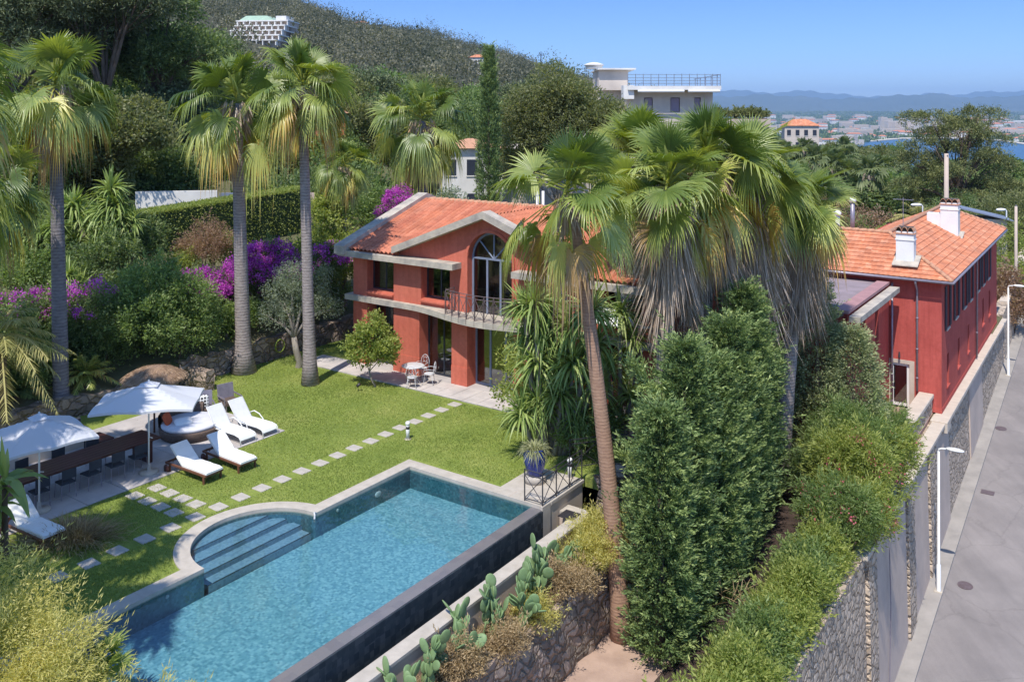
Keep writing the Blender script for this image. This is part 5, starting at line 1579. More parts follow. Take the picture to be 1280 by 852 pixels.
# dining table
t = thing('dining_table', 'long dark red wooden dining table under the white parasols', 'table', W(-26.65, 14.75, .03), TH)
b = MB(); 
for i in range(6): b.cbox(-.56 + i * .19, -.56 + i * .19 + .18, -2.35, 2.35, .72, .77, .006)
b.part('table_top', M['wood_dark'], t)
for y in (-2.15, 1.95):
    b = MB(); b.cbox(-.48, .48, y, y + .14, 0, .718, .01); b.part('leg', M['wood_dark'], t)
b = MB(); b.box(-.40, .40, -2.0, 2.0, .64, .715); b.part('apron', M['wood_dark'], t)
def dining_chair(loc, rot, label, group='dark chairs at the long table'):
    t = thing('dining_chair', label, 'chair', loc, rot, group)
    b = MB(); b.cbox(-.22, .22, -.22, .22, .44, .47, .01); b.part('seat', M['darkfab'], t)
    b = MB(); b.cbox(-.25, -.22, -.21, .21, .60, .88, .008); 
    for y in (-.2, .18): b.box(-.235, -.215, y, y + .02, .46, .62)
    b.part('backrest', M['darkfab'], t)
    for (x, y) in ((-.2, -.2), (-.2, .2), (.2, -.2), (.2, .2)):
        b = MB(); b.tube([(x, y, .44), (x * 1.1, y * 1.1, 0)], .012, 6); b.part('leg', M['zinc'], t)
    return t
nth = ['first', 'second', 'third', 'fourth', 'fifth']
ch_near = ['leftmost dark dining chair on the lawn side of the long table', 'second dark dining chair from the left on the lawn side of the table', 'middle dark dining chair on the lawn side of the table', 'fourth dark dining chair from the left on the lawn side of the table', 'rightmost dark dining chair on the lawn side of the table by the parasol pole']
for k in range(5):
    dining_chair(W(-25.95, 13.05 + .78 * k, .03), TH + math.pi + random.uniform(-.12, .12), ch_near[k])
ch_far = ['dark dining chair at the left behind the long table', 'dark dining chair in the middle behind the long table', 'dark dining chair at the right behind the long table']
for k in range(3):
    dining_chair(W(-27.4, 13.4 + 1.1 * k, .03), TH + random.uniform(-.1, .1), ch_far[k])
t = thing('garden_bench', 'long low dark bench with slate cushion along the back wall of the patio', 'bench', W(-29.6, 14.3, .03), TH)
b = MB(); b.box(-.30, .30, -2.2, 2.2, .0, .34); b.part('base', M['beige'], t)
b = MB(); b.cbox(-.30, .30, -2.15, 2.15, .341, .46, .03); b.part('seat_cushion', M['darkfab'], t)
b = MB(); b.cbox(-.34, -.22, -2.15, 2.15, .461, .85, .03); b.part('back_cushion', M['darkfab'], t)
for k, y in enumerate((-1.4, .2, 1.5)):
    b = MB(); b.smooth = True; b.ellipsoid((0, 0, 0), .22, .09, .2, 14, 8)
    o = b.solo('scatter_cushion', M['cushion'] if k != 1 else M['zinc'], ['pale cushion at the left end of the long bench', 'grey cushion in the middle of the long bench', 'pale cushion at the right end of the long bench'][k], 'cushion', W(-29.7, 14.3 + y, .70), TH + 1.57, 'cushions on the bench')
t = thing('side_table', 'small dark table between the bench and the daybed', 'table', W(-28.3, 16.2, .03), TH)
b = MB(); b.cbox(-.45, .45, -.3, .3, .52, .56, .01); b.part('table_top', M['wood_dark'], t)
for (x, y) in ((-.4, -.25), (-.4, .25), (.4, -.25), (.4, .25)):
    b = MB(); b.box(x - .02, x + .02, y - .02, y + .02, 0, .519); b.part('leg', M['metal_dark'], t)
# round wicker daybed
t = thing('daybed', 'round brown wicker daybed with pale mattress beside the metal loungers', 'daybed', W(-27.35, 19.1, .03), TH)
b = MB(); b.smooth = True; b.lathe([(.001, 0), (.98, 0), (1.04, .05), (1.08, .30), (1.06, .34), (.98, .34), (.001, .33)], 40); b.part('wicker_base', M['wicker'], t)
b = MB(); b.smooth = True; b.lathe([(.97, .34), (1.0, .38), (1.0, .44), (.93, .48), (.001, .49)], 40); b.part('mattress', pm('pale_blue_mattress', (.66, .66, .69), (.58, .58, .62), 3, .9, .2), t)
b = MB(); b.smooth = True
pr = [(1.03 + .05 * math.sin(i), .34 + .0 * i) for i in range(2)]
b.lathe([(.98, .30), (1.08, .34), (1.10, .72), (1.04, .80), (.99, .72), (.98, .34)], 24, 0, 0, R_(120), R_(235)); b.part('wicker_back', M['wicker'], t)
def cushion(loc, rot, tilt, mat, label, sx=.24, sy=.09, sz=.22, name='cushion'):
    b = MB(); b.smooth = True
    n = 10
    vs, fs = [], []
    for i in range(n + 1):
        for j in range(n + 1):
            u, v = 2 * i / n - 1, 2 * j / n - 1
            h = ((1 - u ** 4) * (1 - v ** 4)) ** .5
            vs.append((u * sx * (1 - .06 * v * v), -sy * h, v * sz * (1 - .06 * u * u)))
    k = len(vs)
    vs += [(x, -y, z) for x, y, z in vs]
    for i in range(n):
        for j in range(n):
            a = i * (n + 1) + j
            fs.append((a, a + n + 1, a + n + 2, a + 1)); fs.append((k + a, k + a + 1, k + a + n + 2, k + a + n + 1))
    b.add(vs, fs)
    o = b.solo(name, mat, label, 'cushion', loc, rot)
    o.rotation_euler = (tilt, 0, rot)
    return o
cushion(W(-27.75, 18.42, .68), TH + 2.2, R_(-25), M['orange'], 'bright orange cushion leaning on the back of the daybed')
cushion(W(-27.3, 18.75, .58), TH + 1.2, R_(-75), M['cushion'], 'white crumpled cushion lying on the daybed', .3, .07, .22)
def mk_hex():
    m, n, l, bs = nt('black_and_white_lattice')
    c = n.new('ShaderNodeTexCoord'); v = n.new('ShaderNodeTexVoronoi'); v.feature = 'DISTANCE_TO_EDGE'; v.inputs['Scale'].default_value = 9; v.inputs['Randomness'].default_value = .15
    l.new(c.outputs['Object'], v.inputs['Vector'])
    r = ramp(n, [(0, (.8, .8, .78)), (.13, (.8, .8, .78)), (.16, (.03, .03, .03))]); l.new(v.outputs['Distance'], r.inputs[0]); l.new(r.outputs[0], bs.inputs['Base Color']); bs.inputs['Roughness'].default_value = .9
    return m
def lounge_chair(loc, rot, label):
    t = thing('garden_chair', label, 'garden chair', loc, rot)
    b = MB(); b.cbox(-.32, .32, -.32, .32, .26, .40, .03); b.part('seat', M['wicker'], t)
    b = MB(); b.hexa([(-.34, -.32, .38), (-.28, -.32, .38), (-.28, .32, .38), (-.34, .32, .38), (-.46, -.32, .92), (-.40, -.32, .92), (-.40, .32, .92), (-.46, .32, .92)]); b.part('backrest', M['zinc'], t)
    for y in (-.36, .32):
        b = MB(); b.box(-.34, .30, y, y + .04, .52, .56); b.box(.26, .30, y, y + .04, .26, .52); b.part('armrest', M['zinc'], t)
    for (x, y) in ((-.28, -.28), (-.28, .28), (.28, -.28), (.28, .28)):
        b = MB(); b.box(x - .02, x + .02, y - .02, y + .02, 0, .26); b.part('leg', M['zinc'], t)
    return t
lounge_chair(W(-28.3, 20.35, .03), TH - .5, 'low grey garden chair carrying the black and white patterned cushion')
lounge_chair(W(-28.4, 21.55, 0), TH - .2, 'empty grey garden chair on the grass behind the patterned cushion')
cushion(W(-28.35, 20.25, .66), TH + 1.15, R_(-18), mk_hex(), 'black and white honeycomb patterned cushion on the grey chair', .27, .08, .25)
# round bistro table and chairs
t = thing('bistro_table', 'small round white iron table on the house terrace', 'table', W(-24.75, 28.05, .05), TH)
b = MB(); b.smooth = True; b.lathe([(.001, .70), (.46, .70), (.48, .715), (.48, .73), (.46, .74), (.001, .74)], 28); b.part('table_top', M['iron_white'], t)
for a in (0.3, 2.4, 4.5):
    b = MB(); b.smooth = True; ca, sa = math.cos(a), math.sin(a)
    b.tube([(ca * .12, sa * .12, .70), (ca * .07, sa * .07, .45), (ca * .18, sa * .18, .2), (ca * .36, sa * .36, 0)], .016, 7); b.part('leg', M['iron_white'], t)
def iron_chair(loc, rot, label):
    t = thing('iron_chair', label, 'garden chair', loc, rot, 'white iron bistro chairs')
    b = MB(); b.smooth = True; b.lathe([(.001, .44), (.21, .44), (.225, .452), (.21, .465), (.001, .463)], 20); b.part('seat', M['iron_white'], t)
    for (x, y) in ((-.15, -.15), (-.15, .15), (.17, -.15), (.17, .15)):
        b = MB(); b.smooth = True; b.tube([(x, y, .44), (x * 1.1, y * 1.1, .2), (x * 1.45, y * 1.45, 0)], .012, 6); b.part('leg', M['iron_white'], t)
    b = MB(); b.smooth = True
    pts = [(-.20, -.2, .45)] + [(-.24 - .02 * math.sin(math.pi * i / 12), -.22 * math.cos(math.pi * i / 12), .62 + .34 * math.sin(math.pi * i / 12)) for i in range(13)] + [(-.20, .2, .45)]
    b.tube(pts, .013, 6)
    pts = [(-.25, .09 * math.cos(a), .76 + .11 * math.sin(a)) for a in [i * math.pi / 6 for i in range(13)]]
    b.tube(pts, .009, 5)
    for a in (.8, 2.34, 3.9, 5.5): b.tube([(-.25, .09 * math.cos(a), .76 + .11 * math.sin(a)), (-.24, .20 * math.cos(a), .74 + .20 * math.sin(a))], .008, 5)
    b.part('backrest', M['iron_white'], t)
    for y in (-.23, .23):
        b = MB(); b.smooth = True; b.tube([(-.23, y, .66), (0, y * 1.1, .68), (.17, y * 1.1, .64), (.19, y, .45)], .011, 6); b.part('armrest', M['iron_white'], t)
    return t
iron_chair(W(-24.85, 28.75, .05), TH - 1.5, 'white iron chair with round scrolled back behind the round table')
iron_chair(W(-24.05, 28.3, .05), TH + 3.6, 'white iron chair to the right of the round table')
iron_chair(W(-24.35, 27.55, .03), TH + 2.1, 'white iron chair on the lawn side of the round table')
# blue pot
b = MB(); b.smooth = True; b.lathe([(.001, .04), (.34, .04), (.34, .22), (.33, .235), (.001, .235)], 32); b.solo('round_plinth', M['coping'], 'round pale stone plinth under the blue pot', 'plinth', W(-15.05, 22.75, 0))
t = thing('blue_pot', 'tall glazed cobalt blue pot on the corner platform of the pool', 'pot', W(-15.05, 22.75, .236))
b = MB(); b.smooth = True
b.lathe([(.001, 0), (.20, 0), (.22, .03), (.30, .25), (.36, .5), (.37, .66), (.34, .78), (.33, .80), (.36, .83), (.355, .86), (.31, .86), (.30, .80), (.28, .78), (.001, .78)], 36); b.part('body', M['pot_blue'], t)
b = MB(); b.smooth = True; b.lathe([(.278, .785), (.001, .80)], 20); b.part('soil', M['soil'], t)
lb = LB(); n = 420; a = rng.uniform(0, 6.283, n); r = rng.uniform(0, .26, n)
P = np.stack([np.cos(a) * r, np.sin(a) * r, np.full(n, .8)], 1)
lb.straps(P, np.stack([np.cos(a) * .9, np.sin(a) * .9, np.full(n, .85)], 1) + rng.normal(size=(n, 3)) * .4, .62, .022, .62, 5)
pp = thing('potted_grass', 'spiky pale green succulent growing out of the blue pot', 'plant', W(-15.05, 22.75, .236))
link('leaves', lb.mesh('leaves', leafmat('pale_succulent', [(0, (.15, .17, .07)), (.5, (.30, .31, .15)), (1, (.46, .45, .27))], .2)), pp)
def bollard(q, r, z, label):
    t = thing('garden_light', label, 'garden light', W(q, r, z), TH)
    b = MB(); b.smooth = True; b.tube([(0, 0, 0), (0, 0, .52)], .065, 16); b.part('post', M['white'], t)
    b = MB(); b.smooth = True; b.lathe([(.066, .50), (.085, .52), (.085, .58), (.06, .62), (.001, .63)], 16); b.part('cap', M['white'], t)
    b = MB(); b.smooth = True; b.lathe([(.066, .36), (.068, .36), (.068, .46), (.066, .46)], 16); b.part('lens', M['metal_dark'], t)
    b = MB(); b.smooth = True; b.lathe([(.12, 0), (.12, .02), (.001, .02)], 16); b.part('base', M['concrete'], t)
q_, r_ = QR(-3.67, 30.9); bollard(q_, r_, 0, 'short white bollard light standing alone on the lawn')
q_, r_ = QR(1.72, 28.9); bollard(-14.3, 23.6, .04, 'short white bollard light on the platform behind the blue pot')
q_, r_ = QR(-6.35, 36.2)
t = thing('ground_spotlight', 'small black spike spotlight in the lawn before the house', 'garden light', W(q_, r_, 0))
b = MB(); b.smooth = True; b.tube([(0, 0, 0), (0, 0, .2)], .012, 6); b.part('spike', M['metal_dark'], t)
b = MB(); b.smooth = True; b.tube([(-.05, 0, .2), (.08, 0, .3)], [.05, .07], 10); b.part('lamp_head', M['metal_dark'], t)
t = thing('garden_hose', 'coiled yellow green hose hanging on the rubble wall by the palm trunk', 'hose', W(-32.38, 27.3, .62), TH)
b = MB(); b.smooth = True
for k in range(3): b.tube([(.05 + k * .03, .26 * math.cos(a), .30 * math.sin(a)) for a in [i * math.pi / 10 for i in range(21)]], .018, 6, cap=False)
b.part('coil', M['lf_lime'] if False else pm('hose_rubber', (.30, .36, .05), (.2, .26, .04), 4, .5, 0), t)
b = MB(); b.box(-.02, .10, -.05, .05, .22, .30); b.part('bracket', M['metal_dark'], t)
# glass windscreen on the terrace at the right of the house
t = thing('glass_screen', 'clear glass balustrade at the right end of the terrace behind the palm', 'balustrade', W(-14.2, 31.4, 0), TH)
for k in range(3):
    b = MB(); b.box(k * 1.0 + .02, k * 1.0 + .98, -.008, .008, .08, 1.15); b.part('pane', M['glass_clear'], t)
for k in range(4):
    b = MB(); b.box(k * 1.0 - .02, k * 1.0 + .02, -.02, .02, 0, 1.15); b.part('post', M['zinc'], t)
t = thing('awning', 'pale folding awning frame above the dark opening behind the palms', 'awning', W(-15.2, 28.8, 3.3), TH)
b = MB(); b.smooth = True; b.tube([(0, 0, 1.3), (1.0, -1.0, .65), (1.8, -1.2, .75)], .05, 8); b.part('arm', M['iron_white'], t)
b = MB(); b.hexa([(-.9, -.05, .9), (.2, -.05, .9), (.2, -.65, .45), (-.9, -.65, .45), (-.9, -.05, .94), (.2, -.05, .94), (.2, -.65, .49), (-.9, -.65, .49)]); b.part('cloth', M['cushion'], t)
# ------------------------------------------------------------------ palms
CR = [fan_crown(11, 42, 1.3, 1.15, 38, -60, 80, .20, .68, twist=.55, jit=12, dead=.06), fan_crown(23, 40, 1.4, 1.1, 38, -62, 78, .22, .72, twist=.55, jit=12, dead=.05), fan_crown(37, 44, 1.3, 1.15, 38, -60, 82, .20, .66, twist=.55, jit=12, dead=.06)]
CRN = [fan_crown(51, 30, 1.4, 1.25, 44, -64, 80, .22, .60, dead=.10, twist=.6, jit=12), fan_crown(67, 35, 1.5, 1.45, 46, -46, 84, .16, .42, dead=.06, twist=.65, jit=14), fan_crown(71, 33, 1.5, 1.5, 46, -48, 84, .20, .45, dead=.10, twist=.65, jit=14)]
SKS = skirt_mesh(3, 1.5, .22, .60, 260, .05)
SKS2 = skirt_mesh(4, 2.0, .22, .62, 320, .05)
SKL = [skirt_mesh(5 + i, 5.2 + .4 * i, .38, .80, 3600, .042, ragged=.55) for i in range(3)]
G1 = 'tall fan palms on the lawn side'
p = PX(77, 33.2); palm('tall grey trunked fan palm at the far left rising behind the parasols', p, (-.27, 0, 12.8), .29, .20, CR[0], 'palm_shaded', 1.16, SKS2, .4, 1.2)
p = PX(305, 38.8); palm('fan palm with thick flared trunk against the rubble wall, left of the slimmer palm', p, (-.35, 0, 12.3), .34, .22, CR[1], 'palm_grey', 1.30, SKS, 1.2, 1.75)
p = PX(388, 37.1); palm('slim grey fan palm with skirted root mound standing in the lawn', p, (-.35, 0, 12.9), .27, .17, CR[2], 'palm_grey', 1.16, SKS2, 2.2, 1.5)
p = PX(430, 46.7); palm('thin fan palm close to the left corner of the villa', p, (0, 0, 8.9), .17, .13, CR[0], 'palm_grey', .80, SKS, 3.0, 1.2)
p = PX(528, 51); palm('fan palm with blue grey trunk behind the villa roof', p, (0, 0, 11.4), .34, .30, CR[1], 'palm_shaded', 1.42, SKS2, 4.1, 1.0)
p = PX(-28, 30); palm('fan palm cut by the left edge of the picture with drooping green fronds', p, (0, 0, 9.2), .3, .24, CR[2], 'palm_shaded', 1.05, SKS, 5.0, 1.2)
p = PX(778, 24.6); palm('leaning fan palm with rust brown upper trunk rising from the sandy path', (p.x, p.y, -3.3), (-1.55, .1, 12.8), .27, .15, CRN[0], 'palm_brown', 1.02, skirt_mesh(9, 1.5, .16, .42, 380, .035), .7, 1.35, bend=-.45)
cl = [(826, 29.3, 9.3, 836, CRN[1], 1.0, 0, 'palm with grey skirt of dead fronds, leftmost of the dense clump by the hedge'),
      (874, 31.5, 9.9, 884, CRN[2], 1.08, 1, 'middle palm of the dense clump with the longest hanging grey skirt'),
      (795, 33.0, 10.0, 798, CRN[1], .95, 0, 'palm at the back left of the dense clump, its crown partly hidden'),
      (928, 33.0, 9.3, 938, CRN[1], 1.05, 2, 'fourth palm of the dense clump, skirt half sunk in the dark cypress'),
      (975, 34.6, 8.0, 1000, CRN[2], .92, 1, 'rightmost and lowest palm of the dense clump beside the orange roof')]
for i, (bp, D, z, tp, cm, sc, sk, lab) in enumerate(cl):
    a = PX(bp, D, -3.3); tt = PX(tp, D)
    palm(lab, a, (tt.x - a.x, 0, z + 3.3), .34, .27, cm, 'palm_grey', sc, SKL[sk], i * 1.3, 1.1)
# palms standing outside the picture at the left front, whose shade falls on the lawn
for i, (x, y, h, lab) in enumerate([(-12.9, 18.0, 10.6, 'fan palm by the near end of the pool shading the lawn'), (-12.2, 13.6, 10.8, 'fan palm left of the pool shading the water'), (-15.5, 23.0, 12.6, 'tall fan palm shading the parasols and the long table'), (-16.6, 20.4, 12.4, 'second tall fan palm shading the long table')]):
    palm(lab, (x, y, 0), (0, 0, h), .30, .24, CR[i % 3], 'palm_grey', 1.25, SKS, i * 2.0, 1.2)
# yuccas by the platform
K = .0269
H_ = lambda px, py, sc: ((px - 690) * K, random.uniform(-.5, .5), 11.5 - (py - 140) * K, sc)
yucca('tall clump of yuccas with bright drooping leaves between the terrace and the leaning palm', PX(690, 29.6), [H_(655, 385, .9), H_(672, 450, 1.0), H_(652, 512, .85), H_(716, 448, 1.1), H_(738, 385, 1.0), H_(690, 398, 1.0), H_(722, 520, .8), H_(668, 378, .9), H_(700, 490, .9), H_(680, 420, 1.0), H_(660, 425, .8), H_(700, 455, .9), H_(672, 500, .9), H_(745, 430, .9), H_(740, 480, .9), H_(712, 410, 1.0)], 1.3, .10, 150, seed=5)
yucca('yucca head showing right of the leaning palm before the dark opening', PX(775, 30.5), [(0, 0, 4.55, .95), (.5, .2, 3.6, .9), (-.4, .1, 2.6, .9), (.35, -.2, 1.7, .8)], 1.15, .09, 110, seed=8)
bush('leafy_shrub', 'leafy bright green shrub between the glass doors and the yuccas', 'shrub', PX(648, 31.6), [(.1, 0, 1.1, .8, .8, 1.2), (.5, .3, 2.3, .9, .9, 1.0), (1.6, .4, 1.2, 1.3, 1.0, 1.4)], 'lf_lime', 520, 22, .13, .07)
bush('leafy_shrub', 'shrub at the lawn edge under the yuccas by the pot', 'shrub', PX(735, 29.6), [(0, 0, .7, 1.1, .9, .9)], 'lf_green', 200, 22, .13, .06)
# small tree on the terrace edge
tree('citrus_tree', 'small bright green tree in front of the villa columns', 'tree', PX(466, 36.8), [(0, 0, 1.75, .95, .95, .95), (-.5, .1, 1.45, .7, .7, .6), (.55, 0, 1.5, .65, .65, .6), (0, 0, 2.35, .55, .55, .5)], 'lf_lime', 300, 24, .12, .07, .05, .7, 'bark_pale', .12, .10, zmin=-.8, shell=(.4, 1))
# olive
tree('olive_tree', 'silvery olive tree with crooked trunk by the rubble wall', 'tree', PX(372, 39.6), [(-.6, 0, 3.0, 1.1, 1.0, 1.0), (.5, .2, 3.4, .9, 1.0, .9), (-.9, 0, 2.2, .8, .8, .7), (1.1, .3, 2.6, .8, .8, .7), (-.2, 0, 4.1, .7, .7, .6)], 'lf_silver', 380, 26, .12, .03, .17, 1.4, 'bark_pale', .2, .16, shell=(.35, 1))

# ------------------------------------------------------------------ left garden
def B(px, D, z): v = PX(px, D, z); return v
bush('pittosporum_shrub', 'huge rounded dark green shrub filling the left bed behind the thatched parasol', 'shrub', B(192, 37.5, .8), [(0, 0, 1.6, 2.3, 2.0, 2.1), (-1.3, -.3, 1.0, 1.4, 1.2, 1.5), (1.2, -.2, 1.1, 1.5, 1.2, 1.6), (.2, .3, 2.7, 1.6, 1.5, 1.0)], 'lf_green', 1500, 26, .15, .06, .22, .18)
bush('trailing_shrub', 'dark leafy shrub hanging down the bank left of the huge rounded shrub', 'shrub', B(112, 35.5, .9), [(0, 0, 1.6, 1.0, .8, 1.9), (.5, 0, .6, .9, .8, .9)], 'lf_dark', 500, 24, .11, .05, flowers=('lf_purple', 26, 40, .08, .06, [(0, 0, 2.6, 1.0, .9, 1.0)]))
bgv = [(335, 42.5, 3.5, 1.7, .9, 1.3, 'large magenta bougainvillea cascading between the two slender palm trunks'), (248, 41.5, 2.9, 1.35, .9, .8, 'magenta bougainvillea spilling over the bank left of the flared palm'), (300, 43.5, 2.5, 1.1, .9, .8, 'pale pink flowering bougainvillea behind the flared palm trunk'), (52, 36.5, 3.1, 2.2, .9, .7, 'pale violet bougainvillea at the far left behind the tall palm'), (125, 37.8, 3.1, 1.0, .7, .6, 'small violet bougainvillea patch right of the far left palm'), (498, 49.5, 5.3, .9, .8, 1.5, 'magenta bougainvillea climbing behind the left end of the villa roof'), (410, 44, 3.9, .9, .8, .7, 'small magenta bougainvillea beside the thin palm')]
for i, (px, D, z, rx_, ry_, rz_, lab) in enumerate(bgv):
    bush('bougainvillea', lab, 'bougainvillea', B(px, D, max(0.8, z - 1.6)), [(0, 0, z - max(.8, z - 1.6), rx_, ry_, rz_), (-.4, 0, z - max(.8, z - 1.6) - .6, rx_ * .7, ry_, rz_ * .8)], 'lf_dark', int(260 * rx_), 22, .11, .06, flowers=('lf_purple', int(190 * rx_ * (1.7 if i in (0, 1, 5) else .35)), 22, .085, .07, [(0, -.15, z - max(.8, z - 1.6) + .1, rx_, ry_, rz_)]))
bush('lime_shrub', 'bright lime green shrub behind the slim palm near the villa corner', 'shrub', B(408, 46, .6), [(0, 0, 3.6, 1.5, 1.2, 1.3), (-.5, 0, 2.2, 1.5, 1.2, 1.4), (.9, 0, 2.6, 1.1, 1, 1.3), (.2, 0, 5.2, .9, .9, .9)], 'lf_lime', 900, 24, .16, .09)
bush('dark_shrub', 'dark shrub in the shade behind the olive tree', 'shrub', B(350, 44, .6), [(0, 0, 1.3, 1.9, 1, 1.4), (1.8, .3, 1.2, 1.4, 1, 1.4), (-1.8, 0, 1.2, 1.6, 1, 1.3)], 'lf_dark', 800, 22, .14, .07)
bush('plumed_shrub', 'red brown feathery shrub in front of the clipped hedge', 'shrub', B(252, 45, 3.0), [(0, 0, 1.5, 1.15, 1.0, 1.0), (-.5, 0, 1.2, .8, .8, .7), (.6, 0, 1.3, .7, .8, .7)], 'lf_brown', 420, 26, .10, .04, .25, .1, out=1.6)
bush('yellow_shrub', 'small yellow green shrub at the foot of the red brown one', 'shrub', B(228, 44, 2.7), [(0, 0, .8, .7, .6, .7)], 'lf_lime', 160, 22, .12, .07)
bush('yellow_shrub', 'yellow green shrub between the red brown shrub and the flared palm', 'shrub', B(283, 46, 3.0), [(0, 0, .9, .9, .7, .9)], 'lf_lime', 200, 22, .12, .07)
bush('leafy_shrub', 'mid green shrub between the huge shrub and the flared palm', 'shrub', B(270, 40.3, 1.0), [(0, 0, .6, 1.3, .8, .9), (1.1, .2, .8, .8, .7, .9)], 'lf_green', 360, 22, .14, .06)
yucca('broad leaved palm-like plant at the foot of the flared palm', B(283, 39.9, .9), [(0, 0, .7, 1.0), (.5, .1, .5, .8)], 1.0, .08, 50, seed=12)
bush('ground_shrub', 'low shrub under the olive tree on top of the rubble wall', 'shrub', B(330, 42.3, 1.0), [(0, 0, .5, 1.3, .7, .6)], 'lf_silver', 200, 20, .12, .04)
# yuccas upper left
for i, (px, D, z, hd, lab) in enumerate([(138, 41.5, 4.2, [(0, 0, 3.6, 1.1), (-.5, .2, 2.6, 1.0), (.5, 0, 2.2, 1.0), (0, -.2, 1.5, 1.0), (-.6, 0, .9, .9), (.7, .1, 1.1, .9), (.1, 0, 2.9, 1)], 'tall dark yucca clump left of the clipped hedge'), (92, 42.5, 4.3, [(0, 0, 2.7, 1.1), (-.8, 0, 1.9, 1.0), (.7, 0, 1.7, 1.0), (0, -.3, 1.0, 1.0), (-.5, .2, 2.6, .9)], 'bright yucca clump right behind the far left palm'), (28, 41.0, 3.9, [(0, 0, 2.6, 1.1), (-.9, 0, 1.8, 1.0), (.8, 0, 1.9, 1.0), (0, -.3, 1.0, 1.0), (1.4, .2, 2.2, .9), (-.3, -.2, 1.5, 1)], 'bright yucca clump left of the far left palm'), (85, 38.5, 2.6, [(0, 0, 1.7, .9), (.5, 0, 1.1, .9), (-.5, 0, 1.0, .8)], 'lower yucca heads above the violet bougainvillea')]):
    yucca(lab, B(px, D, z - 1), [(x, y, zz + 1, s * 1.15) for x, y, zz, s in hd] + [(-x * 1.3 + .3, y, zz * .8 + 1, s) for x, y, zz, s in hd], 1.0, .10, 110, seed=30 + i)
for i, (px, D, z, a, c, d, n, mt, lab) in enumerate([(20, 40, 2.6, 2.0, 1.2, 1.6, 600, 'lf_green', 'green shrub below the left yuccas'), (70, 40.5, 2.6, 1.6, 1, 1.6, 500, 'lf_dark', 'dark shrub behind the far left palm trunk'), (130, 40, 2.6, 1.6, 1, 1.7, 500, 'lf_dark', 'dark shrub under the tall yucca clump'), (165, 43, 3.6, 1.4, 1, 1.6, 380, 'lf_dark', 'dark shrub at the left end of the clipped hedge'), (15, 46, 5.0, 2.6, 1.4, 1.4, 500, 'lf_dark', 'dark shrub high on the bank at the left edge'), (60, 35.8, 1.0, 1.6, .9, 1.6, 500, 'lf_dark', 'shaded shrub behind the far left palm above the wall'), (10, 33.5, .9, 1.6, .9, 1.5, 450, 'lf_green', 'shaded green shrub at the left edge behind the parasol')]):
    bush('bank_shrub', lab, 'shrub', B(px, D, z), [(0, 0, d * .7, a, c, d), (a * .5, 0, d * .4, a * .6, c, d * .6)], mt, n, 20, .15, .07)
# clipped hedge
def hedge(label, q0, q1, r0, r1, z0, z1, mat, n, zf=None):
    t = thing('clipped_hedge', label, 'hedge', W((q0 + q1) / 2, (r0 + r1) / 2, 0), TH)
    rg = np.random.default_rng(int(abs(q0)) + 9)
    hq, hr = (q1 - q0) / 2, (r1 - r0) / 2
    u = rg.uniform(-1, 1, n); v = rg.uniform(0, 1, n); f = rg.integers(0, 5, n)
    f = np.where(rg.random(n) < .45, 0, f)
    x = np.where(f == 1, hq, np.where(f == 2, -hq, rg.uniform(-hq, hq, n)))
    y = np.where(f == 3, -hr, np.where(f == 4, hr, u * hr))
    z = np.where(f == 0, z1, z0 + (z1 - z0) * v)
    zo = 0 if zf is None else zf * (y + hr)
    P = np.stack([x, y, z + zo], 1) + rg.normal(size=(n, 3)) * .05
    N = np.stack([np.where(f == 1, 1, np.where(f == 2, -1, 0)), np.where(f == 3, -1, np.where(f == 4, 1, 0)), np.where(f == 0, 1, 0.1)], 1) + rg.normal(size=(n, 3)) * .7
    lb = LB(); lb.leaves(P, N, .11, .06, np.clip(rg.normal(.55, .2, n), 0, 1), rg)
    link('foliage', lb.mesh('foliage', M[mat]), t)
    b = MB(); k = 0 if zf is None else zf * 2 * hr; e = .08
    b.hexa([(-hq + e, -hr + e, z0 - .5), (hq - e, -hr + e, z0 - .5), (hq - e, hr - e, z0 - .5), (-hq + e, hr - e, z0 - .5), (-hq + e, -hr + e, z1 - e), (hq - e, -hr + e, z1 - e), (hq - e, hr - e, z1 + k - e), (-hq + e, hr - e, z1 + k - e)])
    b.part('twigs', M['lf_dark'], t)
    return t
hedge('long clipped green hedge sloping along the top of the garden bank', -43.9, -42.4, 25.0, 38.2, 3.4, 6.0, 'lf_lime', 34000, .05)
# palm-like plants, lower left
feather_palm('yellowish feather palm at the left edge beside the tall palm', B(0, 31.0, 1.0), 2.6, 34, 2.4, .62, 'lf_phx', 3, lo=-45, hi=75, droop=.5)
feather_palm('small green cycad at the foot of the far left palm', B(108, 34.3, .7), .6, 24, 1.2, .32, 'lf_fan', 5, name='cycad', lo=-10, hi=75, droop=.35, lw=.04, cat='cycad')
feather_palm('dark cycad at the left edge behind the parasol', B(18, 32.5, .6), .5, 24, 1.2, .32, 'lf_dark', 6, name='cycad', lo=-10, hi=75, droop=.35, lw=.05, cat='cycad')
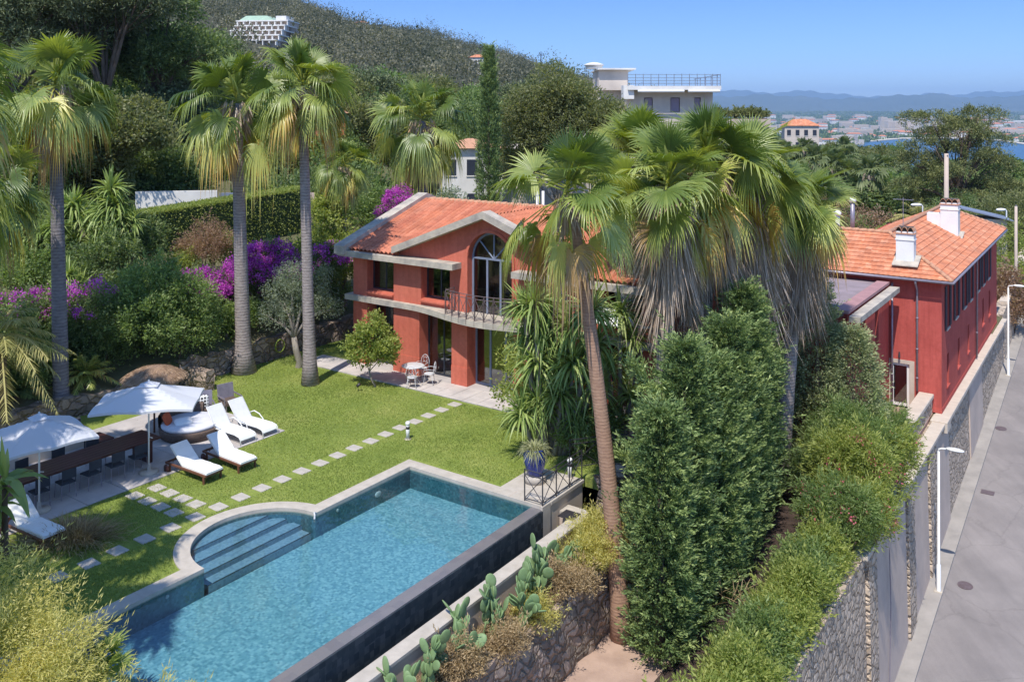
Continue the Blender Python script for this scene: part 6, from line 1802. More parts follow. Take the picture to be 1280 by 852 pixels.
# foreground, lower left corner
bush('lime_shrub', 'sunlit lime green shrub at the left edge beside the lone lounger', 'shrub', B(-48, 20.8, 0), [(-.6, 0, 1.3, .8, .8, 1.2), (-.5, 0, 2.4, .5, .5, .6), (-.2, -.6, .6, .6, .7, .7), (-1.2, -1, 1.5, .9, 1.0, 1.2)], 'lf_yel', 800, 24, .12, .06)
bush('willowy_shrub', 'large feathery yellow green shrub filling the lower left corner', 'shrub', B(20, 16.2, -.6), [(-.4, .3, 1.5, 1.2, 1.2, 1.3), (.7, -.2, 1.1, .9, 1.0, 1.2), (-1.3, .4, 1.8, 1.0, 1.0, 1.2), (.1, -1.2, 1.2, 1.3, .9, 1.2), (-1.6, -1.2, 1.5, 1.2, 1, 1.3)], 'lf_yel', 2300, 30, .10, .018, .42, .13, jit=.45, out=.8, droop=.35)
bush('willowy_shrub', 'pale spiky shrub at the bottom edge by the pool end', 'shrub', B(150, 15.6, -.8), [(0, 0, .9, 1.0, .9, .9)], 'lf_yel', 600, 26, .11, .016, .2, .1, jit=.8)
t_ = feather_palm('small fan palm beside the pool at the lower left', B(118, 17.4, 0), .5, 3, .3, .1, 'lf_fan', 8, name='dwarf_palm')
t_.children[1].data = fan_crown(91, 18, .55, .55, 22, -5, 75, .1, .3, dead=.02)
t_.children[1].location = (0, 0, .45)
yucca('pale spiky plant at the bottom edge beside the pool', B(168, 15.9, -.3), [(0, 0, .4, .7), (-.4, .1, .3, .6), (.3, -.2, .2, .6)], .5, .03, 70, 'lf_dry', 41)
t_ = thing('ornamental_grass', 'tuft of dry ornamental grass at the corner of the patio', 'grass tuft', B(88, 23.6, 0))
lb = LB(); n = 1800; P = np.stack([rng.normal(0, .45, n), rng.normal(0, .3, n), np.zeros(n)], 1)
lb.straps(P, P * 1.0 + rng.normal(size=(n, 3)) * .2 + np.array([0, 0, .9]), .85, .02, .45, 4)
link('leaves', lb.mesh('leaves', M['lf_dry']), t_)
yucca('broad leaved banana plant at the left edge in front of the parasol', B(6, 22.6, 0), [(0, 0, 2.0, 1.0), (-.3, 0, 1.4, .9)], 1.25, .30, 13, 'lf_yucca', 44, name='banana_plant', cat='plant', bark='bark')

# ------------------------------------------------------------------ cactus bed
def cactus(q, r, z, n, seed, label, s=1.0):
    rg = random.Random(seed)
    t = thing('prickly_pear', label, 'cactus', W(q, r, z), rg.uniform(0, 6), 'prickly pears above the stone wall')
    b = MB(); b.smooth = True
    pads = []
    def pad(base, d, w, h, th):
        d = d.normalized(); side = d.cross(Vector((math.cos(rg.uniform(0, 6.3)), math.sin(rg.uniform(0, 6.3)), .1))).normalized(); nn = d.cross(side)
        Mx = Matrix((side, nn, d)).transposed()
        c = base + d * h * .92
        b.ellipsoid(c, w, th, h, 12, 7, Mx)
        pads.append((c, d, side, h, w))
    for k in range(3):
        pad(Vector((rg.uniform(-.25, .25) * s, rg.uniform(-.25, .25) * s, -.08)), Vector((rg.uniform(-.4, .4), rg.uniform(-.4, .4), 1)), .15 * s, .23 * s, .035)
    while len(pads) < n:
        c, d, sd_, h, w = rg.choice(pads[:max(6, len(pads) // 2)])
        e = (d * rg.uniform(.5, 1) + sd_ * rg.uniform(-.9, .9) + Vector((0, 0, .35))).normalized()
        pad(c + (d * .75 * h + sd_ * rg.uniform(-.5, .5) * w), e, rg.uniform(.10, .16) * s, rg.uniform(.15, .23) * s, .03)
    b.part('pads', M['cactus'], t)
for i, (q, r, n, s, lab) in enumerate([(-12.5, 20.4, 22, 1.1, 'tall prickly pear at the far end of the stone bed'), (-12.55, 18.9, 30, 1.35, 'largest bushy prickly pear in the middle of the stone bed'), (-12.25, 18.0, 24, 1.2, 'prickly pear leaning over the stone wall toward the path'), (-12.6, 17.2, 24, 1.25, 'prickly pear against the channel wall nearer the viewer'), (-12.4, 16.0, 22, 1.15, 'prickly pear low in the bed at the bottom edge'), (-12.7, 15.0, 22, 1.1, 'prickly pear at the bottom edge near the pool channel'), (-12.5, 14.0, 20, 1.1, 'nearest prickly pear, cut by the bottom edge'), (-12.75, 19.7, 12, 1.0, 'small prickly pear standing against the channel wall')]):
    cactus(q, r, -1.15, int(n * 1.5), 60 + i, lab, s * .80)
lb = LB(); n = 5200; q = rng.uniform(-12.95, -12.1, n); r = rng.uniform(12, 22.4, n)
kk = (np.sin(r * 2.1) + np.sin(r * 5.3 + q * 4)) > -.6; q, r = q[kk], r[kk]; n = len(q)
P = np.stack([q * QA[0] + r * QB[0], q * QA[1] + r * QB[1], np.full(n, -1.16)], 1)
lb.straps(P, rng.normal(size=(n, 3)) * .55 + np.array([.15, 0, .8]), .42, .012, .5, 3)
tag(link('dry_grass', lb.mesh('dry_grass', M['lf_dry'])), 'dry straw coloured grass among the cactus', 'grass', kind='stuff')
for i, (q, r, z, a, d, mt, lab) in enumerate([(-12.35, 21.9, -1.2, .85, .75, 'lf_yel', 'bushy yellow green shrub at the rounded end of the channel wall'), (-12.2, 21.0, -1.2, .6, .6, 'lf_yel', 'small yellow green shrub on the stone wall by the steps'), (-12.3, 19.6, -1.3, .5, .5, 'lf_dry', 'dry brownish shrub between the prickly pears'), (-12.35, 15.6, -1.3, .5, .5, 'lf_dry', 'dry shrub near the bottom of the cactus bed'), (-12.15, 18.5, -1.5, .5, .45, 'lf_yel', 'yellow green scrub hanging over the middle of the stone wall'), (-12.1, 17.0, -1.5, .5, .45, 'lf_dry', 'dry scrub hanging over the stone wall nearer the viewer'), (-12.15, 20.3, -1.5, .45, .4, 'lf_dry', 'dry scrub hanging over the far half of the stone wall')]):
    bush('bed_shrub', lab, 'shrub', W(q, r, z), [(0, 0, d * .6, a, a * .6, d)], mt, int(420 * a), 22, .09, .022, .16, .1)

# ------------------------------------------------------------------ cypress hedge and right side
def col_rad(R0, k=.9, base=.92):
    return lambda z: R0 * (base + (1 - base) * min(1, z * 5)) * (max(0.02, 1 - z ** 3.2) ** .6) * (1 + .05 * math.sin(z * 19))
hw = [(-10.35, 21.8, 6.7, .50, 'nearest cypress of the tall hedge beside the sandy path'), (-10.4, 23.5, 8.1, .52, 'second cypress of the tall hedge from the viewer, with a jutting spray'), (-10.4, 25.4, 7.2, .65, 'third cypress of the tall hedge from the viewer'), (-10.6, 27.4, 8.0, .62, 'fourth cypress of the tall hedge, in front of the palm skirts'), (-10.9, 29.6, 8.6, .66, 'fifth cypress of the tall hedge below the middle palms'), (-11.4, 32.0, 7.2, .75, 'last cypress of the tall hedge at the dark end of the passage')]
for i, (q, r, H, R0, lab) in enumerate(hw):
    conifer(lab, W(q, r, -3.3), H, col_rad(R0), 1500, 34, .13, .036, 'lf_cyp', .82, .62, .065, group='cypresses of the tall hedge', seed=80 + i)
def jut(parent, segs, seed):
    rg = np.random.default_rng(seed); lb = LB()
    for (p0, p1, sp) in segs:
        p0, p1 = np.array(p0), np.array(p1); ax = (p1 - p0)
        m = 60; t = rg.uniform(0, 1, m); C = p0 + ax * t[:, None]
        A = unit(unit(ax)[None] * .9 + rg.normal(size=(m, 3)) * .5)
        per = 26; tt = rg.uniform(0, 1, (m, per))
        P = C[:, None] + A[:, None] * (tt * sp)[..., None] + rg.normal(size=(m, per, 3)) * .05
        lb.leaves(P.reshape(-1, 3), (A[:, None] * 1.3 + rg.normal(size=(m, per, 3)) * .45).reshape(-1, 3), .14, .036, np.clip(rg.normal(.66, .16, m * per), 0, 1), rg)
    link('side_branch', lb.mesh('side_branch', M['lf_cyp']), parent)
cyp = [o for o in bpy.data.objects if o.name.startswith('cypress_tree')]
jut(cyp[1] if cyp[1].get('label', '').startswith('second') else cyp[0], [((-.6, -.3, 4.0), (-1.9, -.5, 5.2), .35), ((-.5, -.3, 6.4), (-1.5, -.3, 7.6), .4), ((-.6, 0, 3.2), (-1.5, 0, 4.0), .3), ((0, 0, 7.0), (.2, 0, 8.2), .35)], 3)
conifer('slender grey green conifer before the flat roofed extension', W(-10.3, 36.4, -3.2), 7.9, lambda z: 1.05 * (1 - z ** 2.0) ** .7 + .05, 1100, 22, .13, .04, 'lf_ariz', .5, .5, .1, name='conifer_tree', cat='conifer', seed=91)
conifer('broad ragged conifer beside the glass door of the crimson house', W(-9.05, 36.9, -3.2), 5.9, lambda z: 1.35 * (1 - z ** 1.6) ** .7 + .05, 1200, 22, .14, .04, 'lf_ariz', .62, .35, .13, name='conifer_tree', cat='conifer', seed=92)
ol = [(-8.5, 39.0, .95, 1.3, 'lf_green', 0, 'green shrub under the broad conifer'), (-9.2, 36.0, 1.0, 1.7, 'lf_green', 0, 'dense green shrub in front of the two conifers'), (-8.5, 34.2, 1.0, 2.0, 'lf_green', 0, 'dark leaved shrub behind the leaning oleander'), (-8.0, 32.6, .95, 1.9, 'lf_lime', 1, 'oleander with pink flowers leaning over the road wall'), (-7.5, 34.9, .9, 1.6, 'lf_lime', 1, 'oleander with scattered pink flowers beside the parapet wall'), (-7.4, 31.2, .8, 1.2, 'lf_lime', 1, 'bright green oleander spilling over the edge of the road wall'), (-7.9, 30.2, .85, 1.3, 'lf_green', 1, 'flowering oleander at the crook of the road wall'), (-9.3, 33.2, .7, 1.2, 'lf_dark', 0, 'shaded shrub at the end of the dark passage')]
for i, (q, r, a, d, mt, fl, lab) in enumerate(ol):
    bush('oleander' if fl else 'garden_shrub', lab, 'oleander' if fl else 'shrub', W(q, r, -3.2), [(0, 0, d * .55, a, a, d), (.5 * a, -.5 * a, d * 1.0, a * .6, a * .6, d * .6), (-.6 * a, .2, d * .8, a * .6, a * .6, d * .7), (.3, .6 * a, d * 1.1, a * .55, a * .55, d * .5)], mt, int(1000 * a), 24, .17, .035, .30, .15, out=1.2, flowers=('lf_pink', int(42 * a), 16, .085, .07, None) if fl else None)
hd = [(-8.0, 28.8, .62, .8, 'lf_lime'), (-8.1, 27.2, .6, .7, 'lf_green'), (-7.9, 25.7, .6, .8, 'lf_lime'), (-7.95, 24.1, .62, .75, 'lf_lime'), (-7.95, 22.5, .65, .8, 'lf_green'), (-7.9, 20.9, .7, .8, 'lf_lime'), (-7.6, 19.5, .7, .8, 'lf_lime'), (-8.2, 18.4, .7, .8, 'lf_lime')]
hl = ['farthest shrub of the low planting on the road wall', 'second farthest green shrub of the low planting on the road wall', 'third shrub of the low planting on the road wall', 'shrub in the middle of the low planting with a few dry twigs', 'fifth shrub of the low planting on the road wall', 'sixth shrub of the low planting near the bottom edge', 'shrub at the bottom edge above the road wall', 'bright shrub at the bottom edge at the start of the passage']
for i, (q, r, a, d, mt) in enumerate(hd):
    bush('wall_shrub', hl[i], 'shrub', W(q, r, -3.2), [(0, 0, d * .5, a, a, d), (.45, .62, d * .4, a * .8, a * .8, d * .8), (-.35, -.55, d * .35, a * .8, a * .8, d * .7)], mt, int(1500 * a), 24, .12, .04, .24, .15, jit=1.0, group='low shrubs on the road wall')
lb = LB(); n = 40; P = np.stack([rng.normal(0, .3, n), rng.normal(0, .3, n), np.zeros(n)], 1)
t_ = thing('dry_twigs', 'bundle of bare dry twigs sticking out of the low planting', 'twigs', W(-8.9, 24.0, -2.1)); lb.straps(P, rng.normal(size=(n, 3)) * .6 + np.array([-.3, 0, .5]), .6, .02, .2, 3); link('twigs', lb.mesh('twigs', M['lf_dry']), t_)
# ------------------------------------------------------------------ middle distance
tree('broadleaf_tree', 'large olive green rounded tree right of the slim cypress', 'tree', PX(702, 74, -.9), [(0, 0, 11.6, 4.2, 4, 3.2), (-2.8, 0, 10.2, 2.8, 3, 2.8), (3.2, 0, 10.8, 2.8, 3, 2.6), (1.0, 0, 13.0, 2.6, 2.6, 1.9), (-1.5, 0, 13.0, 2.3, 2.3, 1.7), (-3.6, 0, 7.8, 1.8, 2, 2.0), (4.0, 0, 8.6, 1.8, 2, 1.6)], 'lf_olive', 2300, 24, .30, .11, .4, 4.5, 'bark_pale', .5, .34, shell=(.5, 1))
conifer('slim dark Italian cypress rising against the hill', PX(611, 68, 1), 15.2, lambda z: .78 * (max(.01, 1 - z ** 2.2)) ** .7 * min(1, .35 + z * 3), 1500, 20, .20, .06, 'lf_cyp', .7, 1.6, .12, seed=7)
bm = [(540, 57, 2.0, 2.4, 1.8, 'lf_olive', 'grey green shrub left of the cypress behind the villa roof'), (585, 55, 2.2, 2.6, 1.5, 'lf_green', 'green shrub below the slim cypress'), (630, 54, 2.2, 2.4, 1.5, 'lf_olive', 'grey green shrub right of the slim cypress foot'), (500, 60, 3.5, 2.4, 1.8, 'lf_green', 'green shrub behind the villa palm'), (665, 58, 2.5, 2.4, 1.8, 'lf_olive', 'shrub in front of the pink building'), (460, 58, 3.5, 2.2, 2.0, 'lf_green', 'shrub behind the left end of the villa'), (562, 62, 3.4, 1.5, 1.8, 'lf_silver', 'dark twiggy small tree beside the cypress')]
for i, (px, D, z, a, d, mt, lab) in enumerate(bm):
    bush('background_shrub', lab, 'shrub', PX(px, D, z - 1), [(0, 0, d * .7, a, a * .7, d), (a * .6, 0, d * .5, a * .6, a * .6, d * .7)], mt, int(240 * a), 20, .22, .09, .3, .25)
# left woodland
LW = [(-60, 66, 2.4, 'lf_pine'), (15, 60, 2.2, 'lf_pine'), (70, 66, 2.5, 'lf_pine'), (135, 62, 2.3, 'lf_pine'), (200, 68, 2.3, 'lf_dark'), (232, 76, 2.0, 'lf_pine'), (150, 56, 1.3, 'lf_olive'), (290, 92, 1.4, 'lf_dark'), (95, 55, 1.2, 'lf_olive'), (40, 52, 1.1, 'lf_green'), (262, 96, 1.7, 'lf_olive')]
lwl = ['huge dark pine beyond the left edge', 'huge dark pine with forked brown trunks at the top left corner', 'dark pine behind the far left palm', 'tall dark pine with leaning bare trunks behind the palms', 'deep green broadleaf tree behind the first two palms', 'tall pine at the right end of the left woodland', 'lighter olive green tree between the far left palm and the next', 'dark tree behind the flared palm crown', 'olive green tree low behind the far left palm', 'green tree at the left behind the yucca clumps', 'grey green tree below the hillside hotel']
for i, (px, D, s, mt) in enumerate(LW):
    v = PX(px, D, 5.5)
    rg = random.Random(i + 400)
    big = s > 1.9
    H = {2.4: 17, 2.2: 14.5, 2.5: 17, 2.3: 15, 2.0: 12}.get(s, 6 if s < 1.5 else 9)
    bl = [(rg.uniform(-1.6, 1.6) * s, rg.uniform(-1.2, 1.2) * s, H * rg.uniform(.62 if big else .45, 1.0), s * rg.uniform(.9, 1.4), s * rg.uniform(.9, 1.3), s * rg.uniform(.55, .8)) for _ in range(9)]
    if not big: bl += [(rg.uniform(-1, 1) * s, 0, H * .3, s * 1.2, s, s * .9)]
    tree('pine_tree' if mt == 'lf_pine' else 'broadleaf_tree', lwl[i], 'tree', v, bl, mt, int(1500 + 250 * s), 22, .30 if big else .24, .07 if mt == 'lf_pine' else .12, .32 if big else .2, H * .45, 'bark', .45, .30, seed=i + 40)
for i, (px, D, z, a, d) in enumerate([(-20, 56, 5.5, 4, 3.5), (60, 58, 5.5, 4.0, 2.3), (150, 62, 6, 4.0, 2.4), (230, 70, 6, 4.0, 2.4), (300, 74, 6.5, 4.0, 2.6), (370, 76, 6.5, 4.5, 3), (430, 80, 6.5, 5, 4.5), (490, 84, 6, 5, 4.5), (560, 92, 5, 5, 4.5), (350, 60, 5, 2.5, 1.6), (415, 62, 4.5, 3, 2.6), (200, 82, 9, 6, 6), (110, 84, 9, 6, 6), (20, 84, 9, 6, 6)]):
    bush('thicket', ['dense thicket at the left edge beneath the pines', 'dense thicket beneath the far left pine', 'dense thicket behind the olive green tree', 'dense thicket behind the white garden wall', 'thicket behind the flared palm', 'thicket behind the slim palm', 'thicket right of the slim palm crown', 'thicket behind the villa palm, left half', 'thicket left of the slim cypress', 'low shrub by the parked car', 'shrub behind the thin palm', 'dark wood filling the gap below the pine at centre left', 'dark wood filling the gap behind the far left palm crown', 'dark wood filling the gap at the left edge'][i], 'thicket', PX(px, D, z - 1), [(0, 0, d * .6, a, a * .7, d), (a * .7, .5, d * .4, a * .7, a * .6, d * .8), (-a * .6, 0, d * .45, a * .6, a * .6, d * .7)], ['lf_dark', 'lf_dark', 'lf_dark', 'lf_green', 'lf_olive', 'lf_green', 'lf_olive', 'lf_dark'][i % 8], int(330 * a), 20, .30, .13, .4, .35)
for i, (px, D, zt, a, mt, lab) in enumerate([(60, 60, 118, 3.6, 'lf_olive', 'olive green tree behind the far left palm crown'), (118, 64, 128, 3.4, 'lf_green', 'green tree between the far left palm and the pines'), (142, 66, 148, 3.0, 'lf_olive', 'light olive green tree left of the flared palm crown'), (215, 68, 120, 3.6, 'lf_pine', 'dark tree behind the flared palm crown, below the pines'), (270, 74, 150, 3.2, 'lf_olive', 'olive tree above the white garden wall'), (315, 78, 122, 3.6, 'lf_green', 'green tree between the two slender palm crowns'), (335, 100, 98, 5, 'lf_green', 'rounded green tree behind the slim palm crown, below the hill'), (400, 105, 92, 5.5, 'lf_olive', 'olive green tree between the slim palm and the villa palm'), (455, 110, 96, 5, 'lf_pine', 'dark green pine behind the villa palm crown'), (520, 115, 100, 5.5, 'lf_olive', 'grey green tree left of the slim cypress top'), (572, 108, 118, 4.5, 'lf_green', 'green tree just left of the slim cypress'), (655, 120, 108, 5, 'lf_pine', 'dark tree between the cypress and the large rounded tree')]):
    zz = CAMZ + (140 - zt) * D / FPX
    tree('midslope_tree', lab, 'tree', PX(px, D, 4), [(0, 0, zz - 4 - 2.4, a, a * .8, 2.6), (-a * .6, 0, zz - 7.5, a * .7, a * .6, 2.4), (a * .6, 0, zz - 7, a * .7, a * .6, 2.4), (0, 0, zz - 9, a, a * .7, 2.6), (a * .3, 0, zz - 4 - .9, a * .5, a * .4, 1.4)], mt, 900, 20, .34, .16, .4, 4, 'bark', .45, .34, seed=700 + i)
# right: trees beyond the crimson house
def pads_tree(label, loc, H, Rr, mat, seed, n=15, lean=(0, 0)):
    rg = random.Random(seed)
    bl = []
    for i in range(n):
        z = H * (.30 + .70 * i / (n - 1)); w = Rr * (1.05 - .75 * abs(i / (n - 1) - .35))
        a = i * 2.4
        bl.append((math.cos(a) * w * .62 + lean[0] * i / n, math.sin(a) * w * .45, z, Rr * rg.uniform(.30, .46), Rr * rg.uniform(.3, .42), H * rg.uniform(.045, .075)))
    return tree('macrocarpa_tree', label, 'tree', loc, bl, mat, 2300, 26, .28, .07, .45, H * .32, 'bark', .35, .20, shell=(.2, 1), zmin=-.4, seed=seed)
M['lf_macro'] = leafmat('macrocarpa_leaf', [(0, (.05, .07, .03)), (.5, (.14, .16, .055)), (1, (.30, .30, .10))], .12)
pads_tree('big tiered evergreen with flat dark foliage pads before the sea', PX(1196, 96, -3), 14.0, 7.0, 'lf_macro', 3, 19)
pads_tree('second tiered evergreen cut by the right edge of the picture', PX(1280, 92, -3.5), 7.0, 4.5, 'lf_macro', 5, 10)
tree('umbrella_pine', 'green umbrella pine between the palm grove and the tiered evergreen', 'tree', PX(1068, 125, -5), [(0, 0, 7.5, 4.6, 3.5, 1.5), (-2.5, 0, 5.0, 2.5, 3, 1.2), (3.5, 0, 5.2, 3, 3, 1.2), (1, 0, 3, 4, 3, 1.5)], 'lf_macro', 1300, 22, .34, .10, .35, 4)
rb = [(1060, 74, -3, 4.2, 3.6, 'lf_brown', 'reddish brown shrub behind the left ridge of the crimson house'), (1025, 68, -3, 3.4, 3.4, 'lf_olive', 'olive green shrub behind the flat ridge of the crimson house'), (1100, 70, -3, 2.6, 2.8, 'lf_lime', 'bright green shrub just behind the left roof slope'), (1238, 80, -3, 4.2, 4.0, 'lf_olive', 'grey green rounded tree behind the big chimney'), (1195, 84, -3, 4, 3.0, 'lf_dark', 'dark shrub behind the utility pole'), (1262, 72, -5, 2.6, 3.4, 'lf_lime', 'green shrub beyond the far end of the crimson house'), (1258, 66, -5.0, 1.5, 2.4, 'lf_brown', 'pinkish flowering shrub beside the road beyond the crimson house'), (1278, 78, -6, 2.6, 2.6, 'lf_dark', 'dark shrub at the right edge above the road'), (960, 64, -3, 3.6, 3.4, 'lf_green', 'green shrub behind the palm clump at the right'), (900, 66, -2, 4, 3.8, 'lf_olive', 'olive shrub behind the middle palm'), (840, 66, -1, 4, 4.4, 'lf_green', 'green shrub behind the left palm of the clump'), (780, 60, 0, 3, 3.5, 'lf_olive', 'olive shrub behind the leaning palm crown')]
for i, (px, D, z, a, d, mt, lab) in enumerate(rb):
    bush('background_shrub', lab, 'shrub', PX(px, D, z), [(0, 0, d * .7, a, a * .7, d), (a * .6, .4, d * .4, a * .6, a * .6, d * .7), (-a * .6, -.2, d * .4, a * .6, a * .6, d * .7)], mt, int(260 * a), 22, .24, .09, .3, .28)
feather_palm('feather palm with arching fronds behind the hip of the crimson roof', PX(1148, 72, -3), 5.6, 40, 3.0, .55, 'lf_phx', 11, lo=-35, hi=78, droop=.5, lw=.05)
feather_palm('small dark leaved palm beyond the chimney at the right', PX(1222, 70, -4), 4.0, 30, 2.0, .45, 'lf_dark', 12, lo=-30, hi=78, droop=.45, lw=.07)
# palm grove and wood between the garden and the bay
far_crown = fan_crown(5, 26, 1.2, 1.1, 12, -50, 80, .1, .5, mat='lf_fan_far', dead=.08)
far_skirt = skirt_mesh(12, 3.0, .3, .6, 90, .12)
proto = None
rg = random.Random(5)
gl = 'grey green fan palm of the distant grove above the orange roof'
for i in range(58):
    px = rg.uniform(905, 1065) if i < 46 else rg.uniform(1060, 1130)
    D = rg.uniform(100, 175)
    h = rg.uniform(8.5, 12)
    z = -6.0
    ylim = 168 if px < 1060 else 192
    h = min(h, CAMZ - (ylim - 140) / FPX * D + 6.0 - 1.6)
    if proto is None:
        proto = palm(gl, PX(px, D, z), (0, 0, 10), .3, .24, far_crown, 'palm_grey', 1.25, far_skirt, 0, 1.1, group='palms of the distant grove')
        o = proto
    else: o = copy_tree(proto)
    o.location = PX(px, D, z); o.scale = (1, 1, h / 10); o.rotation_euler.z = rg.uniform(0, 6)
def mk_blobtree(name, label, mat, seed, H=8, R1=4):
    rg2 = random.Random(seed)
    bl = [(rg2.uniform(-.6, .6) * R1, rg2.uniform(-.5, .5) * R1, H * rg2.uniform(.35, .95), R1 * rg2.uniform(.4, .65), R1 * rg2.uniform(.4, .6), R1 * rg2.uniform(.28, .42)) for _ in range(9)]
    return tree(name, label, 'tree', (0, 0, 0), bl, mat, 520, 16, .5, .24, .3, H * .35, 'bark', .5, .45, seed=seed)
protos = [mk_blobtree('distant_tree', 'dark round tree of the wood between the garden and the bay', 'lf_dark', 1), mk_blobtree('distant_tree', 'olive green tree of the wood between the garden and the bay', 'lf_olive', 2), mk_blobtree('distant_tree', 'mid green tree of the wood between the garden and the bay', 'lf_green', 3, 9, 3.6)]
used = [False] * 3
rg = random.Random(9)
for i in range(120):
    if i < 60: px, D = rg.uniform(900, 1290), rg.uniform(150, 420)
    elif i < 80: px, D = rg.uniform(1075, 1290), rg.uniform(95, 150)
    else: px, D = rg.uniform(300, 900), rg.uniform(110, 260)
    v = PX(px, D); q, r = QR(v.x, v.y)
    k = rg.randrange(3)
    z = far_z(q, r)
    if i < 60 and D > 250: z = max(z, -22 + rg.uniform(0, 3))
    o = protos[k] if not used[k] else copy_tree(protos[k])
    used[k] = True
    o['group'] = ['dark trees of the distant wood', 'olive green trees of the distant wood', 'mid green trees of the distant wood'][k]
    o.location = (v.x, v.y, z - .3); s = rg.uniform(.8, 1.25); yl = 165 if px < 1060 else 186 if px < 1140 else 202
    ht = max(1.5, min(8.5 * s, CAMZ - (yl - 140) / FPX * D - z)) if px > 880 else 8.5 * s
    if 60 <= i < 80: ht *= .62
    o.scale = (s, s, ht / 8.5); o.rotation_euler.z = rg.uniform(0, 6)

# ------------------------------------------------------------------ neighbouring buildings
def block(t, x0, x1, y0, y1, z0, z1, mat, name='wall', holes=None):
    b = MB()
    if holes: wall_holes(b, 'y', y0, .3, x0, x1, z0, z1, holes); b.box(x0, x1, y0 + 3, y1, z0, z1); b.box(x0, x0 + .3, y0 + .301, y0 + 3, z0, z1); b.box(x1 - .3, x1, y0 + .301, y0 + 3, z0, z1)
    else: b.box(x0, x1, y0, y1, z0, z1)
    return b.part(name, mat, t)
# apartment building with the roof terrace
D_ = 92; sc_ = D_ / FPX
X_ = lambda px: (px - 640) * sc_
Z_ = lambda py: CAMZ + (140 - py) * sc_
t = thing('apartment_building', 'white apartment building with blue railed roof terrace above the palms', 'apartment building', (0, D_, 0), 0)
hs = [(X_(805), X_(816), Z_(140), Z_(122)), (X_(838), X_(850), Z_(140), Z_(122)), (X_(868), X_(876), Z_(138), Z_(122))]
block(t, X_(786), X_(891), 0, 12, -3, Z_(113), M['creamwall'], holes=hs)
for h in hs: 
    b = MB(); b.box(h[0] + .05, h[1] - .05, .15, .2, h[2] + .05, h[3] - .05); b.part('window', M['shutter_light'], t)
b = MB(); b.box(X_(783), X_(898), -1.3, 12, Z_(112.8), Z_(108)); b.part('roof_terrace_slab', M['whitewall'], t)
b = MB(); b.box(X_(778), X_(791), -1.0, 1.0, Z_(124), Z_(107)); b.part('corner_pier', M['whitewall'], t)
for (a, c) in [(795, 852), (857, 896)]:
    b = MB(); b.tube([(X_(a), -1.4, Z_(114.5)), (X_(c), -1.4, Z_(114.5))], .13, 8); b.part('awning_roll', M['white'], t)
b = MB()
for k in range(13):
    x = X_(783) + (X_(897) - X_(783)) * k / 12; b.box(x - .03, x + .03, -1.22, -1.16, Z_(108), Z_(93.2))
for zz in (94, 98, 101.5, 105): b.box(X_(783), X_(897), -1.24, -1.2, Z_(zz) - .02, Z_(zz) + .03)
for k in range(5):
    b.box(X_(896), X_(897), 11 * k / 4, 11 * k / 4 + .06, Z_(108), Z_(93.2))
b.box(X_(896), X_(897), -1.2, 11.5, Z_(94) - .03, Z_(94) + .03)
b.part('terrace_railing', M['frame_blue'], t)
b = MB(); b.box(X_(752), X_(790), 3, 10, Z_(112), Z_(86)); b.part('penthouse', M['creamwall'], t)
b = MB(); b.box(X_(750), X_(799), 2.4, 10.5, Z_(85.8), Z_(83.8)); b.part('penthouse_roof', M['whitewall'], t)
b = MB(); b.smooth = True; b.lathe([(.95, Z_(83.5)), (.95, Z_(79)), (1.12, Z_(79)), (1.05, Z_(77.5)), (.5, Z_(75.3)), (.001, Z_(74.6))], 20, X_(748), 5); b.part('roof_lantern', M['whitewall'], t)
b = MB(); b.box(X_(740), X_(788), 4, 12, -3, Z_(111)); b.part('side_wing', M['creamwall'], t)
b = MB(); b.tube([(X_(677), 2, 8), (X_(677), 2, Z_(66))], .05, 5)
for k in range(4): b.tube([(X_(677) - .4 + .1 * k, 2, Z_(68) + .12 * k), (X_(677) + .4 - .1 * k, 2, Z_(68) + .12 * k)], .03, 4)
b.solo('television_aerial', M['metal_dark'], 'thin television aerial sticking out above the olive green tree', 'aerial', (0, D_, 0))
# low long roofed building
t = thing('flat_building', 'long low grey flat roofed building right of the apartment terrace', 'building', PX(930, 118, 0))
b = MB(); b.box(-4.6, 3.4, 0, 9, -6, CAMZ - 19 * 118 / FPX); b.part('wall', M['creamwall'], t)
b = MB(); b.box(-4.7, 3.5, -.4, 9, CAMZ - 18.8 * 118 / FPX, CAMZ - 9 * 118 / FPX); b.part('roof_band', M['grey_render'], t)
for k in range(9):
    o = None
b = MB(); b.box(-3.8, 3.3, .5, 3.0, CAMZ - 8.9 * 118 / FPX, CAMZ - 8.0 * 118 / FPX); b.part('planter_box', M['soil'], t)
bush('roof_planting', 'clipped green planting on top of the long low building', 'shrub', PX(928, 119.5, CAMZ - 9 * 118 / FPX), [(-2.2, 0, .5, 1.6, .8, .8), (0, 0, .5, 1.6, .8, .8), (2, 0, .5, 1.4, .8, .8)], 'lf_olive', 420, 16, .25, .14)
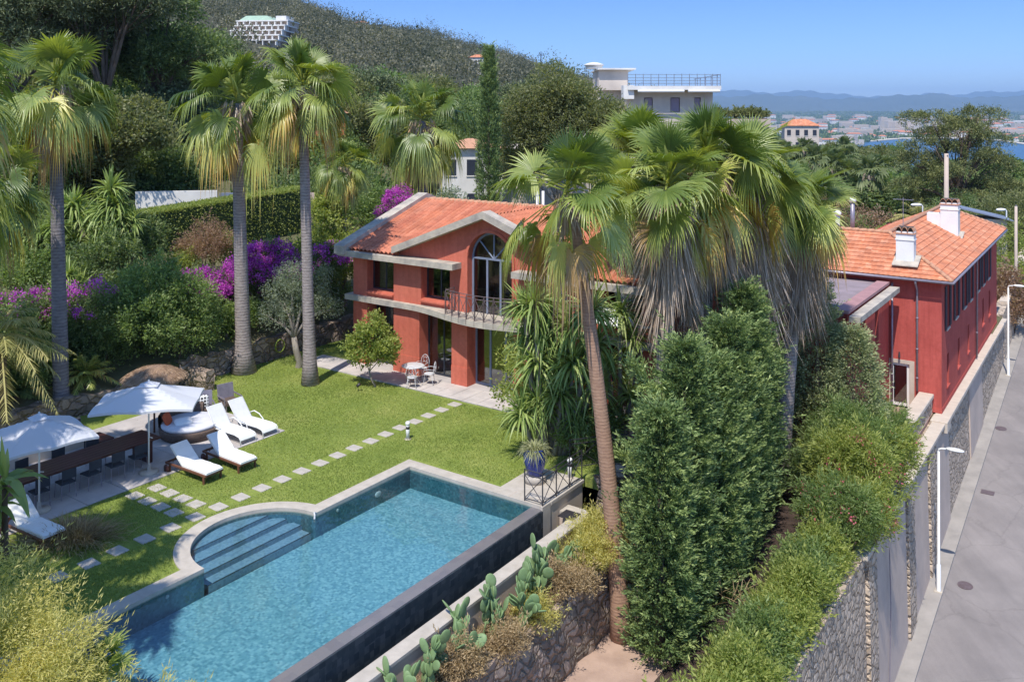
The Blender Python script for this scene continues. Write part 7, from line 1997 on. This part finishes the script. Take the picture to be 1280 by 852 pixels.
# villas
def villa_small(name, label, loc, w, d, h, wallm, roofm, rh=1.5, rot=0.0, rows=2, cols=4):
    t = thing(name, label, 'house', loc, rot)
    b = MB(); b.box(-w / 2, w / 2, -d / 2, d / 2, -6, h); b.part('wall', wallm, t)
    b = MB(); o = .4
    b.add([(-w / 2 - o, -d / 2 - o, h), (w / 2 + o, -d / 2 - o, h), (w / 2 + o, d / 2 + o, h), (-w / 2 - o, d / 2 + o, h), (-w / 2 + d / 2, 0, h + rh), (w / 2 - d / 2, 0, h + rh)], [(0, 1, 5, 4), (1, 2, 5), (2, 3, 4, 5), (3, 0, 4), (3, 2, 1, 0)])
    b.part('roof', roofm, t)
    for i in range(cols):
        for j in range(rows):
            x = -w / 2 + w * (i + .5) / cols; z = h - 2.4 - 3 * j
            b = MB(); b.box(x - .45, x + .45, -d / 2 - .04, -d / 2 - .002, z, z + 1.4); wnd = b.part('window', M['frame_dark'], t)
            b = MB(); b.box(x - .5, x + .5, -d / 2 - .09, -d / 2 - .041, z - .1, z - .01); b.part('sill', M['whitewall'], wnd)
    return t
villa_small('hillside_house', 'cream house with orange tiled roof above the palm grove', PX(1000, 215, 0), 8.0, 5, CAMZ - 17 * .196, M['creamwall'], M['tile2'], 1.6, -.15)
villa_small('hillside_house', 'pale pink house half hidden behind the large olive green tree', PX(668, 84, 0), 9, 7, 8.2, M['creamwall'], M['creamwall'], .3, .25, 1, 3)
villa_small('hillside_house', 'small white house left of the slim cypress', PX(588, 80, 0), 5.5, 5, 8.3, M['whitewall'], M['terracotta_cap'], .8, .1, 2, 3)
villa_small('hillside_house', 'terracotta house glimpsed between the palm crowns', PX(398, 78, 0), 4.2, 5, 11.4, pm('terracotta_wall', (.55, .20, .10), None, 1, .9, .1), M['terracotta_cap'], 1, .3, 3, 2)
villa_small('hillside_house', 'white house behind the big tree at the right', PX(715, 90, 0), 6, 6, 9.3, M['whitewall'], M['whitewall'], .2, 0, 3, 3)
# white garden wall, gate fence, car
b = MB(); b.box(-3.0, 1.9, 0, .3, 2, 6.5)
b.solo('white_garden_wall', M['whitewall'], 'shaded white wall behind the clipped hedge left of the flared palm', 'wall', PX(232, 55.5, 0), .18)
b = MB(); b.box(2.0, 4.4, .4, .6, 2, 6.3)
b.solo('blue_gate', M['frame_blue'], 'blue shaded gate right of the white garden wall', 'gate', PX(232, 55.5, 0), .18)
t = thing('wooden_fence', 'grey board fence behind the right end of the clipped hedge', 'fence', PX(368, 58, 0), -.15)
for k in range(14):
    b = MB(); b.box(-1.4 + k * .2, -1.22 + k * .2, 0, .04, 3.5, 6.2); b.part('board', M['grey_render'], t)
def car(label, loc, rot):
    t = thing('parked_car', label, 'car', loc, rot)
    b = MB(); b.smooth = False
    prof = [(-2.1, .35), (-2.15, .75), (-2.0, .95), (-1.5, 1.0), (-.9, 1.42), (.5, 1.45), (1.1, 1.02), (1.9, .88), (2.12, .7), (2.12, .35)]
    w = .86
    vs = [(x, y * (.85 if z > 1.2 else 1), z) for y in (-w, w) for x, z in prof]
    n = len(prof)
    b.add(vs, [tuple(range(n)), tuple(reversed(range(n, 2 * n)))] + [(i, n + i, n + (i + 1) % n, (i + 1) % n) for i in range(n)])
    b.part('body', pm('grey_car_paint', (.10, .11, .13), None, 3, .25, 0, metal=.6), t)
    b = MB(); b.hexa([(-1.35, -.80, 1.05), (.95, -.80, 1.05), (.95, .80, 1.05), (-1.35, .80, 1.05), (-.85, -.755, 1.40), (.45, -.755, 1.40), (.45, .755, 1.40), (-.85, .755, 1.40)]); b.part('windows', M['frame_dark'], t)
    for x in (-1.3, 1.3):
        for y in (-.88, .88):
            b = MB(); b.smooth = True; b.tube([(x, y - .1, .32), (x, y + .1, .32)], .32, 16)
            wh = b.part('wheel', M['darkfab'], t)
            b = MB(); b.tube([(x, y - .11, .32), (x, y + .11, .32)], .2, 12); b.part('rim', M['zinc'], wh)
    for y in (-.6, .6):
        b = MB(); b.box(2.05, 2.14, y - .18, y + .18, .62, .75); b.part('headlight', M['white'], t)
car('dark grey car parked behind the right end of the clipped hedge', PX(346, 60, 5.1), .2)
# hotel on the hillside
D_ = 250
t = thing('hillside_hotel', 'stepped white hotel with green roof high on the wooded hillside', 'hotel', PX(318, D_, CAMZ + (140 - 56) * D_ / FPX), -.12)
s_ = D_ / FPX
for k in range(5):
    b = MB(); b.box(-38 * s_, 30 * s_, k * 2.2, k * 2.2 + 8, -8 + k * 7 * s_, (6 + k * 7) * s_ - .35); f = b.part('storey', M['grey_render'], t)
    b = MB(); b.box(-39 * s_, 31 * s_, k * 2.2 - 1.4, k * 2.2 + 8, (6 + k * 7) * s_ - .34, (6 + k * 7) * s_); b.part('terrace_slab', M['whitewall'], f)
    for j in range(9):
        x = (-38 + j * 8.4) * s_
        b = MB(); b.box(x, x + .3, k * 2.2 - 1.3, k * 2.2, (k * 7) * s_ - .3, (6 + k * 7) * s_ - .35); b.part('party_wall', M['whitewall'], f)
b = MB(); b.hexa([(-36 * s_, 8, 34.2 * s_), (10 * s_, 8, 34.2 * s_), (10 * s_, 18, 34.2 * s_), (-36 * s_, 18, 34.2 * s_), (-30 * s_, 10, 41 * s_), (-2 * s_, 10, 41 * s_), (-2 * s_, 16, 41 * s_), (-30 * s_, 16, 41 * s_)]); b.part('green_roof', pm('green_copper_roof', (.35, .48, .36), None, 1, .8, 0), t)
b = MB(); b.box(12 * s_, 26 * s_, 9, 15, 34.3 * s_, 40 * s_); b.part('lift_tower', M['whitewall'], t)
t = thing('blue_roofed_shed', 'low blue grey metal roof showing right of the big chimney', 'shed', PX(1232, 73, -4), -.3)
b = MB(); b.box(-1.6, 1.6, 0, 3, 0, 6.6); b.part('wall', M['creamwall'], t)
b = MB(); b.hexa([(-1.9, -.4, 7.4), (2.0, -.4, 6.5), (2.0, 3.2, 6.5), (-1.9, 3.2, 7.4), (-1.9, -.4, 7.5), (2.0, -.4, 6.6), (2.0, 3.2, 6.6), (-1.9, 3.2, 7.5)]); b.part('roof', M['frame_blue'], t)
# poles
def pole(px, D, z0, py_top, r, name, label, cat, mat='grey_render'):
    zt = CAMZ - (py_top - 140) * D / FPX
    t = thing(name, label, cat, PX(px, D, z0))
    b = MB(); b.smooth = True; b.tube([(0, 0, 0), (0, 0, zt - z0)], [r * 1.25, r], 10); b.part('shaft', M[mat], t)
    return t, zt - z0
t, h = pole(1183, 74, -4, 192, .17, 'utility_pole', 'tall grey concrete utility pole before the tiered evergreen', 'utility pole')
b = MB(); b.box(-.05, .05, -.2, .2, h - .2, h - .1); b.part('bracket', M['zinc'], t)
t, h = pole(1270, 68, -6, 258, .10, 'utility_pole', 'short grey pole at the right edge beyond the crimson house', 'utility pole')
b = MB(); b.box(-.05, .05, -.05, .05, h, h + .1); b.part('cap', M['zinc'], t)
for (px, D, py, lab) in [(1153, 66, 256, 'white street lamp head showing above the crimson roof ridge'), (1258, 74, 262, 'small white lamp head right of the big chimney')]:
    zt = CAMZ - (py - 140) * D / FPX
    t = thing('distant_street_lamp', lab, 'street lamp', PX(px, D, -3.5))
    b = MB(); b.smooth = True; b.tube([(0, 0, 0), (0, 0, zt + 3.4), (-.1, 0, zt + 3.5)], .06, 8); b.part('pole', M['white'], t)
    b = MB(); b.smooth = True; b.ellipsoid((-.45, 0, zt + 3.5), .45, .18, .12, 12, 6); b.part('lamp_head', M['white'], t)
# aerial on the crimson roof
t = thing('television_aerial', 'comb shaped television aerial on the crimson house roof', 'aerial', W(-9.6, 49.6, 5.0), TH)
b = MB(); b.tube([(0, 0, 0), (0, 0, 2.0)], .02, 5); b.part('mast', M['zinc'], t)
b = MB(); b.tube([(-.5, 0, 1.9), (.5, 0, 1.9)], .015, 4)
for k in range(8): b.tube([(-.45 + k * .13, -.25, 1.9), (-.45 + k * .13, .25, 1.9)], .012, 4)
b.part('antenna', M['zinc'], t)
for (x, hgt, lab) in [(-13.2, 1.1, 'short white roof flue left of the nearer chimney'), (-12.4, 1.9, 'taller grey roof flue with a round cowl left of the nearer chimney')]:
    t = thing('roof_flue', lab, 'flue', W(x, 50.6, 4.6), TH)
    b = MB(); b.smooth = True; b.tube([(0, 0, 0), (0, 0, hgt)], .12, 10); b.part('pipe', M['white'] if hgt < 1.5 else M['zinc'], t)
    b = MB(); b.smooth = True; b.lathe([(.13, hgt), (.2, hgt + .05), (.2, hgt + .2), (.05, hgt + .3), (.001, hgt + .3)], 12); b.part('cowl', M['white'], t)

# ------------------------------------------------------------------ hill
def ridge_y(px):
    return float(np.interp(px, [-900, -100, 150, 290, 330, 370, 430, 480, 540, 600, 640, 690, 740, 800, 900, 1000], [-80, -60, -25, -4, 3, 8, 27, 37, 45, 66, 78, 92, 105, 122, 150, 175]))
def hill_z(px, D):
    zr = CAMZ + (140 - ridge_y(px)) / FPX * 620
    s = np.clip((D - 95) / 525, 0, 1)
    z = 2 + (zr - 2) * s ** .85
    z += 2.2 * math.sin(px * .021 + D * .013) * s + 1.5 * math.sin(px * .05 - D * .03) * s
    if D > 620: z -= (D - 620) * .25
    return z - 2
pxs = np.linspace(-900, 1000, 90); Ds = [95, 110, 130, 155, 185, 220, 260, 305, 355, 410, 470, 530, 590, 620, 660, 720, 820]
b = MB(); b.smooth = True
b.add([PX(px, D, hill_z(px, D)) for D in Ds for px in pxs], [(j * 90 + i, j * 90 + i + 1, (j + 1) * 90 + i + 1, (j + 1) * 90 + i) for j in range(len(Ds) - 1) for i in range(89)])
b.solo('hill', pm('hill_scrub_soil', (.10, .095, .065), (.05, .055, .035), .05, 1, .5, .4, .5, spec=.1), None, None, kind='structure')
rgn = np.random.default_rng(77)
n = 4200
px = rgn.uniform(-60, 880, n); D = 150 + 480 * rgn.uniform(0, 1, n) ** .7
D[:320] = 618 + rgn.normal(0, 4, 320)
kk = ~((px > 262) & (px < 372) & (D < 262) & (D > 212)); px, D = px[kk], D[kk]; n = len(px)
hz = np.array([hill_z(a, c) for a, c in zip(px, D)])
R0 = rgn.uniform(1.6, 3.6, n) * np.where(rgn.random(n) < .12, 1.7, 1); Hh = R0 * rgn.uniform(1.0, 1.9, n)
per = 84
d = sph(n * per, rgn, -.2).reshape(n, per, 3)
C = np.stack([(px - 640) / FPX * D, D, hz + Hh * .55], 1)
P = C[:, None] + d * np.stack([R0, R0, Hh], 1)[:, None] * rgn.uniform(.6, 1.0, (n, per, 1))
patch = .20 * np.sin(px * .035 + D * .021) * np.cos(px * .017 - D * .034) + .12 * np.sin(px * .09 + D * .05)
big = rgn.random(n) < .09
lb = LB(); att = np.clip((rgn.normal(.50, .16, n) + patch - .30 * big)[:, None] + rgn.normal(0, .10, (n, per)), 0, 1)
lb.leaves(P.reshape(-1, 3), (d + rgn.normal(size=d.shape) * .7).reshape(-1, 3), .75, .5, att.ravel(), rgn)
tag(link('hillside_wood', lb.mesh('hillside_wood', M['lf_hill'])), 'grey green maquis and pine wood covering the hill', 'wood', kind='stuff')
villa_small('hilltop_house', 'tiny white house near the crest of the wooded hill', PX(452, 600, hill_z(452, 600) + 1), 9, 6, 6, M['whitewall'], M['tile2'], 1.5)
villa_small('hilltop_house', 'tiny pale house low on the right flank of the hill', PX(598, 330, hill_z(598, 330) + 1), 7, 5, 5, M['whitewall'], M['tile2'], 1.2)

# ------------------------------------------------------------------ sea, coast, mountains
b = MB(); b.add([(-400, 900, -78), (9000, 900, -78), (9000, 9000, -78), (-400, 9000, -78)], [(0, 1, 2, 3)])
b.solo('sea', M['sea'], None, None, kind='structure')
def coast_z(px, D):
    shore = np.interp(px, [600, 1040, 1085, 1130, 1180, 1240, 1290, 1500], [1500, 1900, 2650, 2950, 3000, 2800, 2350, 2000])
    if px < 1060: shore = min(shore, 1800)
    s = D - shore
    if s < 0: return -84 + max(-2, s * .005)
    return -76.2 + min(1.2, s * .02) + 88 * max(0, (D - 3300) / 6500) ** 1.15 + 5 * math.sin(px * .02 + D * .002) * min(1, s / 2000)
pxs = np.linspace(560, 1560, 100); Ds = list(range(1500, 3400, 60)) + list(range(3400, 11000, 300))
b = MB(); b.smooth = True
b.add([PX(px, D, coast_z(px, D)) for D in Ds for px in pxs], [(j * 100 + i, j * 100 + i + 1, (j + 1) * 100 + i + 1, (j + 1) * 100 + i) for j in range(len(Ds) - 1) for i in range(99)])
b.solo('coastal_plain', pm('coastal_plain_ground', (.16, .15, .10), (.06, .08, .045), .004, 1, 0), None, None, kind='structure')
n = 5200
rgn = np.random.default_rng(99)
px = rgn.uniform(880, 1300, n); D = 1900 + 7500 * rgn.uniform(0, 1, n) ** 1.3
k = np.array([coast_z(a, c) > -77 for a, c in zip(px, D)]); px, D = px[k], D[k]; n = len(px)
hz = np.array([coast_z(a, c) for a, c in zip(px, D)]); R0 = rgn.uniform(8, 26, n) * (D / 4000) ** .6; Hh = rgn.uniform(5, 12, n)
per = 16; d = sph(n * per, rgn, 0).reshape(n, per, 3)
C = np.stack([(px - 640) / FPX * D, D, hz], 1); P = C[:, None] + d * np.stack([R0, R0, Hh], 1)[:, None] * rgn.uniform(.6, 1, (n, per, 1))
lb = LB(); lb.leaves(P.reshape(-1, 3), (d * .5 + rgn.normal(size=d.shape)).reshape(-1, 3), 11, 8, None, rgn)
tag(link('coastal_wood', lb.mesh('coastal_wood', M['lf_dark'])), 'dark trees scattered through the distant town', 'wood', kind='stuff')
for i, (D0, seed, h0, pts) in enumerate([(12500, 1, 0, [(700, 118), (900, 121), (960, 118), (1000, 121), (1050, 124), (1090, 122), (1130, 119), (1165, 117), (1200, 121), (1235, 122), (1290, 118), (1500, 116)]), (20000, 2, 0, [(700, 115), (890, 113), (920, 112), (945, 116), (985, 115), (1015, 113), (1045, 118), (1080, 120), (1120, 121), (1160, 117), (1200, 118), (1240, 114), (1290, 115), (1500, 118)])]):
    pp = np.linspace(600, 1560, 240); b = MB(); b.smooth = True; rows = 10; vs = []
    for j in range(rows + 1):
        t_ = j / rows
        D = D0 - 2500 * (1 - t_)
        for a in pp:
            y = np.interp(a, [q_[0] for q_ in pts], [q_[1] for q_ in pts]) + 1.0 * math.sin(a * .11 + seed) + .7 * math.sin(a * .31 + 2 * seed)
            zt = CAMZ + (140 - y) / FPX * D0
            f = t_ ** 1.2 * (1 + .22 * math.sin(a * .17 + t_ * 5 + seed) * (1 - t_) + .12 * math.sin(a * .43 - t_ * 9) * (1 - t_))
            vs.append(PX(a, D, 0) + Vector((0, 0, -20 + (zt + 20) * f)))
    vs += [PX(a, D0 + 1500, -30) for a in pp]
    m = len(pp)
    b.add(vs, [(j * m + k_, j * m + k_ + 1, (j + 1) * m + k_ + 1, (j + 1) * m + k_) for j in range(rows + 1) for k_ in range(m - 1)])
    b.solo('mountain_ridge', pm('mountain_forest', (.10, .12, .10), (.06, .08, .06), .002, 1, 0), None, None, kind='structure')
# distant town
def town_block(k):
    b = MB(); r2 = random.Random(k)
    w, d, h = [(24, 14, 8), (16, 12, 6), (14, 14, 26), (40, 14, 16), (60, 16, 11), (12, 10, 6), (20, 16, 34), (30, 14, 12)][k]
    red = k in (1, 5, 7)
    b.box(-w / 2, w / 2, -d / 2, d / 2, -6, h)
    if k in (3, 4, 6, 2):
        b.cur = 1
        nf = int(h / 3.2)
        for j in range(nf): b.box(-w / 2 + 1, w / 2 - 1, -d / 2 - .25, -d / 2 - .01, .9 + j * 3.2, 2.5 + j * 3.2)
    b.cur = 2
    if red: b.add([(-w / 2 - 1, -d / 2 - 1, h), (w / 2 + 1, -d / 2 - 1, h), (w / 2 + 1, d / 2 + 1, h), (-w / 2 - 1, d / 2 + 1, h), (-w / 2 + d / 3, 0, h + 2.5), (w / 2 - d / 3, 0, h + 2.5)], [(0, 1, 5, 4), (1, 2, 5), (2, 3, 4, 5), (3, 0, 4), (3, 2, 1, 0)])
    return b.mesh('town_building', [M['whitewall'] if k % 3 else M['creamwall'], M['grey_render'], M['tile2']])
tb = [town_block(k) for k in range(8)]
tl = ['tiny long white flat roofed block in the town across the bay', 'tiny cream house with red roof in the town across the bay', 'tiny white tower block in the town across the bay', 'tiny wide white apartment block in the town across the bay', 'tiny very long white building in the town across the bay', 'tiny white cottage with red roof in the town across the bay', 'tiny tallest white tower in the town across the bay', 'tiny white block with red roof in the town across the bay']
rg = random.Random(21)
for i in range(290):
    px = rg.uniform(935, 1285)
    u = rg.random()
    D = 2950 + 3600 * u ** 1.5 if i < 230 else rg.uniform(2000, 2900)
    if coast_z(px, D) < -77:
        D = 3050 + 900 * u
    k = rg.choice([0, 0, 1, 1, 1, 5, 5, 7, 7, 3, 3, 4]) if not (1100 < px < 1210 and 3200 < D < 4300) else rg.choice([2, 3, 6, 3, 0])
    s = 1.55 + .45 * (D / 3500 - 1)
    o = link('town_building', tb[k], None, PX(px, D, coast_z(px, D)), rg.uniform(-.5, .5)); o.scale = (s, s, s)
    tag(o, tl[k], 'building', tl[k].replace('tiny ', '').replace(' in the town', 's in the town').replace('s in', 's in'))
# beach strip and sea wall line
b = MB(); sh = [(1088, 2640), (1110, 2800), (1130, 2930), (1180, 2985), (1240, 2790), (1290, 2345)]
b.strip([tuple(PX(a, d_ - 45)[:2]) for a, d_ in sh], [tuple(PX(a, d_ + 60)[:2]) for a, d_ in sh], -79, -75.2)
b.solo('beach', pm('pale_sand', (.62, .55, .45), None, .01, 1, 0), None, None, kind='structure')

# ------------------------------------------------------------------ air
HAZE = 7.5e-5
b = MB(); b.box(-9000, 26000, -60, 23500, -110, 620)
m = bpy.data.materials.new('haze_air'); m.use_nodes = True; n_ = m.node_tree.nodes; n_.remove(n_['Principled BSDF'])
pv = n_.new('ShaderNodeVolumePrincipled'); pv.inputs['Color'].default_value = (.46, .70, 1.0, 1); pv.inputs['Density'].default_value = HAZE; pv.inputs['Anisotropy'].default_value = 0.1
m.node_tree.links.new(pv.outputs[0], n_['Material Output'].inputs['Volume'])
b.solo('haze', m, None, None, kind='stuff')
